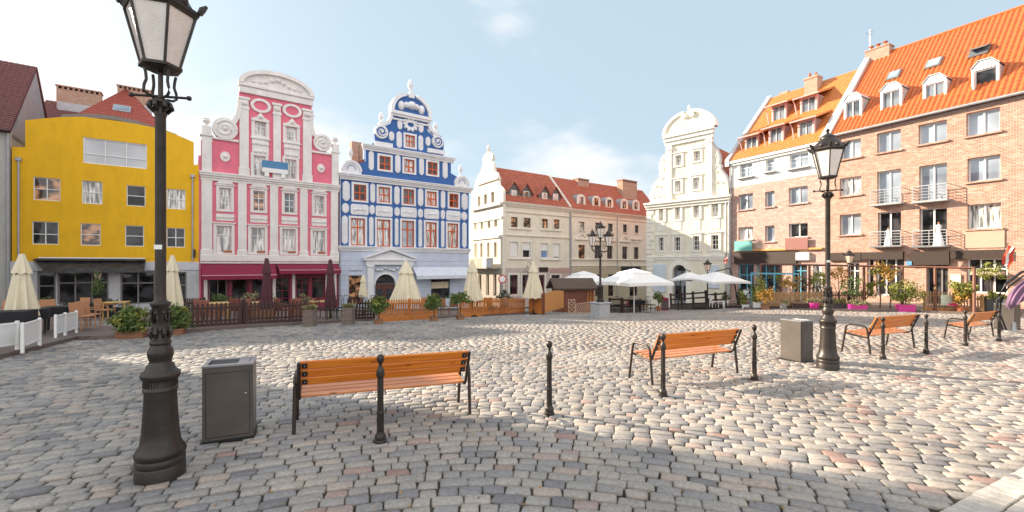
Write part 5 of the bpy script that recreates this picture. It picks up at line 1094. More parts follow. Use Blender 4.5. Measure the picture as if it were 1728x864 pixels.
# ================================================================== street lamps
def lantern(root, z0, r0, r1, hgt, s=1.0, glass=LGLASS, m=IRON, rot=0, n=6, parts=True):
    """tapering six-sided lantern: plate, bars, rim, panes, roof and crown"""
    def ring(r, z, off=0): return [(r*math.cos(rot+2*math.pi*(i)/n), r*math.sin(rot+2*math.pi*(i)/n), z) for i in range(n)]
    fr = MB(); A, B = ring(r0, z0), ring(r1, z0+hgt)
    for i in range(n): fr.tube([A[i], B[i]], .011*s, 6)
    def slab(r_a, r_b, za, zb):
        vs = ring(r_a, za)+ring(r_b, zb); fr.add(vs, [tuple(range(n))[::-1], tuple(range(n, 2*n))]+[(i, (i+1) % n, n+(i+1) % n, n+i) for i in range(n)])
    slab(r0*.55, r0*1.12, z0-.055*s, z0-.025*s); slab(r0*1.14, r0*1.14, z0-.0249*s, z0)
    for (ra, za), (rb, zb) in (((r1*1.02, z0+hgt), (r1*1.10, z0+hgt+.03*s)), ((r1*1.13, z0+hgt+.0301*s), (r1*1.13, z0+hgt+.06*s))): slab(ra, rb, za, zb)
    o = fr.build('lantern_frame', m, root)
    for i in range(n):
        a, b, c, d = Vector(A[i]), Vector(A[(i+1) % n]), Vector(B[(i+1) % n]), Vector(B[i]); q = .96
        MB().add([a*q+Vector((0, 0, z0*(1-q))), b*q+Vector((0, 0, z0*(1-q))), (c.x*q, c.y*q, c.z), (d.x*q, d.y*q, d.z)], [(0, 1, 2, 3)]).build('lantern_pane', glass, o)
    zt = z0+hgt+.06*s
    rf = MB(); prof = [(r1*1.0, zt), (r1*.78, zt+.10*s), (r1*.55, zt+.16*s), (r1*.5, zt+.2*s), (r1*.52, zt+.22*s), (r1*.30, zt+.26*s), (r1*.12, zt+.29*s), (.02*s, zt+.31*s), (.035*s, zt+.35*s), (.0, zt+.40*s)]
    rf.lathe(prof, n*2)
    for i in range(n):
        a = rot+2*math.pi*i/n; c, sn = math.cos(a), math.sin(a); rr = r1*1.12
        rf.tube([(rr*c, rr*sn, zt-.01*s), (rr*1.08*c, rr*1.08*sn, zt+.04*s), (rr*1.2*c, rr*1.2*sn, zt+.075*s)], [.022*s, .028*s, .012*s], 6)
        a2 = a+math.pi/n; c, sn = math.cos(a2), math.sin(a2)
        rf.ball((r1*.9*c, r1*.9*sn, zt+.035*s), .042*s, 8, 6, 1.2)
    rf.build('lantern_roof', m, root, True)
    return zt+.4*s
def big_lamp(label, loc, rz, rot):
    t = thing('street_lamp', label, 'street lamp', loc, rz, 'tall single-lantern street lamps')
    MB().lathe([(.185, -.05), (.185, .10), (.178, .115), (.182, .125), (.182, .17), (.175, .18), (.183, .195), (.19, .225), (.178, .25), (.150, .30), (.137, .40), (.124, .60), (.118, .745), (.118, .765), (.128, .77), (.128, .79), (.120, .80), (.120, .86), (.130, .865), (.142, .885), (.146, .905), (.140, .93), (.120, .945), (.108, .96), (.102, .99), (.083, 1.01), (.080, 1.03), (.090, 1.06), (.096, 1.09), (.093, 1.12), (.080, 1.15), (.073, 1.17), (.080, 1.18), (.080, 1.2), (.072, 1.21)], 36).build('base', IRON, t, True)
    d = MB()
    for i in range(30):
        a = i*2*math.pi/30; d.at(0, 0, 0, a).box(.115, .126, -.006, .006, .806, .856)
    d.at(); d.build('dentil_band', IRON, t)
    MB().lathe([(.072, 1.205), (.072, 1.23), (.062, 1.25), (.062, 1.50), (.072, 1.52), (.076, 1.535), (.072, 1.55), (.052, 1.56), (.044, 1.575), (.041, 1.62), (.040, 3.20), (.046, 3.215), (.05, 3.24), (.046, 3.26), (.056, 3.30), (.075, 3.325), (.07, 3.345), (.05, 3.36)], 24).build('post', IRON, t, True)
    a_ = MB(); cl_ = MB(); rr = random.Random(2)
    for i in range(8):
        a = i*math.pi/4; c, s = math.cos(a), math.sin(a)
        a_.tube([(.064*c, .064*s, 1.23), (.08*c, .08*s, 1.28), (.066*c, .066*s, 1.33)], [.012, .02, .006], 6)
        a2 = a+math.pi/8
        a_.tube([(.064*math.cos(a), .064*math.sin(a), 1.49), (.075*math.cos(a+.2), .075*math.sin(a+.2), 1.40), (.075*math.cos(a2+.2), .075*math.sin(a2+.2), 1.37), (.064*math.cos(a+.78), .064*math.sin(a+.78), 1.49)], .008, 6)
        a_.ball((.068*c, .068*s, 1.46), .018, 7, 5); a_.ball((.07*math.cos(a2), .07*math.sin(a2), 1.30), .014, 7, 5)
        cl_.tube([(.05*c, .05*s, 3.24), (.085*c, .085*s, 3.29), (.078*c, .078*s, 3.33)], [.012, .022, .01], 6)
    a_.build('leaf_ornament', IRON, t, True); cl_.build('capital_leaves', IRON, t, True)
    lb = MB().tube([(-.225, 0, 3.385), (.225, 0, 3.385)], .012, 8).ball((-.225, 0, 3.385), .022, 8, 6).ball((.225, 0, 3.385), .022, 8, 6)
    lb.build('ladder_bar', IRON, t, True)
    MB().tube([(0, 0, 3.35), (0, 0, 3.62)], .02, 8).build('lantern_stem', IRON, t, True)
    for i in range(4):
        a = rot+math.pi/4+i*math.pi/2; c, s = math.cos(a), math.sin(a)
        pts = [(.05, 3.37), (.10, 3.375), (.128, 3.40), (.125, 3.45), (.108, 3.50), (.112, 3.55), (.122, 3.60)]
        MB().tube([(r*c, r*s, z) for r, z in pts], .012, 7).build('lantern_bracket', IRON, t, True)
    lantern(t, 3.655, .145, .262, .465, 1.0, rot=rot)
    MB().box(-.03, .03, -.043, -.036, 2.02, 2.06).build('small_sticker', FRW, t)
    return t
big_lamp('nearest cast iron street lamp, at the left beside the brown bin', gp(271, 803), R(12), R(8))
big_lamp('cast iron street lamp on the right, beside the second bin and bench', gp(1397, 622), R(-20), R(22)).scale = (1.035,)*3
# triple lamp on a granite plinth
b0 = gp(1013, 536.5); SCL = b0.y/F
pl = thing('stone_plinth', 'square grey granite plinth under the three-armed lamp', 'plinth', b0, R(32))
w = 15.0*SCL*.78; ph = 27*SCL
MB().box(-w, w, -w, w, -.2, ph-.08, .02).build('block', STONE, pl); MB().box(-w-.04, w+.04, -w-.04, w+.04, ph-.08, ph, .02).build('cap', STONE, pl)
t = thing('triple_lamp', 'three-armed cast iron lamp standing on the granite plinth', 'street lamp', (b0.x, b0.y, b0.z+ph), R(8))
LH = (510-377)*SCL
k = LH/4.2
MB().lathe([(r*k, z*k) for r, z in [(.20, 0), (.20, .12), (.15, .16), (.15, .75), (.19, .8), (.17, .86), (.09, .9), (.06, 1.0), (.055, 1.9), (.05, 2.35), (.09, 2.4), (.11, 2.5), (.09, 2.6), (.05, 2.65), (.045, 3.3), (.06, 3.35), (.0, 3.4)]], 16).build('post', IRON, t, True)
for i in range(2):
    s = -1 if i else 1
    pts = [(0, 0, 2.72), (s*.2, 0, 2.66), (s*.38, 0, 2.72), (s*.47, 0, 2.86), (s*.45, 0, 2.95)]
    MB().tube([tuple(c*k for c in p) for p in pts], .035*k, 8).tube([tuple(c*k for c in p) for p in [(s*.08, 0, 2.95), (s*.2, 0, 3.05), (s*.3, 0, 2.95), (s*.24, 0, 2.85), (s*.16, 0, 2.9)]], .022*k, 6).build('arm', IRON, t, True)
for px_, zz in ((-.45, 2.95), (.45, 2.95), (0, 3.38)):
    e = bpy.data.objects.new('lantern', None); COL.objects.link(e); e.parent = t; e.location = (px_*k, 0, zz*k)
    lantern(e, .04, .12*k, .225*k, .48*k, .95*k, rot=R(20))
# two slim lamps on the far side
def slim_lamp(label, loc, top_px, base_px, d):
    Hh = (base_px-top_px)*d/F; k = Hh/4.0
    t = thing('slim_lamp_post', label, 'street lamp', loc, 0, 'slim lamp posts by the terraces')
    MB().lathe([(r*k, z*k) for r, z in [(.16, 0), (.16, .08), (.11, .14), (.11, .75), (.13, .8), (.07, .86), (.05, .95), (.04, 2.8), (.07, 2.85), (.05, 2.92), (.04, 3.0)]], 12).build('post', IRON, t, True)
    e = bpy.data.objects.new('lantern', None); COL.objects.link(e); e.parent = t; e.location = (0, 0, 3.0*k)
    lantern(e, .08, .16*k, .27*k, .45*k, k, glass=mat('amber_lantern_glass', (.70, .52, .40), .3)); return t
p = gp(1194, 521); slim_lamp('slim black lamp post in front of the ivory gabled house', p, 437, 521, p.y)
p = on(1433, 25.5); slim_lamp('slim black lamp post behind the pergola of the brick house', p, 420, HY+F*(H0-p.z)/p.y, p.y)
p = on(165, 22.8); slim_lamp('slim lamp post beside the conifer in front of the yellow house', p, 453, HY+F*(H0-p.z)/p.y, p.y)
# ================================================================== bollards
t = thing('bollard', 'x', 'bollard', (0, 0, 0), 0, 'cast iron bollards along the square')
MB().lathe([(.075, -.05), (.075, .02), (.062, .03), (.066, .05), (.066, .07), (.055, .085), (.046, .10), (.044, .12)], 20).build('foot', IRON, t, True)
MB().lathe([(.041, .11), (.041, .30)], 40, .14, 10).lathe([(.037, .335), (.036, .70)], 40, .14, 10).lathe([(.042, .295), (.046, .305), (.046, .32), (.040, .335)], 20).build('shaft', IRON, t, True)
MB().lathe([(.038, .69), (.048, .70), (.051, .715), (.046, .73), (.050, .745), (.042, .765), (.034, .785), (.022, .80), (.018, .82), (.024, .83), (.018, .836), (.034, .845), (.043, .866), (.046, .886), (.041, .908), (.024, .926), (0, .932)], 20).build('finial', IRON, t, True)
BOL = [(642, 748, 148, 'bollard standing right behind the nearest bench'), (927, 700, 123, 'bollard standing alone between the nearest bench and the second bench'), (1119, 670, 105, 'bollard in front of the left end of the second bench'), (1273, 643, 93, 'bollard just past the right end of the second bench, before the second bin'),
       (1490, 608, 71, 'bollard in front of the left end of the third bench'), (1563, 598, 66, 'bollard just past the right end of the third bench'), (1629, 586, 61, 'bollard in front of the left end of the farthest bench'), (1686, 578, 55, 'bollard in front of the right end of the farthest bench')]
for i, (x, y, hpx, lb) in enumerate(BOL):
    p = gp(x, y-2); sc = hpx/F*p.y/.93
    r_ = t if i == 0 else dup(t, p, i*.7)
    r_.location = p; r_['label'] = lb; r_.scale = (sc*.88, sc*.88, sc)
# ================================================================== benches
WOODS = wood_mat('bench_seat_wood', (.46, .15, .05), (.64, .25, .09), 'X', .22); BLn = 2.0
t = thing('park_bench', 'x', 'bench', (0, 0, 0), 0, 'slatted park benches')
# local: x along the bench, back at y=0 (towards the viewer), seat towards +y
for s in (0, 1):
    x = .02 if s == 0 else BLn-.02
    xo = x-.045 if s == 0 else x+.045
    def rnd(pts, n=5):
        o = [pts[0]]
        for a, b, c in zip(pts, pts[1:], pts[2:]):
            a, b, c = map(Vector, (a, b, c)); la = min(.09, (a-b).length*.45); lc = min(.09, (c-b).length*.45)
            p, q = b+(a-b).normalized()*la, b+(c-b).normalized()*lc
            for i in range(n+1):
                u = i/n; o.append(tuple((p*(1-u)**2+b*2*u*(1-u)+q*u*u)))
        return o+[pts[-1]]
    fr = MB().tube(rnd([(xo, .0, -.02), (xo, .07, .60), (xo, .46, .62), (xo, .55, -.02)]), .021, 10)
    fr.build('leg_frame', TUBE, t, True)
    sp = MB().tube(rnd([(x, -.10, .80), (x, .085, .34), (x, .52, .41)]), .019, 10)
    sp.build('seat_support', TUBE, t, True)
dirb = (Vector((x, -.10, .80))-Vector((x, .09, .375))).normalized()
for i in range(3):
    c = Vector((0, .09, .375))+dirb*(.20+i*.107); an = math.atan2(-dirb.y, dirb.z)
    MB().at(0, c.y, c.z, 0, -0+an).box(.03, BLn-.03, .018, .045, -.0495, .0495, .006).build('back_slat', WOODB, t)
    br = MB().at(0, c.y, c.z, 0, an)
    for xx in (.05, BLn-.05-.055): br.box(xx, xx+.055, .005, .0185, -.032, .032, .004)
    br.build('slat_bracket', IRONB, t)
    bo = MB().at(0, c.y, c.z, 0, an)
    for xx in (.0775, BLn-.0775): bo.ball((xx, .004, 0), .008, 6, 5)
    bo.build('bolt', STEEL, t)
for i in range(4):
    q = (i+.5)/4; c = Vector((0, .09, .365)).lerp(Vector((0, .51, .43)), q); an = math.atan2(.065, .42)
    MB().at(0, c.y, c.z, 0, an).box(.03, BLn-.03, -.044, .044, 0, .028, .006).build('seat_slat', WOODS, t)
BN = [((500, 733), (796, 697), 'nearest park bench, seen from behind beside the left bin'), ((1103, 648.5), (1246, 628.5), 'second park bench, in full sun left of the second bin'), ((1470, 598.5), (1544, 587), 'third park bench, just right of the right-hand street lamp'), ((1636, 574.5), (1690, 565), 'farthest park bench, close to the right edge of the square')]
for i, (a, b, lb) in enumerate(BN):
    A, B = gp(*a), gp(*b); d = (B-A); ln = Vector((d.x, d.y)).length
    if i == 3: B = A+Vector((d.x, d.y, 0)).normalized()*2.0; ln = 2.0
    sc = min(max(ln/(BLn+.05), .9), 1.12)
    r_ = t if i == 0 else dup(t, A)
    r_.location = A; r_['label'] = lb; r_.scale = (ln/(BLn+.05), sc, sc if i else 1.03)
    r_.rotation_euler = (0, math.atan2(A.z-gz(B.x, B.y), ln), math.atan2(d.y, d.x))
# ================================================================== litter bins
def bin_(label, loc, rz, w, dp, hh, first=[None]):
    t = thing('litter_bin', label, 'litter bin', loc, rz, 'square steel litter bins')
    MB().box(0, w, 0, dp, -.03, hh, .006).build('body', BINM, t)
    MB().box(.03, w-.03, -.003, -.0005, .05, .055).box(.03, w-.03, -.003, -.0005, hh-.06, hh-.055).box(.03, .034, -.003, -.0005, .055, hh-.06).box(w-.034, w-.03, -.003, -.0005, .055, hh-.06).build('door_seam', IRONB, t)
    MB().at(w-.07, -.001, hh*.62, 0, R(90)).lathe([(.012, -.003), (.012, .006), (.006, .008)], 12).build('lock', STEEL, t)
    MB().box(-.012, w+.012, -.012, dp+.012, -.05, .02).build('foot_plate', IRONB, t)
    fr = MB().box(-.004, w+.004, -.004, .04, hh+.001, hh+.03, .004).box(-.004, w+.004, dp-.04, dp+.004, hh+.001, hh+.03, .004).box(-.004, .04, .041, dp-.041, hh+.001, hh+.03, .004).box(w-.04, w+.004, .041, dp-.041, hh+.001, hh+.03, .004)
    fr.build('lid_frame', STEEL, t)
    MB().box(.05, w*.66, .05, dp-.05, hh+.002, hh+.012).build('opening', IRONB, t); MB().box(w*.67, w-.05, .05, dp-.05, hh+.003, hh+.02).build('ashtray_grille', STEEL, t)
    return t
p = gp(340.5, 750); q = gp(427, 738.5)
d = q-p; bin_('nearest dark steel litter bin, in shade right of the left lamp', p, math.atan2(d.y, d.x), Vector((d.x, d.y)).length, .38, .80)
p = gp(1351.5, 612); q = gp(1376, 609.5); rz = R(14)
bin_('sunlit steel litter bin beside the right-hand street lamp', p, R(20), .37, .47, .85)
bin_('steel litter bin cut by the right edge of the photo', gp(1712, 557), R(28), .62, .5, .86)
# ================================================================== terraces: decks, fences, furniture, plants
def poly_thing(name, label, cat, pts, h, m, part='boards'):
    """low platform over ground points (world x,y), top at a level set by its highest corner"""
    zs = [gz(*p) for p in pts]; c = pts[0]
    t = thing(name, label, cat, (c[0], c[1], gz(*c)))
    k = len(pts); ar = sum(pts[i][0]*pts[(i+1) % k][1]-pts[(i+1) % k][0]*pts[i][1] for i in range(k))
    if ar < 0: pts = pts[::-1]
    z0 = t.location.z
    vs = [(p[0]-c[0], p[1]-c[1], gz(*p)-z0-.3) for p in pts]+[(p[0]-c[0], p[1]-c[1], gz(*p)-z0+h) for p in pts]
    MB().add(vs, [tuple(range(k))[::-1], tuple(range(k, 2*k))]+[(i, (i+1) % k, k+(i+1) % k, k+i) for i in range(k)]).build(part, m, t)
    return t
XY = lambda p: (p.x, p.y)
poly_thing('cafe_deck', 'dark wooden cafe deck in front of the yellow and pink houses', 'deck', [XY(gp(-40, 612)), XY(gp(0, 606)), XY(gp(130, 573)), XY(gp(200, 572)), XY(gp(318, 561)), XY(gp(420, 553)), XY(gp(545, 546)), XY(gp(632, 541)), XY(on(600, 30)), XY(on(337, 30)), XY(on(30, 23)), XY(on(-60, 21))], .10, DECK)
poly_thing('terrace_deck', 'brown deck behind the orange picket fences of the blue house', 'deck', [XY(gp(638, 543)), XY(gp(737, 537.5)), XY(gp(775, 535.5)), XY(gp(886, 530)), XY(on(900, 31)), XY(on(640, 31))], .09, DECK)
poly_thing('timber_deck', 'dark timber deck under the white parasols by the ivory house', 'deck', [XY(gp(1135, 522)), XY(gp(1228, 520)), XY(gp(1262, 519)), XY(on(1270, 40)), XY(on(1135, 44))], .15, WOODD)
poly_thing('pergola_deck', 'raised boarded deck under the pergola of the brick houses', 'deck', [XY(gp(1255, 522.5)), XY(gp(1460, 526)), XY(gp(1530, 526)), XY(gp(1640, 531)), XY(gp(1720, 536)), XY(on(1730, 24.5)), XY(on(1560, 31)), XY(on(1262, 40))], .12, DECK)
# ---- picket fence between two pixels on the ground
def fence(name, label, A, B, hgt, m, pk=.075, gap=.055, z0=.1, rails=(.18, .75), wave=0, base=None, cat='fence', group=None, thick=.022, posts=True, bm=None):
    d = B-A; ln = Vector((d.x, d.y)).length
    t = thing(name, label, cat, A, math.atan2(d.y, d.x), group); t.rotation_euler = (0, -math.atan2(B.z-A.z, ln), math.atan2(d.y, d.x))
    n = int(ln/(pk+gap)); c = MB()
    for i in range(n):
        x = (i+.5)*ln/n; hh = hgt*(1+wave*math.cos(2*math.pi*x/1.3)); c.plate([(x-pk/2, z0), (x+pk/2, z0), (x+pk/2, z0+hh-.05), (x, z0+hh), (x-pk/2, z0+hh-.05)], -thick, 0)
    c.build('pickets', m, t)
    for q in rails: MB().box(0, ln, .002, .045, z0+hgt*q-.035, z0+hgt*q+.035).build('rail', m, t)
    if posts:
        k = max(1, round(ln/1.9))
        for i in range(k+1): MB().box(ln*i/k-.045, ln*i/k+.045, .005, .095, 0, z0+hgt*1.02, .008).build('post', m, t)
    if base: MB().box(0, ln, -.06, .03, -.25, z0+.06, .01).build('base_board', base, t)
    return t
fence('picket_fence', 'dark brown picket fence in front of the pink house, left stretch', gp(312, 557), gp(406, 551), .80, WOODD, z0=.12, base=WOODD, group='dark picket fences')
fence('picket_fence', 'dark brown picket fence in front of the pink house, right stretch', gp(412, 550.5), gp(515, 545), .80, WOODD, z0=.12, base=WOODD, group='dark picket fences')
fence('picket_fence', 'dark brown picket fence between the grass pots and the orange fence', gp(588, 543), gp(632, 540.5), .85, WOODD, z0=.12, wave=.12, base=WOODD, group='dark picket fences')
fence('picket_fence', 'orange picket fence on a plank base below the large cream parasol', gp(640, 543), gp(736, 537.5), .80, WOODF, pk=.065, gap=.06, z0=.15, base=WOODF, group='orange picket fences')
fence('picket_fence', 'orange picket fence on a plank base left of the board screen', gp(777, 535.5), gp(885, 529.5), .85, WOODF, pk=.07, gap=.06, z0=.15, base=WOODF, wave=.03, group='orange picket fences')
fence('picket_fence', 'dark fence along the side of the yellow house terrace', on(305, 18.5), on(345, 20), .9, WOODD, z0=.1, group='dark picket fences')
# ---- white fabric fence panels on the left
A0 = gp(-34, 612); 
for i, (a, b, lb) in enumerate((((-16, 603), (27, 597), 'white fabric screen nearest the left edge of the photo'), ((38, 600), (67, 589), 'white fabric screen at the corner of the deck'), ((94, 576), (110, 571.5), 'white fabric screen further back, left of the pair'), ((110.5, 571), (129, 566), 'white fabric screen further back, right of the pair'))):
    A, B = gp(*a), gp(*b); d = B-A; ln = max(.5, Vector((d.x, d.y)).length)
    t = thing('terrace_screen', lb, 'screen', (A.x, A.y, A.z+.1), math.atan2(d.y, d.x), 'white terrace screens')
    hh = .62
    for x in (0, ln): MB().box(x-.03, x+.03, -.03, .03, -.05, hh+.04, .006).build('post', FRW, t)
    MB().box(.03, ln-.03, -.02, .02, hh-.03, hh+.01).box(.03, ln-.03, -.02, .02, .1, .13).build('rail', FRW, t)
    MB().box(.04, ln-.04, -.006, .006, .13, hh-.03).build('fabric', CLOTHW, t)
# ---- umbrellas
def closed_umbrella(label, loc, top, r, m, zc=.75, cap=True, lean=0, wr=False):
    t = thing('closed_parasol', label, 'parasol', loc, random.uniform(0, 6), 'closed parasols')
    MB().lathe([(.028, -.1), (.028, top-.05)], 10).build('pole', WOODR if m is CANV else IRONB, t, True)
    c = MB(); n = 48; prof = []
    vs = []; K = 14
    for j in range(K+1):
        q = j/K; z = zc+(top-zc)*(1-q)
        rr = .07+(r-.07)*q**.9
        for i in range(n):
            a = 2*math.pi*i/n; f = 1+(.05+.20*q)*math.cos(8*a+.5*math.sin(3*a+q*2))+.05*math.sin(3*a+4*q)
            vs.append((rr*f*math.cos(a), rr*f*math.sin(a), z+(.05*math.cos(8*a)*q)))
    c.add(vs, [(j*n+i, (j+1)*n+i, (j+1)*n+(i+1) % n, j*n+(i+1) % n) for j in range(K) for i in range(n)]+[tuple(range(n))[::-1]])
    c.build('canopy', m, t, True)
    if cap:
        zc2 = top-(top-zc)*.30; r2 = .07+(r-.07)*.33+.03; vs = []
        for j in range(5):
            q = j/4; z = top+.03+(zc2-top-.03)*q; rr = .06+(r2*1.12-.06)*q
            for i in range(n):
                a = 2*math.pi*i/n; f = 1+.14*q*math.cos(8*a+.4); vs.append((rr*f*math.cos(a), rr*f*math.sin(a), z+.03*math.cos(8*a)*q))
        MB().add(vs, [(j*n+i, (j+1)*n+i, (j+1)*n+(i+1) % n, j*n+(i+1) % n) for j in range(4) for i in range(n)]+[tuple(range(n))[::-1]]).build('cap', m, t, True)
    if wr: MB().lathe([(r*.7, zc+(top-zc)*.42), (r*.74, zc+(top-zc)*.44), (r*.7, zc+(top-zc)*.46)], 24).build('strap', m, t, True)
    MB().lathe([(.25, -.02), (.25, .06), (.05, .1), (.04, .3)], 16).build('base', IRONB, t, True)
    return t
def um(px, d, ytop, ybot, rpx, label, m=CANV, **k):
    p = on(px, d); r_ = (px-CX)/F; st = math.sqrt(1+r_*r_)
    top = H0-p.z-(ytop-HY)/F*d; zc = H0-p.z-(ybot-HY)/F*d
    return closed_umbrella(label, p, top, rpx/F*d/st, m, zc, **k)
um(37, 13.2, 430, 536, 29, 'large closed cream parasol at the left end of the deck')
um(291, 17.5, 432, 518, 17, 'closed cream parasol half hidden behind the left lamp post')
um(613, 25.5, 465, 501, 7, 'small closed pale parasol in front of the blue house window')
um(685, 20.9, 441, 511, 24, 'large closed cream parasol behind the orange picket fence')
um(797, 23.2, 440, 507, 15, 'closed cream parasol in front of the corner of the cream house')
um(900, 26.5, 441, 503, 15, 'closed cream parasol between the cream house and the brown kiosk')
um(450, 17.5, 437, 520, 10, 'closed burgundy parasol at the middle of the pink house', BURG, wr=True)
um(557.5, 19.5, 439, 518, 9, 'closed burgundy parasol at the right end of the pink house', BURG, wr=True)
um(411, 17.2, 505, 545, 7, 'dark covered parasol tied down at the gap in the dark fence', CLOTHB, cap=False)
def open_umbrella(label, loc, half, zt, ze, rz, m=CANW, tiers=True, tilt=0, pole=True, val=.2):
    t = thing('open_parasol', label, 'parasol', loc, rz, 'open white parasols')
    c = MB(); pts = []
    N_ = 12
    def edge(hw, z, sag):
        o = []
        for sd in range(4):
            for i in range(N_):
                u = -1+2*i/N_; s_ = sag*(1-u*u); p = {0: (u, -1+s_*.06), 1: (1-s_*.06, u), 2: (-u, 1-s_*.06), 3: (-1+s_*.06, -u)}[sd]
                o.append((p[0]*hw, p[1]*hw, z+s_*.03))
        return o
    n = 4*N_
    if tiers:
        rings = [edge(half, ze, 1), edge(half*.72, ze+(zt-ze)*.30, .7), edge(half*.42, ze+(zt-ze)*.64, .4)]
    else: rings = [edge(half, ze, 1), edge(half*.6, ze+(zt-ze)*.42, .6), edge(half*.25, ze+(zt-ze)*.76, .3)]
    vs = [v for r_ in [[(x, y, z-val) for x, y, z in rings[0]]]+rings for v in r_]; k = len(rings)+1
    c.add(vs+[(0, 0, zt-.1 if tiers else zt)], [(j*n+i, j*n+(i+1) % n, (j+1)*n+(i+1) % n, (j+1)*n+i) for j in range(k-1) for i in range(n)]+[((k-1)*n+i, (k-1)*n+(i+1) % n, k*n) for i in range(n)])
    o = c.build('canopy', m, t, True); o.rotation_euler = (tilt, 0, 0)
    if tiers:
        e = edge(half*.45, ze+(zt-ze)*.70, .5); e2 = [(x, y, z-.12) for x, y, z in e]
        MB().add(e2+e+[(0, 0, zt)], [(i, (i+1) % n, n+(i+1) % n, n+i) for i in range(n)]+[(n+i, n+(i+1) % n, 2*n) for i in range(n)]).build('top_tier', m, t, True)
    if pole: MB().tube([(0, 0, 0), (0, 0, zt-.1)], .035, 8).build('pole', FRW, t, True)
    rb = MB()
    for sx in (-1, 1):
        for sy in (-1, 1): rb.tube([(0, 0, zt-.15), (sx*half*.97, sy*half*.97, ze-.01)], .018, 5)
    ro = rb.build('ribs', FRW, t); ro.rotation_euler = (tilt, 0, 0)
    return t
def ou(px, d, yt, ye, hpx, label, rz, **k):
    p = on(px, d); return open_umbrella(label, p, hpx/F*d*.80, H0-p.z-(yt-HY)/F*d, H0-p.z-(ye-HY)/F*d, rz, **k)
ou(1070, 29.0, 453, 476, 56, 'large open white parasol beside the triple lamp', R(24))
ou(985, 34.0, 457, 476, 44, 'open white parasol behind the brown kiosk', R(20))
def cantilever(label, px, d, yt, ye, hpx, rz, mast_px, tilt):
    t = ou(px, d, yt, ye, hpx, label, rz, tiers=False, tilt=tilt, pole=False, val=.14); p = t.location; q = on(mast_px, d+.8); m4 = Matrix.Rotation(-rz, 4, 'Z')
    b = m4 @ Vector((q.x-p.x, q.y-p.y, q.z-p.z)); zt = H0-p.z-(yt-HY)/F*d
    MB().tube([tuple(b), (b.x*.85, b.y*.85, zt*.6), (b.x*.6, b.y*.6, zt+.25), (0, 0, zt)], .045, 8).build('mast', IRONB, t, True); return t
cantilever('tilted open white parasol before the arched door of the ivory house', 1165, 35.0, 458, 471, 27, R(15), 1144, R(-5))
cantilever('wide open ivory parasol in front of the right half of the ivory house', 1208, 33.0, 458, 472, 44, R(12), 1246, R(4))
# folded purple cantilever parasol at the right edge
p = on(1710, 14.5); t = thing('folded_parasol', 'folded purple cantilever parasol hanging from a curved arm at the right edge', 'parasol', p, R(-20))
zc = H0-p.z; top = zc-(425-HY)/F*14.5; bot = zc-(500-HY)/F*14.5
MB().tube([(-.25, 0, 0), (-.42, 0, .6), (-.40, 0, 1.1), (-.2, 0, 1.6), (.2, 0, 2.0), (.9, 0, 2.25)], .04, 8).tube([(-.15, 0, .0), (-.33, 0, .6), (-.31, 0, 1.05), (-.12, 0, 1.5), (.25, 0, 1.88), (.9, 0, 2.12)], .025, 8).build('curved_arm', IRONB, t, True)
cv = MB(); vs = []; n = 24; K = 12
for j in range(K+1):
    q = j/K; c = Vector((.75-.75*q-.12*math.sin(q*3), 0, 2.1-(2.1-.85)*q)); rr = .06+.16*math.sin(math.pi*min(1, q*.85)) if j < K else .05
    for i in range(n):
        a = 2*math.pi*i/n; f = 1+.22*math.cos(6*a+3*q); vs.append((c.x+rr*f*math.cos(a), c.y+rr*f*math.sin(a)*.9, c.z+.1*math.cos(a)*q))
cv.add(vs, [(j*n+i, (j+1)*n+i, (j+1)*n+(i+1) % n, j*n+(i+1) % n) for j in range(K) for i in range(n)]+[tuple(range(n))[::-1], tuple(K*n+i for i in range(n))]).build('folded_canopy', MAUVE, t, True)
MB().lathe([(.3, 0), (.3, .08), (.08, .1), (.06, .35)], 14).build('base', STEEL, t, True)
# ================================================================== kiosk, screens, lattice
p = gp(966, 527); q = gp(1008, 525); t = thing('wooden_kiosk', 'small brown wooden kiosk with a shingled roof', 'kiosk', p, R(8)); kz = p.y/F
x0, x1 = -27*kz, 43*kz; hh = (527-484)*kz; dp = 2.0; rt_ = (527-470)*kz
MB().box(x0+.15, x1-.2, 0, dp, -.2, hh).plate([(x0+.15, hh), (x0+.16, hh), (x0+.16, hh+.01)], 0, dp).add([(x0+.15, 0, hh), (x0+.15, dp, hh), (x0+.15, dp/2, rt_-.05), (x1-.2, 0, hh), (x1-.2, dp, hh), (x1-.2, dp/2, rt_-.05)], [(0, 2, 1), (3, 4, 5)]).build('wall', WOODR, t)
SH = mat('brown_shingles', (.105, .075, .055), .85, var=.25, scale=9)
MB().tiles((x0-.25, -.35, hh-.12), (x1, -.35, hh-.12), (x1, dp/2, rt_), (x0-.25, dp/2, rt_), .4, .25, .005, .015).tiles((x1, dp+.35, hh-.12), (x0-.25, dp+.35, hh-.12), (x0-.25, dp/2, rt_), (x1, dp/2, rt_), .4, .25, .005, .015).build('roof', SH, t)
for i in range(3): MB().box(x1-.7+i*.2, x1-.62+i*.2, -.04, 0, .2, hh-.1).build('orange_lath', WOODF, t)
lf_ = MB()
for i in range(9): lf_.box(x0+.2, x1-.75, -.018, -.001, .05+i*hh/9.5, .05+(i+.93)*hh/9.5)
lf_.build('cladding', WOODR, t)
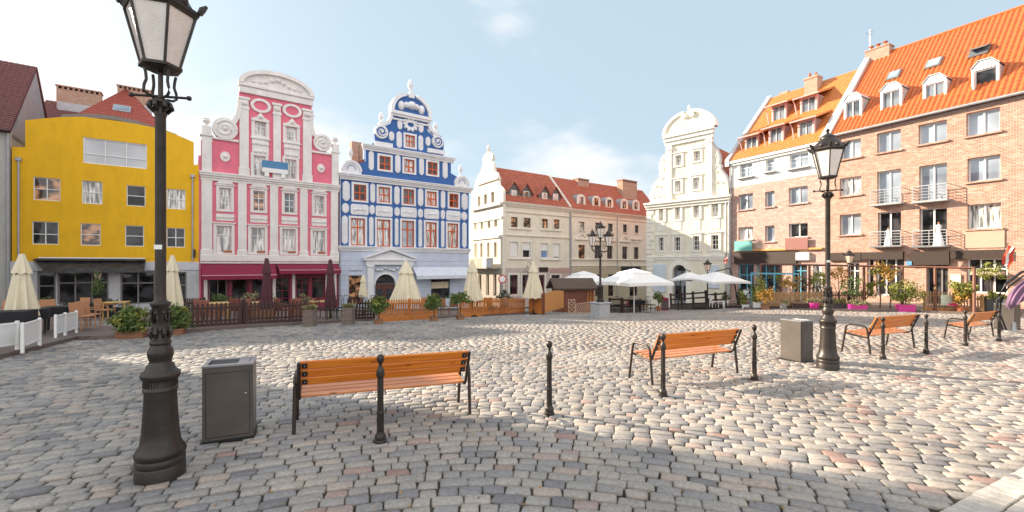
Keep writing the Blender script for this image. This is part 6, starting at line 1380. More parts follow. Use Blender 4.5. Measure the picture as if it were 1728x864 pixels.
def board_screen(label, A, B, h0, dip, group):
    d = B-A; ln = Vector((d.x, d.y)).length; t = thing('board_screen', label, 'screen', A, math.atan2(d.y, d.x), group); n = max(4, int(ln/.13)); c = MB()
    for i in range(n):
        x = (i+.5)*ln/n; q = 2*(x/ln)-1; hh = h0+dip*(1-q*q); c.box(x-ln/n*.46, x+ln/n*.46, -.02, 0, .1, hh, .004)
    c.build('boards', WOODO if dip > 0 else WOODF, t)
    for z in (.3, h0*.55, h0*.85): MB().box(0, ln, .001, .04, z-.03, z+.03).build('rail', WOODO, t)
    for x in (0, ln): MB().box(x-.05, x+.05, .0, .09, -.05, h0+.08, .01).build('post', WOODR, t)
p0, p1, p2 = gp(893, 530), gp(917, 531), gp(951, 528); kz = p1.y/F
board_screen('board screen with a dipped top left of the corner post', p0, p1, 37*kz, -.14, 'board screens by the kiosk'); board_screen('ochre board screen with an arched top beside the kiosk', p1, p2, 34*kz, .13, 'board screens by the kiosk')
PALEW = mat('pale_lath_wood', (.46, .33, .23), .7, var=.15)
def lattice(label, A, B, hgt, lean):
    d = B-A; ln = Vector((d.x, d.y)).length; t = thing('lattice_panel', label, 'lattice', A, math.atan2(d.y, d.x), 'lattice panels by the kiosk'); c = MB(); s = .24; w = .016
    import itertools
    n = int((ln+hgt)/s)
    for k in range(n+1):
        a = k*s
        for sg in (1, -1):
            x0_, z0_ = (a, 0) if a <= ln else (ln, a-ln); x1_, z1_ = (a-hgt, hgt) if a >= hgt else (0, a)
            if sg < 0: x0_, x1_ = ln-x0_, ln-x1_
            c.tube([(x0_, .012*sg, z0_), (x1_, .012*sg, z1_)], w, 4)
    o = c.build('laths', PALEW, t); o.rotation_euler = (lean, 0, 0)
    f = MB().box(-.03, 0, -.03, .03, 0, hgt).box(ln, ln+.03, -.03, .03, 0, hgt).box(-.03, ln+.03, -.03, .03, hgt, hgt+.03).box(-.03, ln+.03, -.03, .03, -.03, 0).build('frame', PALEW, t); f.rotation_euler = (lean, 0, 0)
lattice('tall narrow lattice panel leaning right of the board screen', gp(960, 530.5), gp(970, 530.5), 25*kz, R(-8)); lattice('low wide lattice panel in front of the kiosk', gp(972.5, 530), gp(999, 528.5), 17*kz, R(-4))
# ================================================================== plants and planters
def leaves(c, rad, n, size, seed, up=.3, hole=.25, stems=0, zmin=None):
    rr = random.Random(seed); mb = MB(); cl = []
    for _ in range(max(5, n//45)):
        while True:
            v = Vector((rr.uniform(-1, 1), rr.uniform(-1, 1), rr.uniform(-1, 1)))
            if .25 < v.length < 1: break
        cl.append((v, rr.uniform(.22, .45)))
    for _ in range(n):
        b, s = rr.choice(cl); v = b+Vector((rr.gauss(0, s*.6), rr.gauss(0, s*.6), rr.gauss(0, s*.6)))
        p = Vector((c[0]+v.x*rad[0], c[1]+v.y*rad[1], c[2]+v.z*rad[2]))
        if zmin is not None and p.z < zmin: p.z = zmin+rr.random()*.1
        a = Vector((rr.gauss(0, 1), rr.gauss(0, 1), rr.gauss(up, .7))).normalized(); q = a.orthogonal().normalized(); q.rotate(Matrix.Rotation(rr.uniform(0, 6.28), 3, a)); w = a.cross(q); s = size*rr.uniform(.6, 1.3)
        mb.add([p-q*s, p-w*s*.42+a*s*.1, p+q*s, p+w*s*.42+a*s*.1], [(0, 1, 2, 3)])
    return mb
def planter(name, label, loc, rz, cat, box, bm, fol, group=None, trunk=None, shape='box'):
    """box=(w,d,h); fol=list of (centre, radii, n, size, material)"""
    t = thing(name, label, cat, loc, rz, group); w, d, hh = box
    if shape == 'box': MB().box(-w/2, w/2, -d/2, d/2, -.02, hh, .012).box(-w/2-.015, w/2+.015, -d/2-.015, d/2+.015, hh-.05, hh+.004, .008).build('planter_box', bm, t)
    elif shape == 'cone': MB().add([(-w*.32, -d*.32, 0), (w*.32, -d*.32, 0), (w*.32, d*.32, 0), (-w*.32, d*.32, 0), (-w/2, -d/2, hh), (w/2, -d/2, hh), (w/2, d/2, hh), (-w/2, d/2, hh)], [(3, 2, 1, 0), (4, 5, 6, 7), (0, 1, 5, 4), (1, 2, 6, 5), (2, 3, 7, 6), (3, 0, 4, 7)]).build('planter_box', bm, t)
    else: MB().lathe([(w*.34, 0), (w*.36, .01), (w*.46, hh*.85), (w*.5, hh*.86), (w*.5, hh), (w*.44, hh), (w*.42, hh-.04)], 18).build('pot', bm, t, True)
    MB().box(-w*.36, w*.36, -d*.36, d*.36, hh-.03, hh+.008).build('soil', BARK, t)
    if trunk: MB().tube([(0, 0, hh-.03), (.02, .01, hh+trunk*.5), (0, 0, hh+trunk)], .03, 6, .018).build('stem', BARK, t)
    sd = int(abs(loc[0]*97+loc[1]*31)*10)
    for i, (c, r, n, s, m) in enumerate(fol): leaves((c[0], c[1], c[2]+hh), r, n, s, sd+i, zmin=hh-.05).build('foliage', m, t)
    return t
TB = mat('brown_plank_box', (.24, .11, .055), .7, var=.2)
def PX(x, y): p = gp(x, y); return p, p.y/F
p, k = PX(222, 570); planter('planted_trough', 'brown trough with a broad green shrub left of the near lamp', p, R(22), 'planter', (46*k*.8, .42, 12*k), TB, [((0, 0, 16*k), (26*k, 20*k, 22*k), 1500, .075, LEAF), ((0, -.1, 20*k), (24*k, 17*k, 20*k), 350, .06, LEAFY)], 'brown troughs with shrubs')
p, k = PX(297, 564); planter('planted_trough', 'brown trough with a green shrub behind the near lamp post', p, R(22), 'planter', (30*k*.8, .42, 10*k), TB, [((0, 0, 16*k), (20*k, 17*k, 22*k), 1100, .075, LEAF), ((0, -.1, 20*k), (18*k, 15*k, 18*k), 250, .06, LEAFY)], 'brown troughs with shrubs')
for x, y, s, lb in ((640, 546, 1, 'leafy shrub in a small wooden tub at the left end of the orange fence'), (733, 541, .9, 'leafy shrub in a small wooden tub at the right end of the first orange fence'), (777, 539, .9, 'leafy shrub in a small wooden tub at the start of the second orange fence')):
    p, k = PX(x, y); planter('potted_shrub', lb, (p.x, p.y-.1, p.z), R(25), 'planter', (.30, .30, 8*k), TB, [((0, 0, 24*k), (17*k*s, 14*k*s, 13*k*s), 750, .07, LEAF), ((0, 0, 27*k), (14*k*s, 12*k*s, 10*k*s), 160, .06, LEAFY)], 'leafy shrubs in wooden tubs', trunk=.5)
def grass_pot(x, y, lb):
    p, k = PX(x, y); t = planter('grass_pot', lb, p, 0, 'planter', (18*k*.95, 18*k*.95, 27*k), BRS, [], 'brick pots with dry grass')
    rr = random.Random(x); c = MB()
    for i in range(260):
        a = rr.uniform(0, 6.28); r = rr.uniform(0, 7*k); l = rr.uniform(6, 13)*k; q = rr.uniform(.3, 1.1); x_, y_ = r*math.cos(a), r*math.sin(a)
        dx, dy = math.cos(a)*l*q*.6, math.sin(a)*l*q*.6; wx, wy = -math.sin(a)*.012, math.cos(a)*.012; z = 26*k
        c.add([(x_-wx, y_-wy, z), (x_+wx, y_+wy, z), (x_+dx*.5+wx, y_+dy*.5+wy, z+l*.65), (x_+dx, y_+dy, z+l*.75)], [(0, 1, 2, 3)])
    c.build('foliage', GRASSP, t)
grass_pot(523, 550, 'brick pot of dry grass at the right end of the dark fence'); grass_pot(588, 547, 'brick pot of dry grass left of the wavy dark fence')
p = on(165, 22); planter('conifer', 'narrow dark conifer in a black pot before the yellow house', p, 0, 'plant', (.8, .8, .75), CLOTHB, [((0, 0, .25), (.30, .30, .4), 500, .05, LEAFD), ((0, 0, .75), (.21, .21, .5), 500, .05, LEAF), ((0, 0, 1.25), (.11, .11, .5), 300, .04, LEAF)], trunk=1.4)
for i, (x, d, lb) in enumerate(((68, 21, 'green shrub behind the large cream parasol'), (133, 22.5, 'low flower box below the cafe window, left'), (190, 22.5, 'low flower box below the cafe window, right'))):
    p = on(x, d); planter('flower_box', lb, p, R(36), 'planter', (1.1 if i else .5, .35, .5), CLOTHB, [((0, 0, .15), (.6 if i else .35, .25, .22 if i else .45), 320, .06, LEAFD if i else LEAF)], 'flower boxes at the cafe')
for i, (x, d) in enumerate(((365, 22.5), (425, 23), (442, 21), (510, 21.5))):
    p = on(x, d); planter('flower_box', ['window flower box behind the left table of the pink house', 'flower box between the maroon posts of the pink house', 'flower box beside the burgundy parasol', 'grassy flower box by the red double doors'][i], p, R(36), 'planter', (1.0, .35, .75), TB, [((0, 0, .15), (.5, .25, .3), 320, .06, GRASSP if i else LEAF)], 'flower boxes at the cafe')
# right-hand side
def rp(name, lb, x, y, wpx, hpx, bm, fol, shape='box', trunk=None, rz=-25, group=None, cat='planter', dd=None):
    p, k = PX(x, y); dd = dd or min(wpx*k*.8, .45)
    return planter(name, lb, p, R(rz), cat, (wpx*k*.85, dd, hpx*k), bm, [((c[0]*k, c[1]*k, c[2]*k), (r[0]*k, r[1]*k, r[2]*k), n, s, m) for c, r, n, s, m in fol], group, trunk, shape)
WP = mat('white_planter', (.72, .72, .72), .4, var=.03); GP_ = mat('grey_planter', (.28, .26, .25), .6); BP_ = mat('dark_planter', (.045, .042, .045), .5)
rp('topiary_pot', 'white tapered pot with a clipped round topiary ball', 1224, 520, 12, 13, WP, [((0, 0, 5), (6, 6, 5), 500, .05, LEAF)], 'cone', dd=.35)
rp('potted_bush', 'white flowering bush in a low white trough', 1258, 521, 12, 7, WP, [((0, 0, 14), (9, 8, 12), 350, .07, LEAFY), ((0, 0, 15), (8, 7, 10), 160, .06, FRW)])
rp('potted_bush', 'tall bright green bush in a white square planter', 1277, 521, 13, 11, WP, [((0, 0, 20), (11, 10, 22), 800, .07, LEAFY), ((3, 0, 16), (14, 10, 16), 300, .07, LEAF)], trunk=.7)
rp('potted_bush', 'dark ivy bush at the corner behind the white planters', 1250, 520, 10, 4, BP_, [((0, 2, 18), (9, 8, 14), 400, .08, LEAFD)])
rp('potted_bush', 'ochre bush in a brown box beside the white square planter', 1291, 522, 14, 8, TB, [((0, 0, 14), (12, 9, 14), 500, .07, LEAFO)])
rp('grey_pot', 'round grey pot with trailing grass before the bamboo fence', 1322, 522, 15, 10, GP_, [((0, 0, 2), (9, 7, 4), 260, .06, GRASSP)], 'pot', group='round grey pots')
rp('wooden_trough', 'long dark wooden trough before the bamboo fence', 1353, 522, 34, 10, WOODD, [((0, 0, 4), (15, 5, 3), 60, .05, LEAFD)])
rp('magenta_pot', 'magenta pot with grass just left of the right street lamp', 1374, 523, 17, 12, MAG, [((0, 0, 3), (10, 7, 4), 300, .06, GRASSP)], 'pot', group='magenta planters')
rp('grey_pot', 'brown pot with low plants right behind the right street lamp', 1414, 523, 24, 10, BP_, [((0, 0, 3), (12, 7, 5), 320, .06, GRASSP), ((0, 0, 5), (10, 7, 6), 120, .06, LEAFY)], 'box', group='round grey pots')
rp('magenta_pot', 'long magenta trough with dry grass right of the street lamp', 1447, 525, 28, 11, MAG, [((0, 0, 3), (17, 8, 5), 420, .07, GRASSP)], group='magenta planters')
rp('magenta_pot', 'magenta box with a bushy yellow-green shrub', 1528, 526, 27, 12, MAG, [((0, 0, 22), (22, 14, 20), 1100, .075, LEAFY), ((0, 0, 18), (18, 13, 16), 300, .075, LEAF)], group='magenta planters', trunk=.4)
rp('bamboo_pot', 'terracotta pot with tall ochre bamboo and red flowers', 1622, 529, 20, 12, TERRA, [((0, 0, 17), (10, 9, 15), 700, .09, LEAFO), ((4, 0, 30), (20, 12, 13), 800, .08, LEAFY), ((-8, -3, 4), (9, 6, 3), 140, .05, PINKF)], 'pot', trunk=.8)
rp('black_planter', 'tall black planter with light grass at the right', 1675, 530, 24, 27, BP_, [((0, 0, 4), (14, 9, 6), 500, .09, LEAFY)])
rp('grey_planter_wall', 'beige stone planter block behind the folded parasol', 1697, 527, 24, 24, mat('beige_block', (.42, .36, .28), .8), [((0, 0, 2), (10, 7, 3), 90, .06, LEAFY)])
for i, (x, d, hh, m, lb) in enumerate(((1333, 27, 1.6, LEAFO, 'ochre climbing plant on the left half of the pergola'), (1385, 27, 1.9, LEAFY, 'sparse climbing plant left of the lamp post on the pergola'), (1378, 30, 1.5, LEAF, 'dark climber on the brown pergola post'), (1415, 26.5, 1.9, LEAFO, 'ochre small tree behind the bamboo fence'), (1440, 25, 1.3, LEAF, 'green shrub behind the long magenta trough'), (1458, 26.5, 1.2, LEAFY, 'yellow shrub against the left shop window'), (1485, 25.5, 2.0, LEAFY, 'yellow shrub in the middle shop window'), (1502, 24.5, 2.2, LEAFO, 'tall thin ochre shrub beside the magenta box'), (1672, 23.0, 2.1, LEAFY, 'pale shrub in front of the right shop window'), (1316, 29, 1.7, LEAFY, 'yellow conifer among the cyan posts'))):
    p = on(x, d); t = thing('terrace_shrub', lb, 'plant', p, 0, 'shrubs on the brick house terrace'); MB().tube([(0, 0, 0), (.04, 0, hh*.5), (0, .03, hh)], .035, 6, .015).tube([(.02, 0, hh*.4), (.3, .1, hh*.9)], .018, 5).tube([(.02, 0, hh*.35), (-.3, 0, hh*.8)], .018, 5).build('stem', BARK, t)
    leaves((0, 0, hh), (.6, .5, .55), 420, .075, i*7+3).build('foliage', m, t)
# pergola frame of the brick terrace
PG = [(1283, 29.5, 446), (1318, 28.6, 446.5), (1366, 27.6, 447), (1458, 25.6, 449), (1523, 24.3, 450), (1578, 23.4, 451), (1644, 22.2, 452.5)]
p0 = on(PG[0][0], PG[0][1]); t = thing('pergola', 'slim brown timber pergola frame in front of the brick houses', 'pergola', p0, 0)
PGW = mat('red_brown_beam', (.19, .08, .05), .6, var=.15); tops = []
for x, d, y in PG:
    q = on(x, d); zt = H0-(y-HY)/F*d; tops.append(Vector((q.x, q.y, zt))-p0); v = q-p0
    MB().box(v.x-.05, v.x+.05, v.y-.05, v.y+.05, v.z-.05, tops[-1].z, .008).build('post', PGW, t)
for a, b in zip(tops, tops[1:]): MB().tube([a, b], .055, 4).build('beam', PGW, t)
p0 = on(1290, 27.0); fence('bamboo_fence', 'bamboo screen fence along the front of the brick house terrace', gp(1292, 521), gp(1404, 521.5), .95, BAMB, pk=.05, gap=.02, z0=.1, base=WOODD)
fence('bamboo_fence', 'bamboo screen fence between the lamp post and the shop window', gp(1404, 520.5), gp(1460, 522), .95, WOODR, pk=.05, gap=.02, z0=.1)
fence('slat_fence', 'bamboo slat fence with a pale board beside the entrance steps', gp(1560, 526.5), gp(1640, 529), .98, BAMB, pk=.05, gap=.055, z0=.15, base=WOODF)
A = gp(1578, 523); t = thing('notice_board', 'blank pale green notice board hung on the slat fence', 'board', gp(1581, 527.2)+Vector((0, -.22, .40)), R(-12)); MB().box(0, .52, -.02, .02, 0, .56, .01).build('board', mat('pale_green_board', (.62, .70, .56), .6, var=.03), t)
fence('slat_fence', 'short bamboo slat fence right of the bamboo pot', gp(1640, 529), gp(1658, 530), .85, BAMB, pk=.06, gap=.03, z0=.1, base=WOODR)
t = thing('glass_screen', 'turquoise framed glass screen at the left of the brick terrace', 'screen', on(1268, 29), R(-35)); q = t.location
for x in (0, 1.3, 2.6): MB().box(x-.04, x+.04, -.04, .04, 0, 2.3, .006).build('post', CYAN, t)
MB().box(0, 2.6, -.03, .03, 2.2, 2.3).build('rail', CYAN, t)
# wooden railing of the deck by the ivory house, and dark fence round the parasol terrace
def rail_fence(name, lb, A, B, hgt, n, m, boards=(.35, .7, 1.0), skirt=True):
    d = B-A; ln = Vector((d.x, d.y)).length; t = thing(name, lb, 'fence', A, math.atan2(d.y, d.x)); t.rotation_euler = (0, -math.atan2(B.z-A.z, ln), math.atan2(d.y, d.x))
    for i in range(n+1): MB().box(ln*i/n-.07, ln*i/n+.07, -.07, .07, 0, hgt*1.12, .01).build('post', m, t)
    for q in boards: MB().box(0, ln, -.03, .03, hgt*q-.07, hgt*q+.05).build('rail', m, t)
    if skirt: MB().box(0, ln, -.025, .025, -.1, hgt*.3).build('skirt_board', mat('grey_brown_boards', (.10, .08, .07), .8), t)
    return t
A, B = gp(1133, 522), gp(1193, 521); kz = A.y/F; rail_fence('timber_railing', 'dark timber post and rail fence before the ivory house door', A, B, 24*kz, 3, WOODD)
t = thing('notice_plate', 'small white notice on the skirting of the dark railing', 'sign', gp(1159, 520)+Vector((0, -.12, .05)), R(5)); MB().box(-.12, .12, -.01, .01, 0, .26).build('plate', FRW, t)
A, B = gp(1193, 521), gp(1226, 520); rail_fence('timber_railing', 'dark timber rail fence between the slim lamp and the topiary pot', A, B, 20*kz, 2, WOODD, (.6, 1.0))
A, B = gp(1030, 527), gp(1050, 527.5); rail_fence('wicker_fence', 'dark woven terrace fence left of the pink flowers', A, B, 22*A.y/F, 1, WOODD, (.5, 1.0)); A, B = gp(1050, 527.5), gp(1080, 526.5); rail_fence('wicker_fence', 'dark woven terrace fence between the pink flowers and the barrel', A, B, 21*A.y/F, 1, WOODD, (.5, 1.0))
for (a, b, lb) in (((1031, 526.5), (1049, 527), 'left'), ((1051, 527), (1079, 526), 'right')):
    A, B = gp(*a), gp(*b); d = B-A; ln = Vector((d.x, d.y)).length; t = thing('wrought_iron_grille', 'curly wrought iron grille on the %s woven fence by the parasol' % lb, 'grille', A+Vector((0, -.1, .1)), math.atan2(d.y, d.x), 'wrought iron grilles'); c = MB(); rr = random.Random(3)
    for i in range(8): c.tube([(ln*.08+ln*.84*rr.random()+.16*math.cos(u*.7), -.01, .4+.25*rr.random()*0+.18*math.sin(u*.7)+.1*(i % 3)) for u in range(10)] if 0 else [(ln*(.12+.76*i/7)+.14*math.cos(u*.7), -.01, .35+.12*(i % 2)+.16*math.sin(u*.7)) for u in range(10)], .012, 5)
    c.build('scrollwork', STEEL, t)
p, k = PX(1087, 525.5); t = thing('wooden_barrel', 'upright wooden barrel with iron hoops beside the parasol terrace', 'barrel', p, 0); hb_ = 20*k; rb_ = 7.4*k
MB().lathe([(rb_*.84, 0), (rb_*.95, hb_*.25), (rb_, hb_*.5), (rb_*.95, hb_*.75), (rb_*.84, hb_)], 20).build('staves', mat('barrel_oak', (.30, .20, .12), .7, var=.25), t, True)
for q in (.08, .3, .7, .92): MB().lathe([(rb_*(1-.16*(2*q-1)**2)+.008, hb_*q-.04), (rb_*(1-.16*(2*q-1)**2)+.008, hb_*q+.04)], 20).build('hoop', ZINC, t, True)
rp('potted_bush', 'green houseplant in a terracotta pot right of the barrel', 1111, 525, 9, 8, TERRA, [((0, 0, 13), (8, 7, 10), 420, .09, LEAF)], 'pot', trunk=.4, group=None)
p = on(1064, gp(1064, 526.5).y-.15); t = thing('flower_basket', 'magenta hanging basket on the woven terrace fence', 'flowers', (p.x, p.y, p.z+.55), 0); leaves((0, 0, .1), (.3, .2, .16), 260, .06, 5).build('petals', PINKF, t); MB().lathe([(.1, -.08), (.2, .06)], 12).build('basket', TERRA, t, True)
p = on(1122, gp(1122, 524).y); t = thing('menu_stand', 'red flowered stand with a dark chalkboard right of the terracotta pot', 'stand', p, R(5)); MB().box(-.3, .3, -.03, .03, 0, 1.0, .01).build('frame', MRN, t); MB().box(-.24, .24, -.036, -.031, .12, .75).build('chalkboard', mat('chalkboard', (.10, .09, .09), .8), t); leaves((0, 0, 1.0), (.35, .15, .14), 160, .06, 9).build('flowers', PINKF, t)
# ================================================================== chairs and tables
def mk_chair(m, label, group, style='wicker'):
    t = thing('cafe_chair', label, 'chair', (0, 0, 0), 0, group)
    MB().box(-.23, .23, -.23, .23, .42, .46, .01).build('seat', m, t)
    if style == 'iron':
        b = MB().tube([(-.2, .22, .44), (-.22, .27, .8), (-.12, .29, .98), (.12, .29, .98), (.22, .27, .8), (.2, .22, .44)], .014, 6)
        for q in (-.1, 0, .1): b.tube([(q, .23, .44), (q, .28, .96)], .008, 5)
        b.build('backrest', m, t, True)
    else: MB().at(0, .23, .46, 0, R(-8)).box(-.22, .22, -.012, .018, 0, .44, .01).build('backrest', m, t)
    for sx in (-1, 1):
        for sy in (-1, 1): MB().tube([(sx*.2, sy*.2, .42), (sx*.215, sy*.22, 0)], .018, 6).build('leg', m, t)
        if style == 'wicker': MB().tube([(sx*.22, -.2, .44), (sx*.23, -.18, .64), (sx*.22, .24, .66)], .016, 6).build('arm', m, t, True)
    return t
def mk_table(m, label, group, w=.75, cloth=None):
    t = thing('cafe_table', label, 'table', (0, 0, 0), 0, group)
    MB().box(-w/2, w/2, -w/2, w/2, .71, .745, .008).build('tabletop', m, t)
    for sx in (-1, 1):
        for sy in (-1, 1): MB().box(sx*w*.42-.025, sx*w*.42+.025, sy*w*.42-.025, sy*w*.42+.025, 0, .71).build('leg', m, t)
    if cloth: MB().box(-w/2-.01, w/2+.01, -w/2-.01, w/2+.01, .747, .755).box(-w/2-.012, w/2+.012, -w/2-.014, -w/2-.008, .45, .755).box(w/2+.008, w/2+.014, -w/2-.012, w/2+.012, .45, .755).box(-w/2-.014, -w/2-.008, -w/2-.012, w/2+.012, .45, .755).build('cloth', cloth, t)
    return t
CT = [  # px, depth, rotation, label, kind
    (140, 14.6, 80, 'tan wicker chair just behind the white screens', 'w'), (150, 15.3, 80, 'tan wicker chair right behind the one by the white screens', 'w'), (178, 17.8, 100, 'tan wicker chair left of the table by the broad shrub', 'w'), (84, 16.5, 60, 'tan wicker chair right of the large cream parasol', 'w'), (8, 15.5, 20, 'tan wicker chair left of the large cream parasol', 'w'), (133, 19, 0, 'tan wicker chair in front of the cafe window', 'w'),
    (345, 17.3, 100, 'reddish chair left of the yellow table behind the dark fence', 'r'), (385, 17.6, 260, 'reddish chair right of the yellow table behind the dark fence', 'r'), (352, 16.7, 180, 'reddish chair seen from behind at the left dark fence', 'r'), (422, 17.5, 180, 'reddish chair behind the fence left of the burgundy parasol', 'r'), (478, 18.5, 150, 'reddish chair right of the burgundy parasol', 'r'), (500, 19, 200, 'reddish chair near the double doors', 'r'),
    (570, 20.5, 10, 'black iron chair with a rounded back, left of the pair', 'i'), (579, 20.5, -10, 'black iron chair with a rounded back, right of the pair', 'i'), (608, 20.2, 20, 'black iron chair behind the wavy dark fence, left', 'i'), (624, 20.0, -15, 'black iron chair behind the wavy dark fence, right', 'i'), (545, 19.5, 90, 'black iron chair between the two grass pots', 'i'), (560, 18.6, 30, 'low black iron chair right of the first grass pot', 'i'),
    (717, 23.0, 20, 'tan chair left of the gap in the orange fences', 't'), (748, 23.0, 170, 'tan chair facing the gap in the orange fences', 't'), (766, 23.6, 190, 'tan chair right of the gap in the orange fences', 't'), (830, 24.5, 40, 'tan chair behind the second orange fence', 't'), (855, 25.0, 160, 'tan chair near the right end of the second orange fence', 't'),
    (1042, 30, 0, 'dark chair under the big white parasol, left', 'i'), (1098, 30, 120, 'dark chair behind the barrel', 'i'), (1060, 32, 200, 'dark chair under the middle of the big white parasol', 'i'), (1205, 31.5, 90, 'white chair behind the slim lamp post', 'x')]
pro = {}
defs = {'w': (WICK, 'wicker', 'wicker chairs on the left deck'), 'r': (mat('reddish_wood', (.26, .09, .06), .6, var=.2), 'wicker', 'reddish chairs before the pink house'), 'i': (IRONB, 'iron', 'black iron chairs'), 't': (mat('tan_wood', (.34, .16, .08), .6, var=.2), 'plain', 'tan chairs before the blue house'), 'x': (FRW, 'plain', None)}
for x, d, rz, lb, kd_ in CT:
    q = on(x, d); q.z += .1; m, st, gr = defs[kd_]
    if kd_ not in pro: o = mk_chair(m, lb, gr, st); pro[kd_] = o; o.location = q; o.rotation_euler = (0, 0, R(rz))
    else: dup(pro[kd_], q, R(rz), lb)
TT = [(20, 12.6, 'low table under a black cloth behind the white screens', CLOTHB, 30), (52, 13.6, 'black-clothed table at the foot of the large cream parasol', CLOTHB, 40), (104, 14.8, 'black-clothed table behind the far white screens', CLOTHB, 40), (196, 18.4, 'bare wooden table by the broad shrub', None, 30), (366, 17.4, 'yellow-topped table behind the left dark fence', None, 36), (436, 18, 'dark table left of the burgundy parasol', None, 36), (540, 20.3, 'pale table between the grass pots', None, 36), (733, 23.4, 'wooden table by the gap in the orange fences', None, 36), (808, 24.5, 'wooden table behind the second orange fence', None, 36), (1075, 30.5, 'dark table under the big white parasol', CLOTHB, 10)]
YT = mat('ochre_tabletop', (.48, .30, .10), .5, var=.1)
for x, d, lb, cl, rz in TT:
    o = mk_table(YT if 'yellow' in lb or cl is None else IRONB, lb, 'terrace tables', .8, cl); q = on(x, d); q.z += .1; o.location = q; o.rotation_euler = (0, 0, R(rz))
# ================================================================== signs, wall lamps, flag
p = on(848, 30.5); zz = H0-p.z-(471-HY)/F*30.5; t = thing('road_sign', 'round red and white no-entry-for-vehicles sign on a post', 'sign', p, R(-3)); MB().tube([(0, .03, 0), (0, .03, zz+.25)], .03, 8).build('post', ZINC, t, True)
d_ = MB().plate(arc(0, zz, .30, .30, 0, 350, 30), -.015, .0).build('disc', mat('sign_red', (.50, .05, .05), .5), t); MB().plate(arc(0, zz, .215, .215, 0, 350, 30), -.02, -.0151).build('disc_face', FRW, d_)
leaves((0, 0, 0), (.5, .4, .4), 300, .07, 8).build('x', LEAFD).name = 'tmp'; bpy.data.objects.remove(bpy.data.objects['tmp'])
p = on(850, 29.5); planter('potted_bush', 'dark green bush at the foot of the round road sign', p, 0, 'planter', (.5, .5, .5), TERRA, [((0, 0, .4), (.6, .5, .5), 450, .08, LEAFD)], None, None, 'pot')
def wall_lamp(x, y, d, lb, hoop=True):
    q = Vector(((x-CX)/F*d, d, H0-(y-HY)/F*d)); t = thing('wall_lamp', lb, 'wall lamp', q, R(35), 'wrought iron wall lamps'); 
    MB().tube([(0, .5, .1), (0, .1, .75), (-.0, -.25, .85), (0, -.35, .6), (0, -.3, .35)], .02, 6).tube([(-.22, -.3, .5), (-.28, -.3, .9), (-.2, -.3, 1.2), (0, -.3, 1.32), (.2, -.3, 1.2), (.28, -.3, .9), (.22, -.3, .5)], .02, 6).build('bracket', IRONB, t, True)
    e = bpy.data.objects.new('lantern', None); COL.objects.link(e); e.parent = t; e.location = (0, -.3, -.25); lantern(e, 0, .10, .20, .35, .7)
wall_lamp(890, 461, 51.2, 'wrought iron wall lamp left of the dark shop sign'); wall_lamp(1061, 460, 62.0, 'wrought iron hoop lamp over the black shop sign')
for i, (x, d, y0) in enumerate(((1697, 22.6, 417), (1226, 39.5, 434))):
    q = on(x, d); q = Vector((q.x, q.y, H0-(y0-HY)/F*d)); s = .62 if i == 0 else .34
    t = thing('flag', ['red and white flag hanging on the right brick wall', 'small red and white flag at the corner of the ivory house'][i], 'flag', q, R(-30), None)
    MB().tube([(0, .5, -.4), (0, -.3, .25)], .018, 6).build('flagpole', STEEL, t)
    for j, (m, x0, x1) in enumerate(((mat('flag_red', (.60, .06, .03), .8), 0, .14), (FRW, .14, .26), (mat('flag_red', 0), .26, .42))):
        vs = []; n = 8
        for k in range(n+1):
            z = .1-k*1.3*s/n*1.2
            for xx in (x0, x1): vs += [(xx*s*1.2-.03*k+.05*math.sin(k*.9+xx*9), .06*math.sin(k*.8+xx*14)-.2, z-xx*.5)]
        MB().add(vs, [(2*k, 2*k+1, 2*k+3, 2*k+2) for k in range(n)]).build('flag_stripe', m, t)
for x, d, yb, yt, lb in ((1499, 30.2, 415, 383, 'white wedding dress on a stand behind the left lower balcony rail'), (1584, 26.9, 415, 373, 'white wedding dress on a stand behind the right lower balcony rail')):
    z0 = H0-(yb-HY)/F*d; hh = (yb-yt)/F*d; k = hh/1.6; q = Vector(((x-CX)/F*d, d, z0)); t = thing('dress_form', lb, 'dress form', q, 0, 'wedding dresses at the balconies')
    MB().lathe([(r*k, z*k) for r, z in [(.30, 0), (.24, .35), (.15, .75), (.10, .95), (.13, 1.15), (.15, 1.3), (.09, 1.36)]], 16, .08, 8).build('dress', FRW, t, True); MB().lathe([(r*k, z*k) for r, z in [(.05, 1.36), (.045, 1.5), (.0, 1.56)]], 10).build('neck', WICK, t, True)
# ================================================================== the house off the left edge that shades the near paving
s_, p_ = SDIR, Vector((-SDIR.y*-1, -SDIR.x)); p_ = Vector((SDIR.y, -SDIR.x))
q0, pe = 30.0, 4.75; O_ = s_*q0+p_*(pe-14)
h = H('shade_house', 'plain cream townhouse out of frame to the left that shades the near paving', 'house', 0, 10, p_)
h.O = O_; h.d = p_.copy(); h.n = Vector((-p_.y, p_.x)); h.z0 = gz(O_.x, O_.y); h.root.location = (O_.x, O_.y, h.z0); h.root.rotation_euler = (0, 0, math.atan2(p_.y, p_.x))
h.holes = []
for i in range(4):
    for z in (.9, 4.0, 7.1): h.winl(1.2+3.3*i, 2.5+3.3*i, z, z+1.8, 2, (.4,), FRW, GDARK)
h.wall([(0, -1), (14, -1), (14, 10.5), (0, 10.5)], CREAM, body=(0, 14, 10, 10.48))
ZR = 16.9
h.part('gable_wall', MB().add([(13.98, .35, 10), (13.98, 9.9, 10), (13.98, 5, ZR-.3), (13.7, .35, 10), (13.7, 9.9, 10), (13.7, 5, ZR-.3)], [(0, 1, 2), (5, 4, 3), (0, 2, 5, 3), (1, 4, 5, 2), (0, 3, 4, 1)]), CREAM)
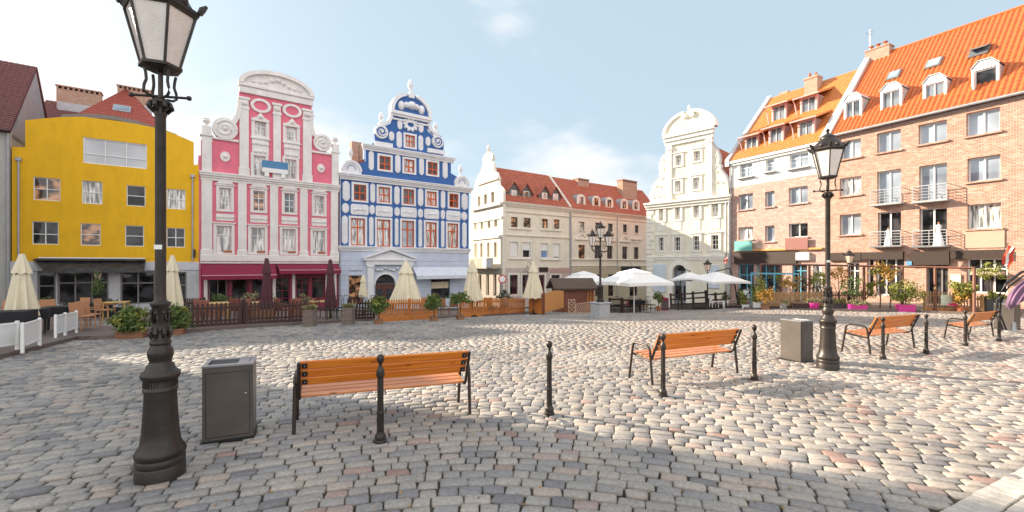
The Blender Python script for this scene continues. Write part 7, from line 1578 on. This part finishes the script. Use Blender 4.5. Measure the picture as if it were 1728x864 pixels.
h.part('roof', MB().tiles((0, -.3, 10.5), (14.05, -.3, 10.5), (14.05, 5, ZR), (0, 5, ZR), .4, .5).tiles((14.05, 10.3, 10.5), (0, 10.3, 10.5), (0, 5, ZR), (14.05, 5, ZR), .4, .5), RED)

o_ = RO+RD*(-13.6-10.5)
h = H('tall_house', 'tall grey townhouse out of frame to the left, beside the grey house', 'house', 0, 10, RD)
h.O = o_; h.d = RD.normalized(); h.n = Vector((-h.d.y, h.d.x)); h.z0 = gz(o_.x, o_.y); h.root.location = (o_.x, o_.y, h.z0); h.root.rotation_euler = (0, 0, math.atan2(h.d.y, h.d.x)); h.holes = []
for i in range(3):
    for z in (1, 4.2, 7.4): h.winl(1.2+3.2*i, 2.5+3.2*i, z, z+1.8, 2, (.4,), FRW, GDARK)
h.wall([(0, -1), (10.4, -1), (10.4, 11.4), (0, 11.4)], GREYW, body=(0, 10.4, 10, 11.38))
h.part('roof', MB().tiles((0, -.3, 11.4), (10.4, -.3, 11.4), (10.4, 5, 15.3), (0, 5, 15.3), .4, .5).tiles((10.4, 10.3, 11.4), (0, 10.3, 11.4), (0, 5, 15.3), (10.4, 5, 15.3), .4, .5), MAROON)
for u in (0.1, 10.3): h.part('gable_wall', MB().add([(u-.09, .4, 11), (u-.09, 9.8, 11), (u-.09, 5, 15.0), (u+.09, .4, 11), (u+.09, 9.8, 11), (u+.09, 5, 15.0)], [(0, 2, 1), (5, 3, 4), (0, 3, 5, 2), (1, 2, 5, 4), (0, 1, 4, 3)]), GREYW)

rr = random.Random(11); fl = MB()
for i in range(170):
    d = 2.6+rr.random()**1.6*12; px = rr.uniform(-20, 1748); q = on(px, d); a = rr.uniform(0, 6.28); s_ = rr.uniform(.012, .028)
    if kerb_side(q.x, q.y) > -.1: continue
    fl.at(q.x, q.y, q.z+.006, a, rr.gauss(0, .25), rr.gauss(0, .25)); fl.add([(-s_, 0, 0), (0, -s_*.5, .004), (s_, 0, .002), (0, s_*.5, .006)], [(0, 1, 2, 3)])
tag(fl.build('fallen_leaves', mat('dry_leaf', (.30, .17, .05), .8, var=.5, scale=3)), kind='stuff')
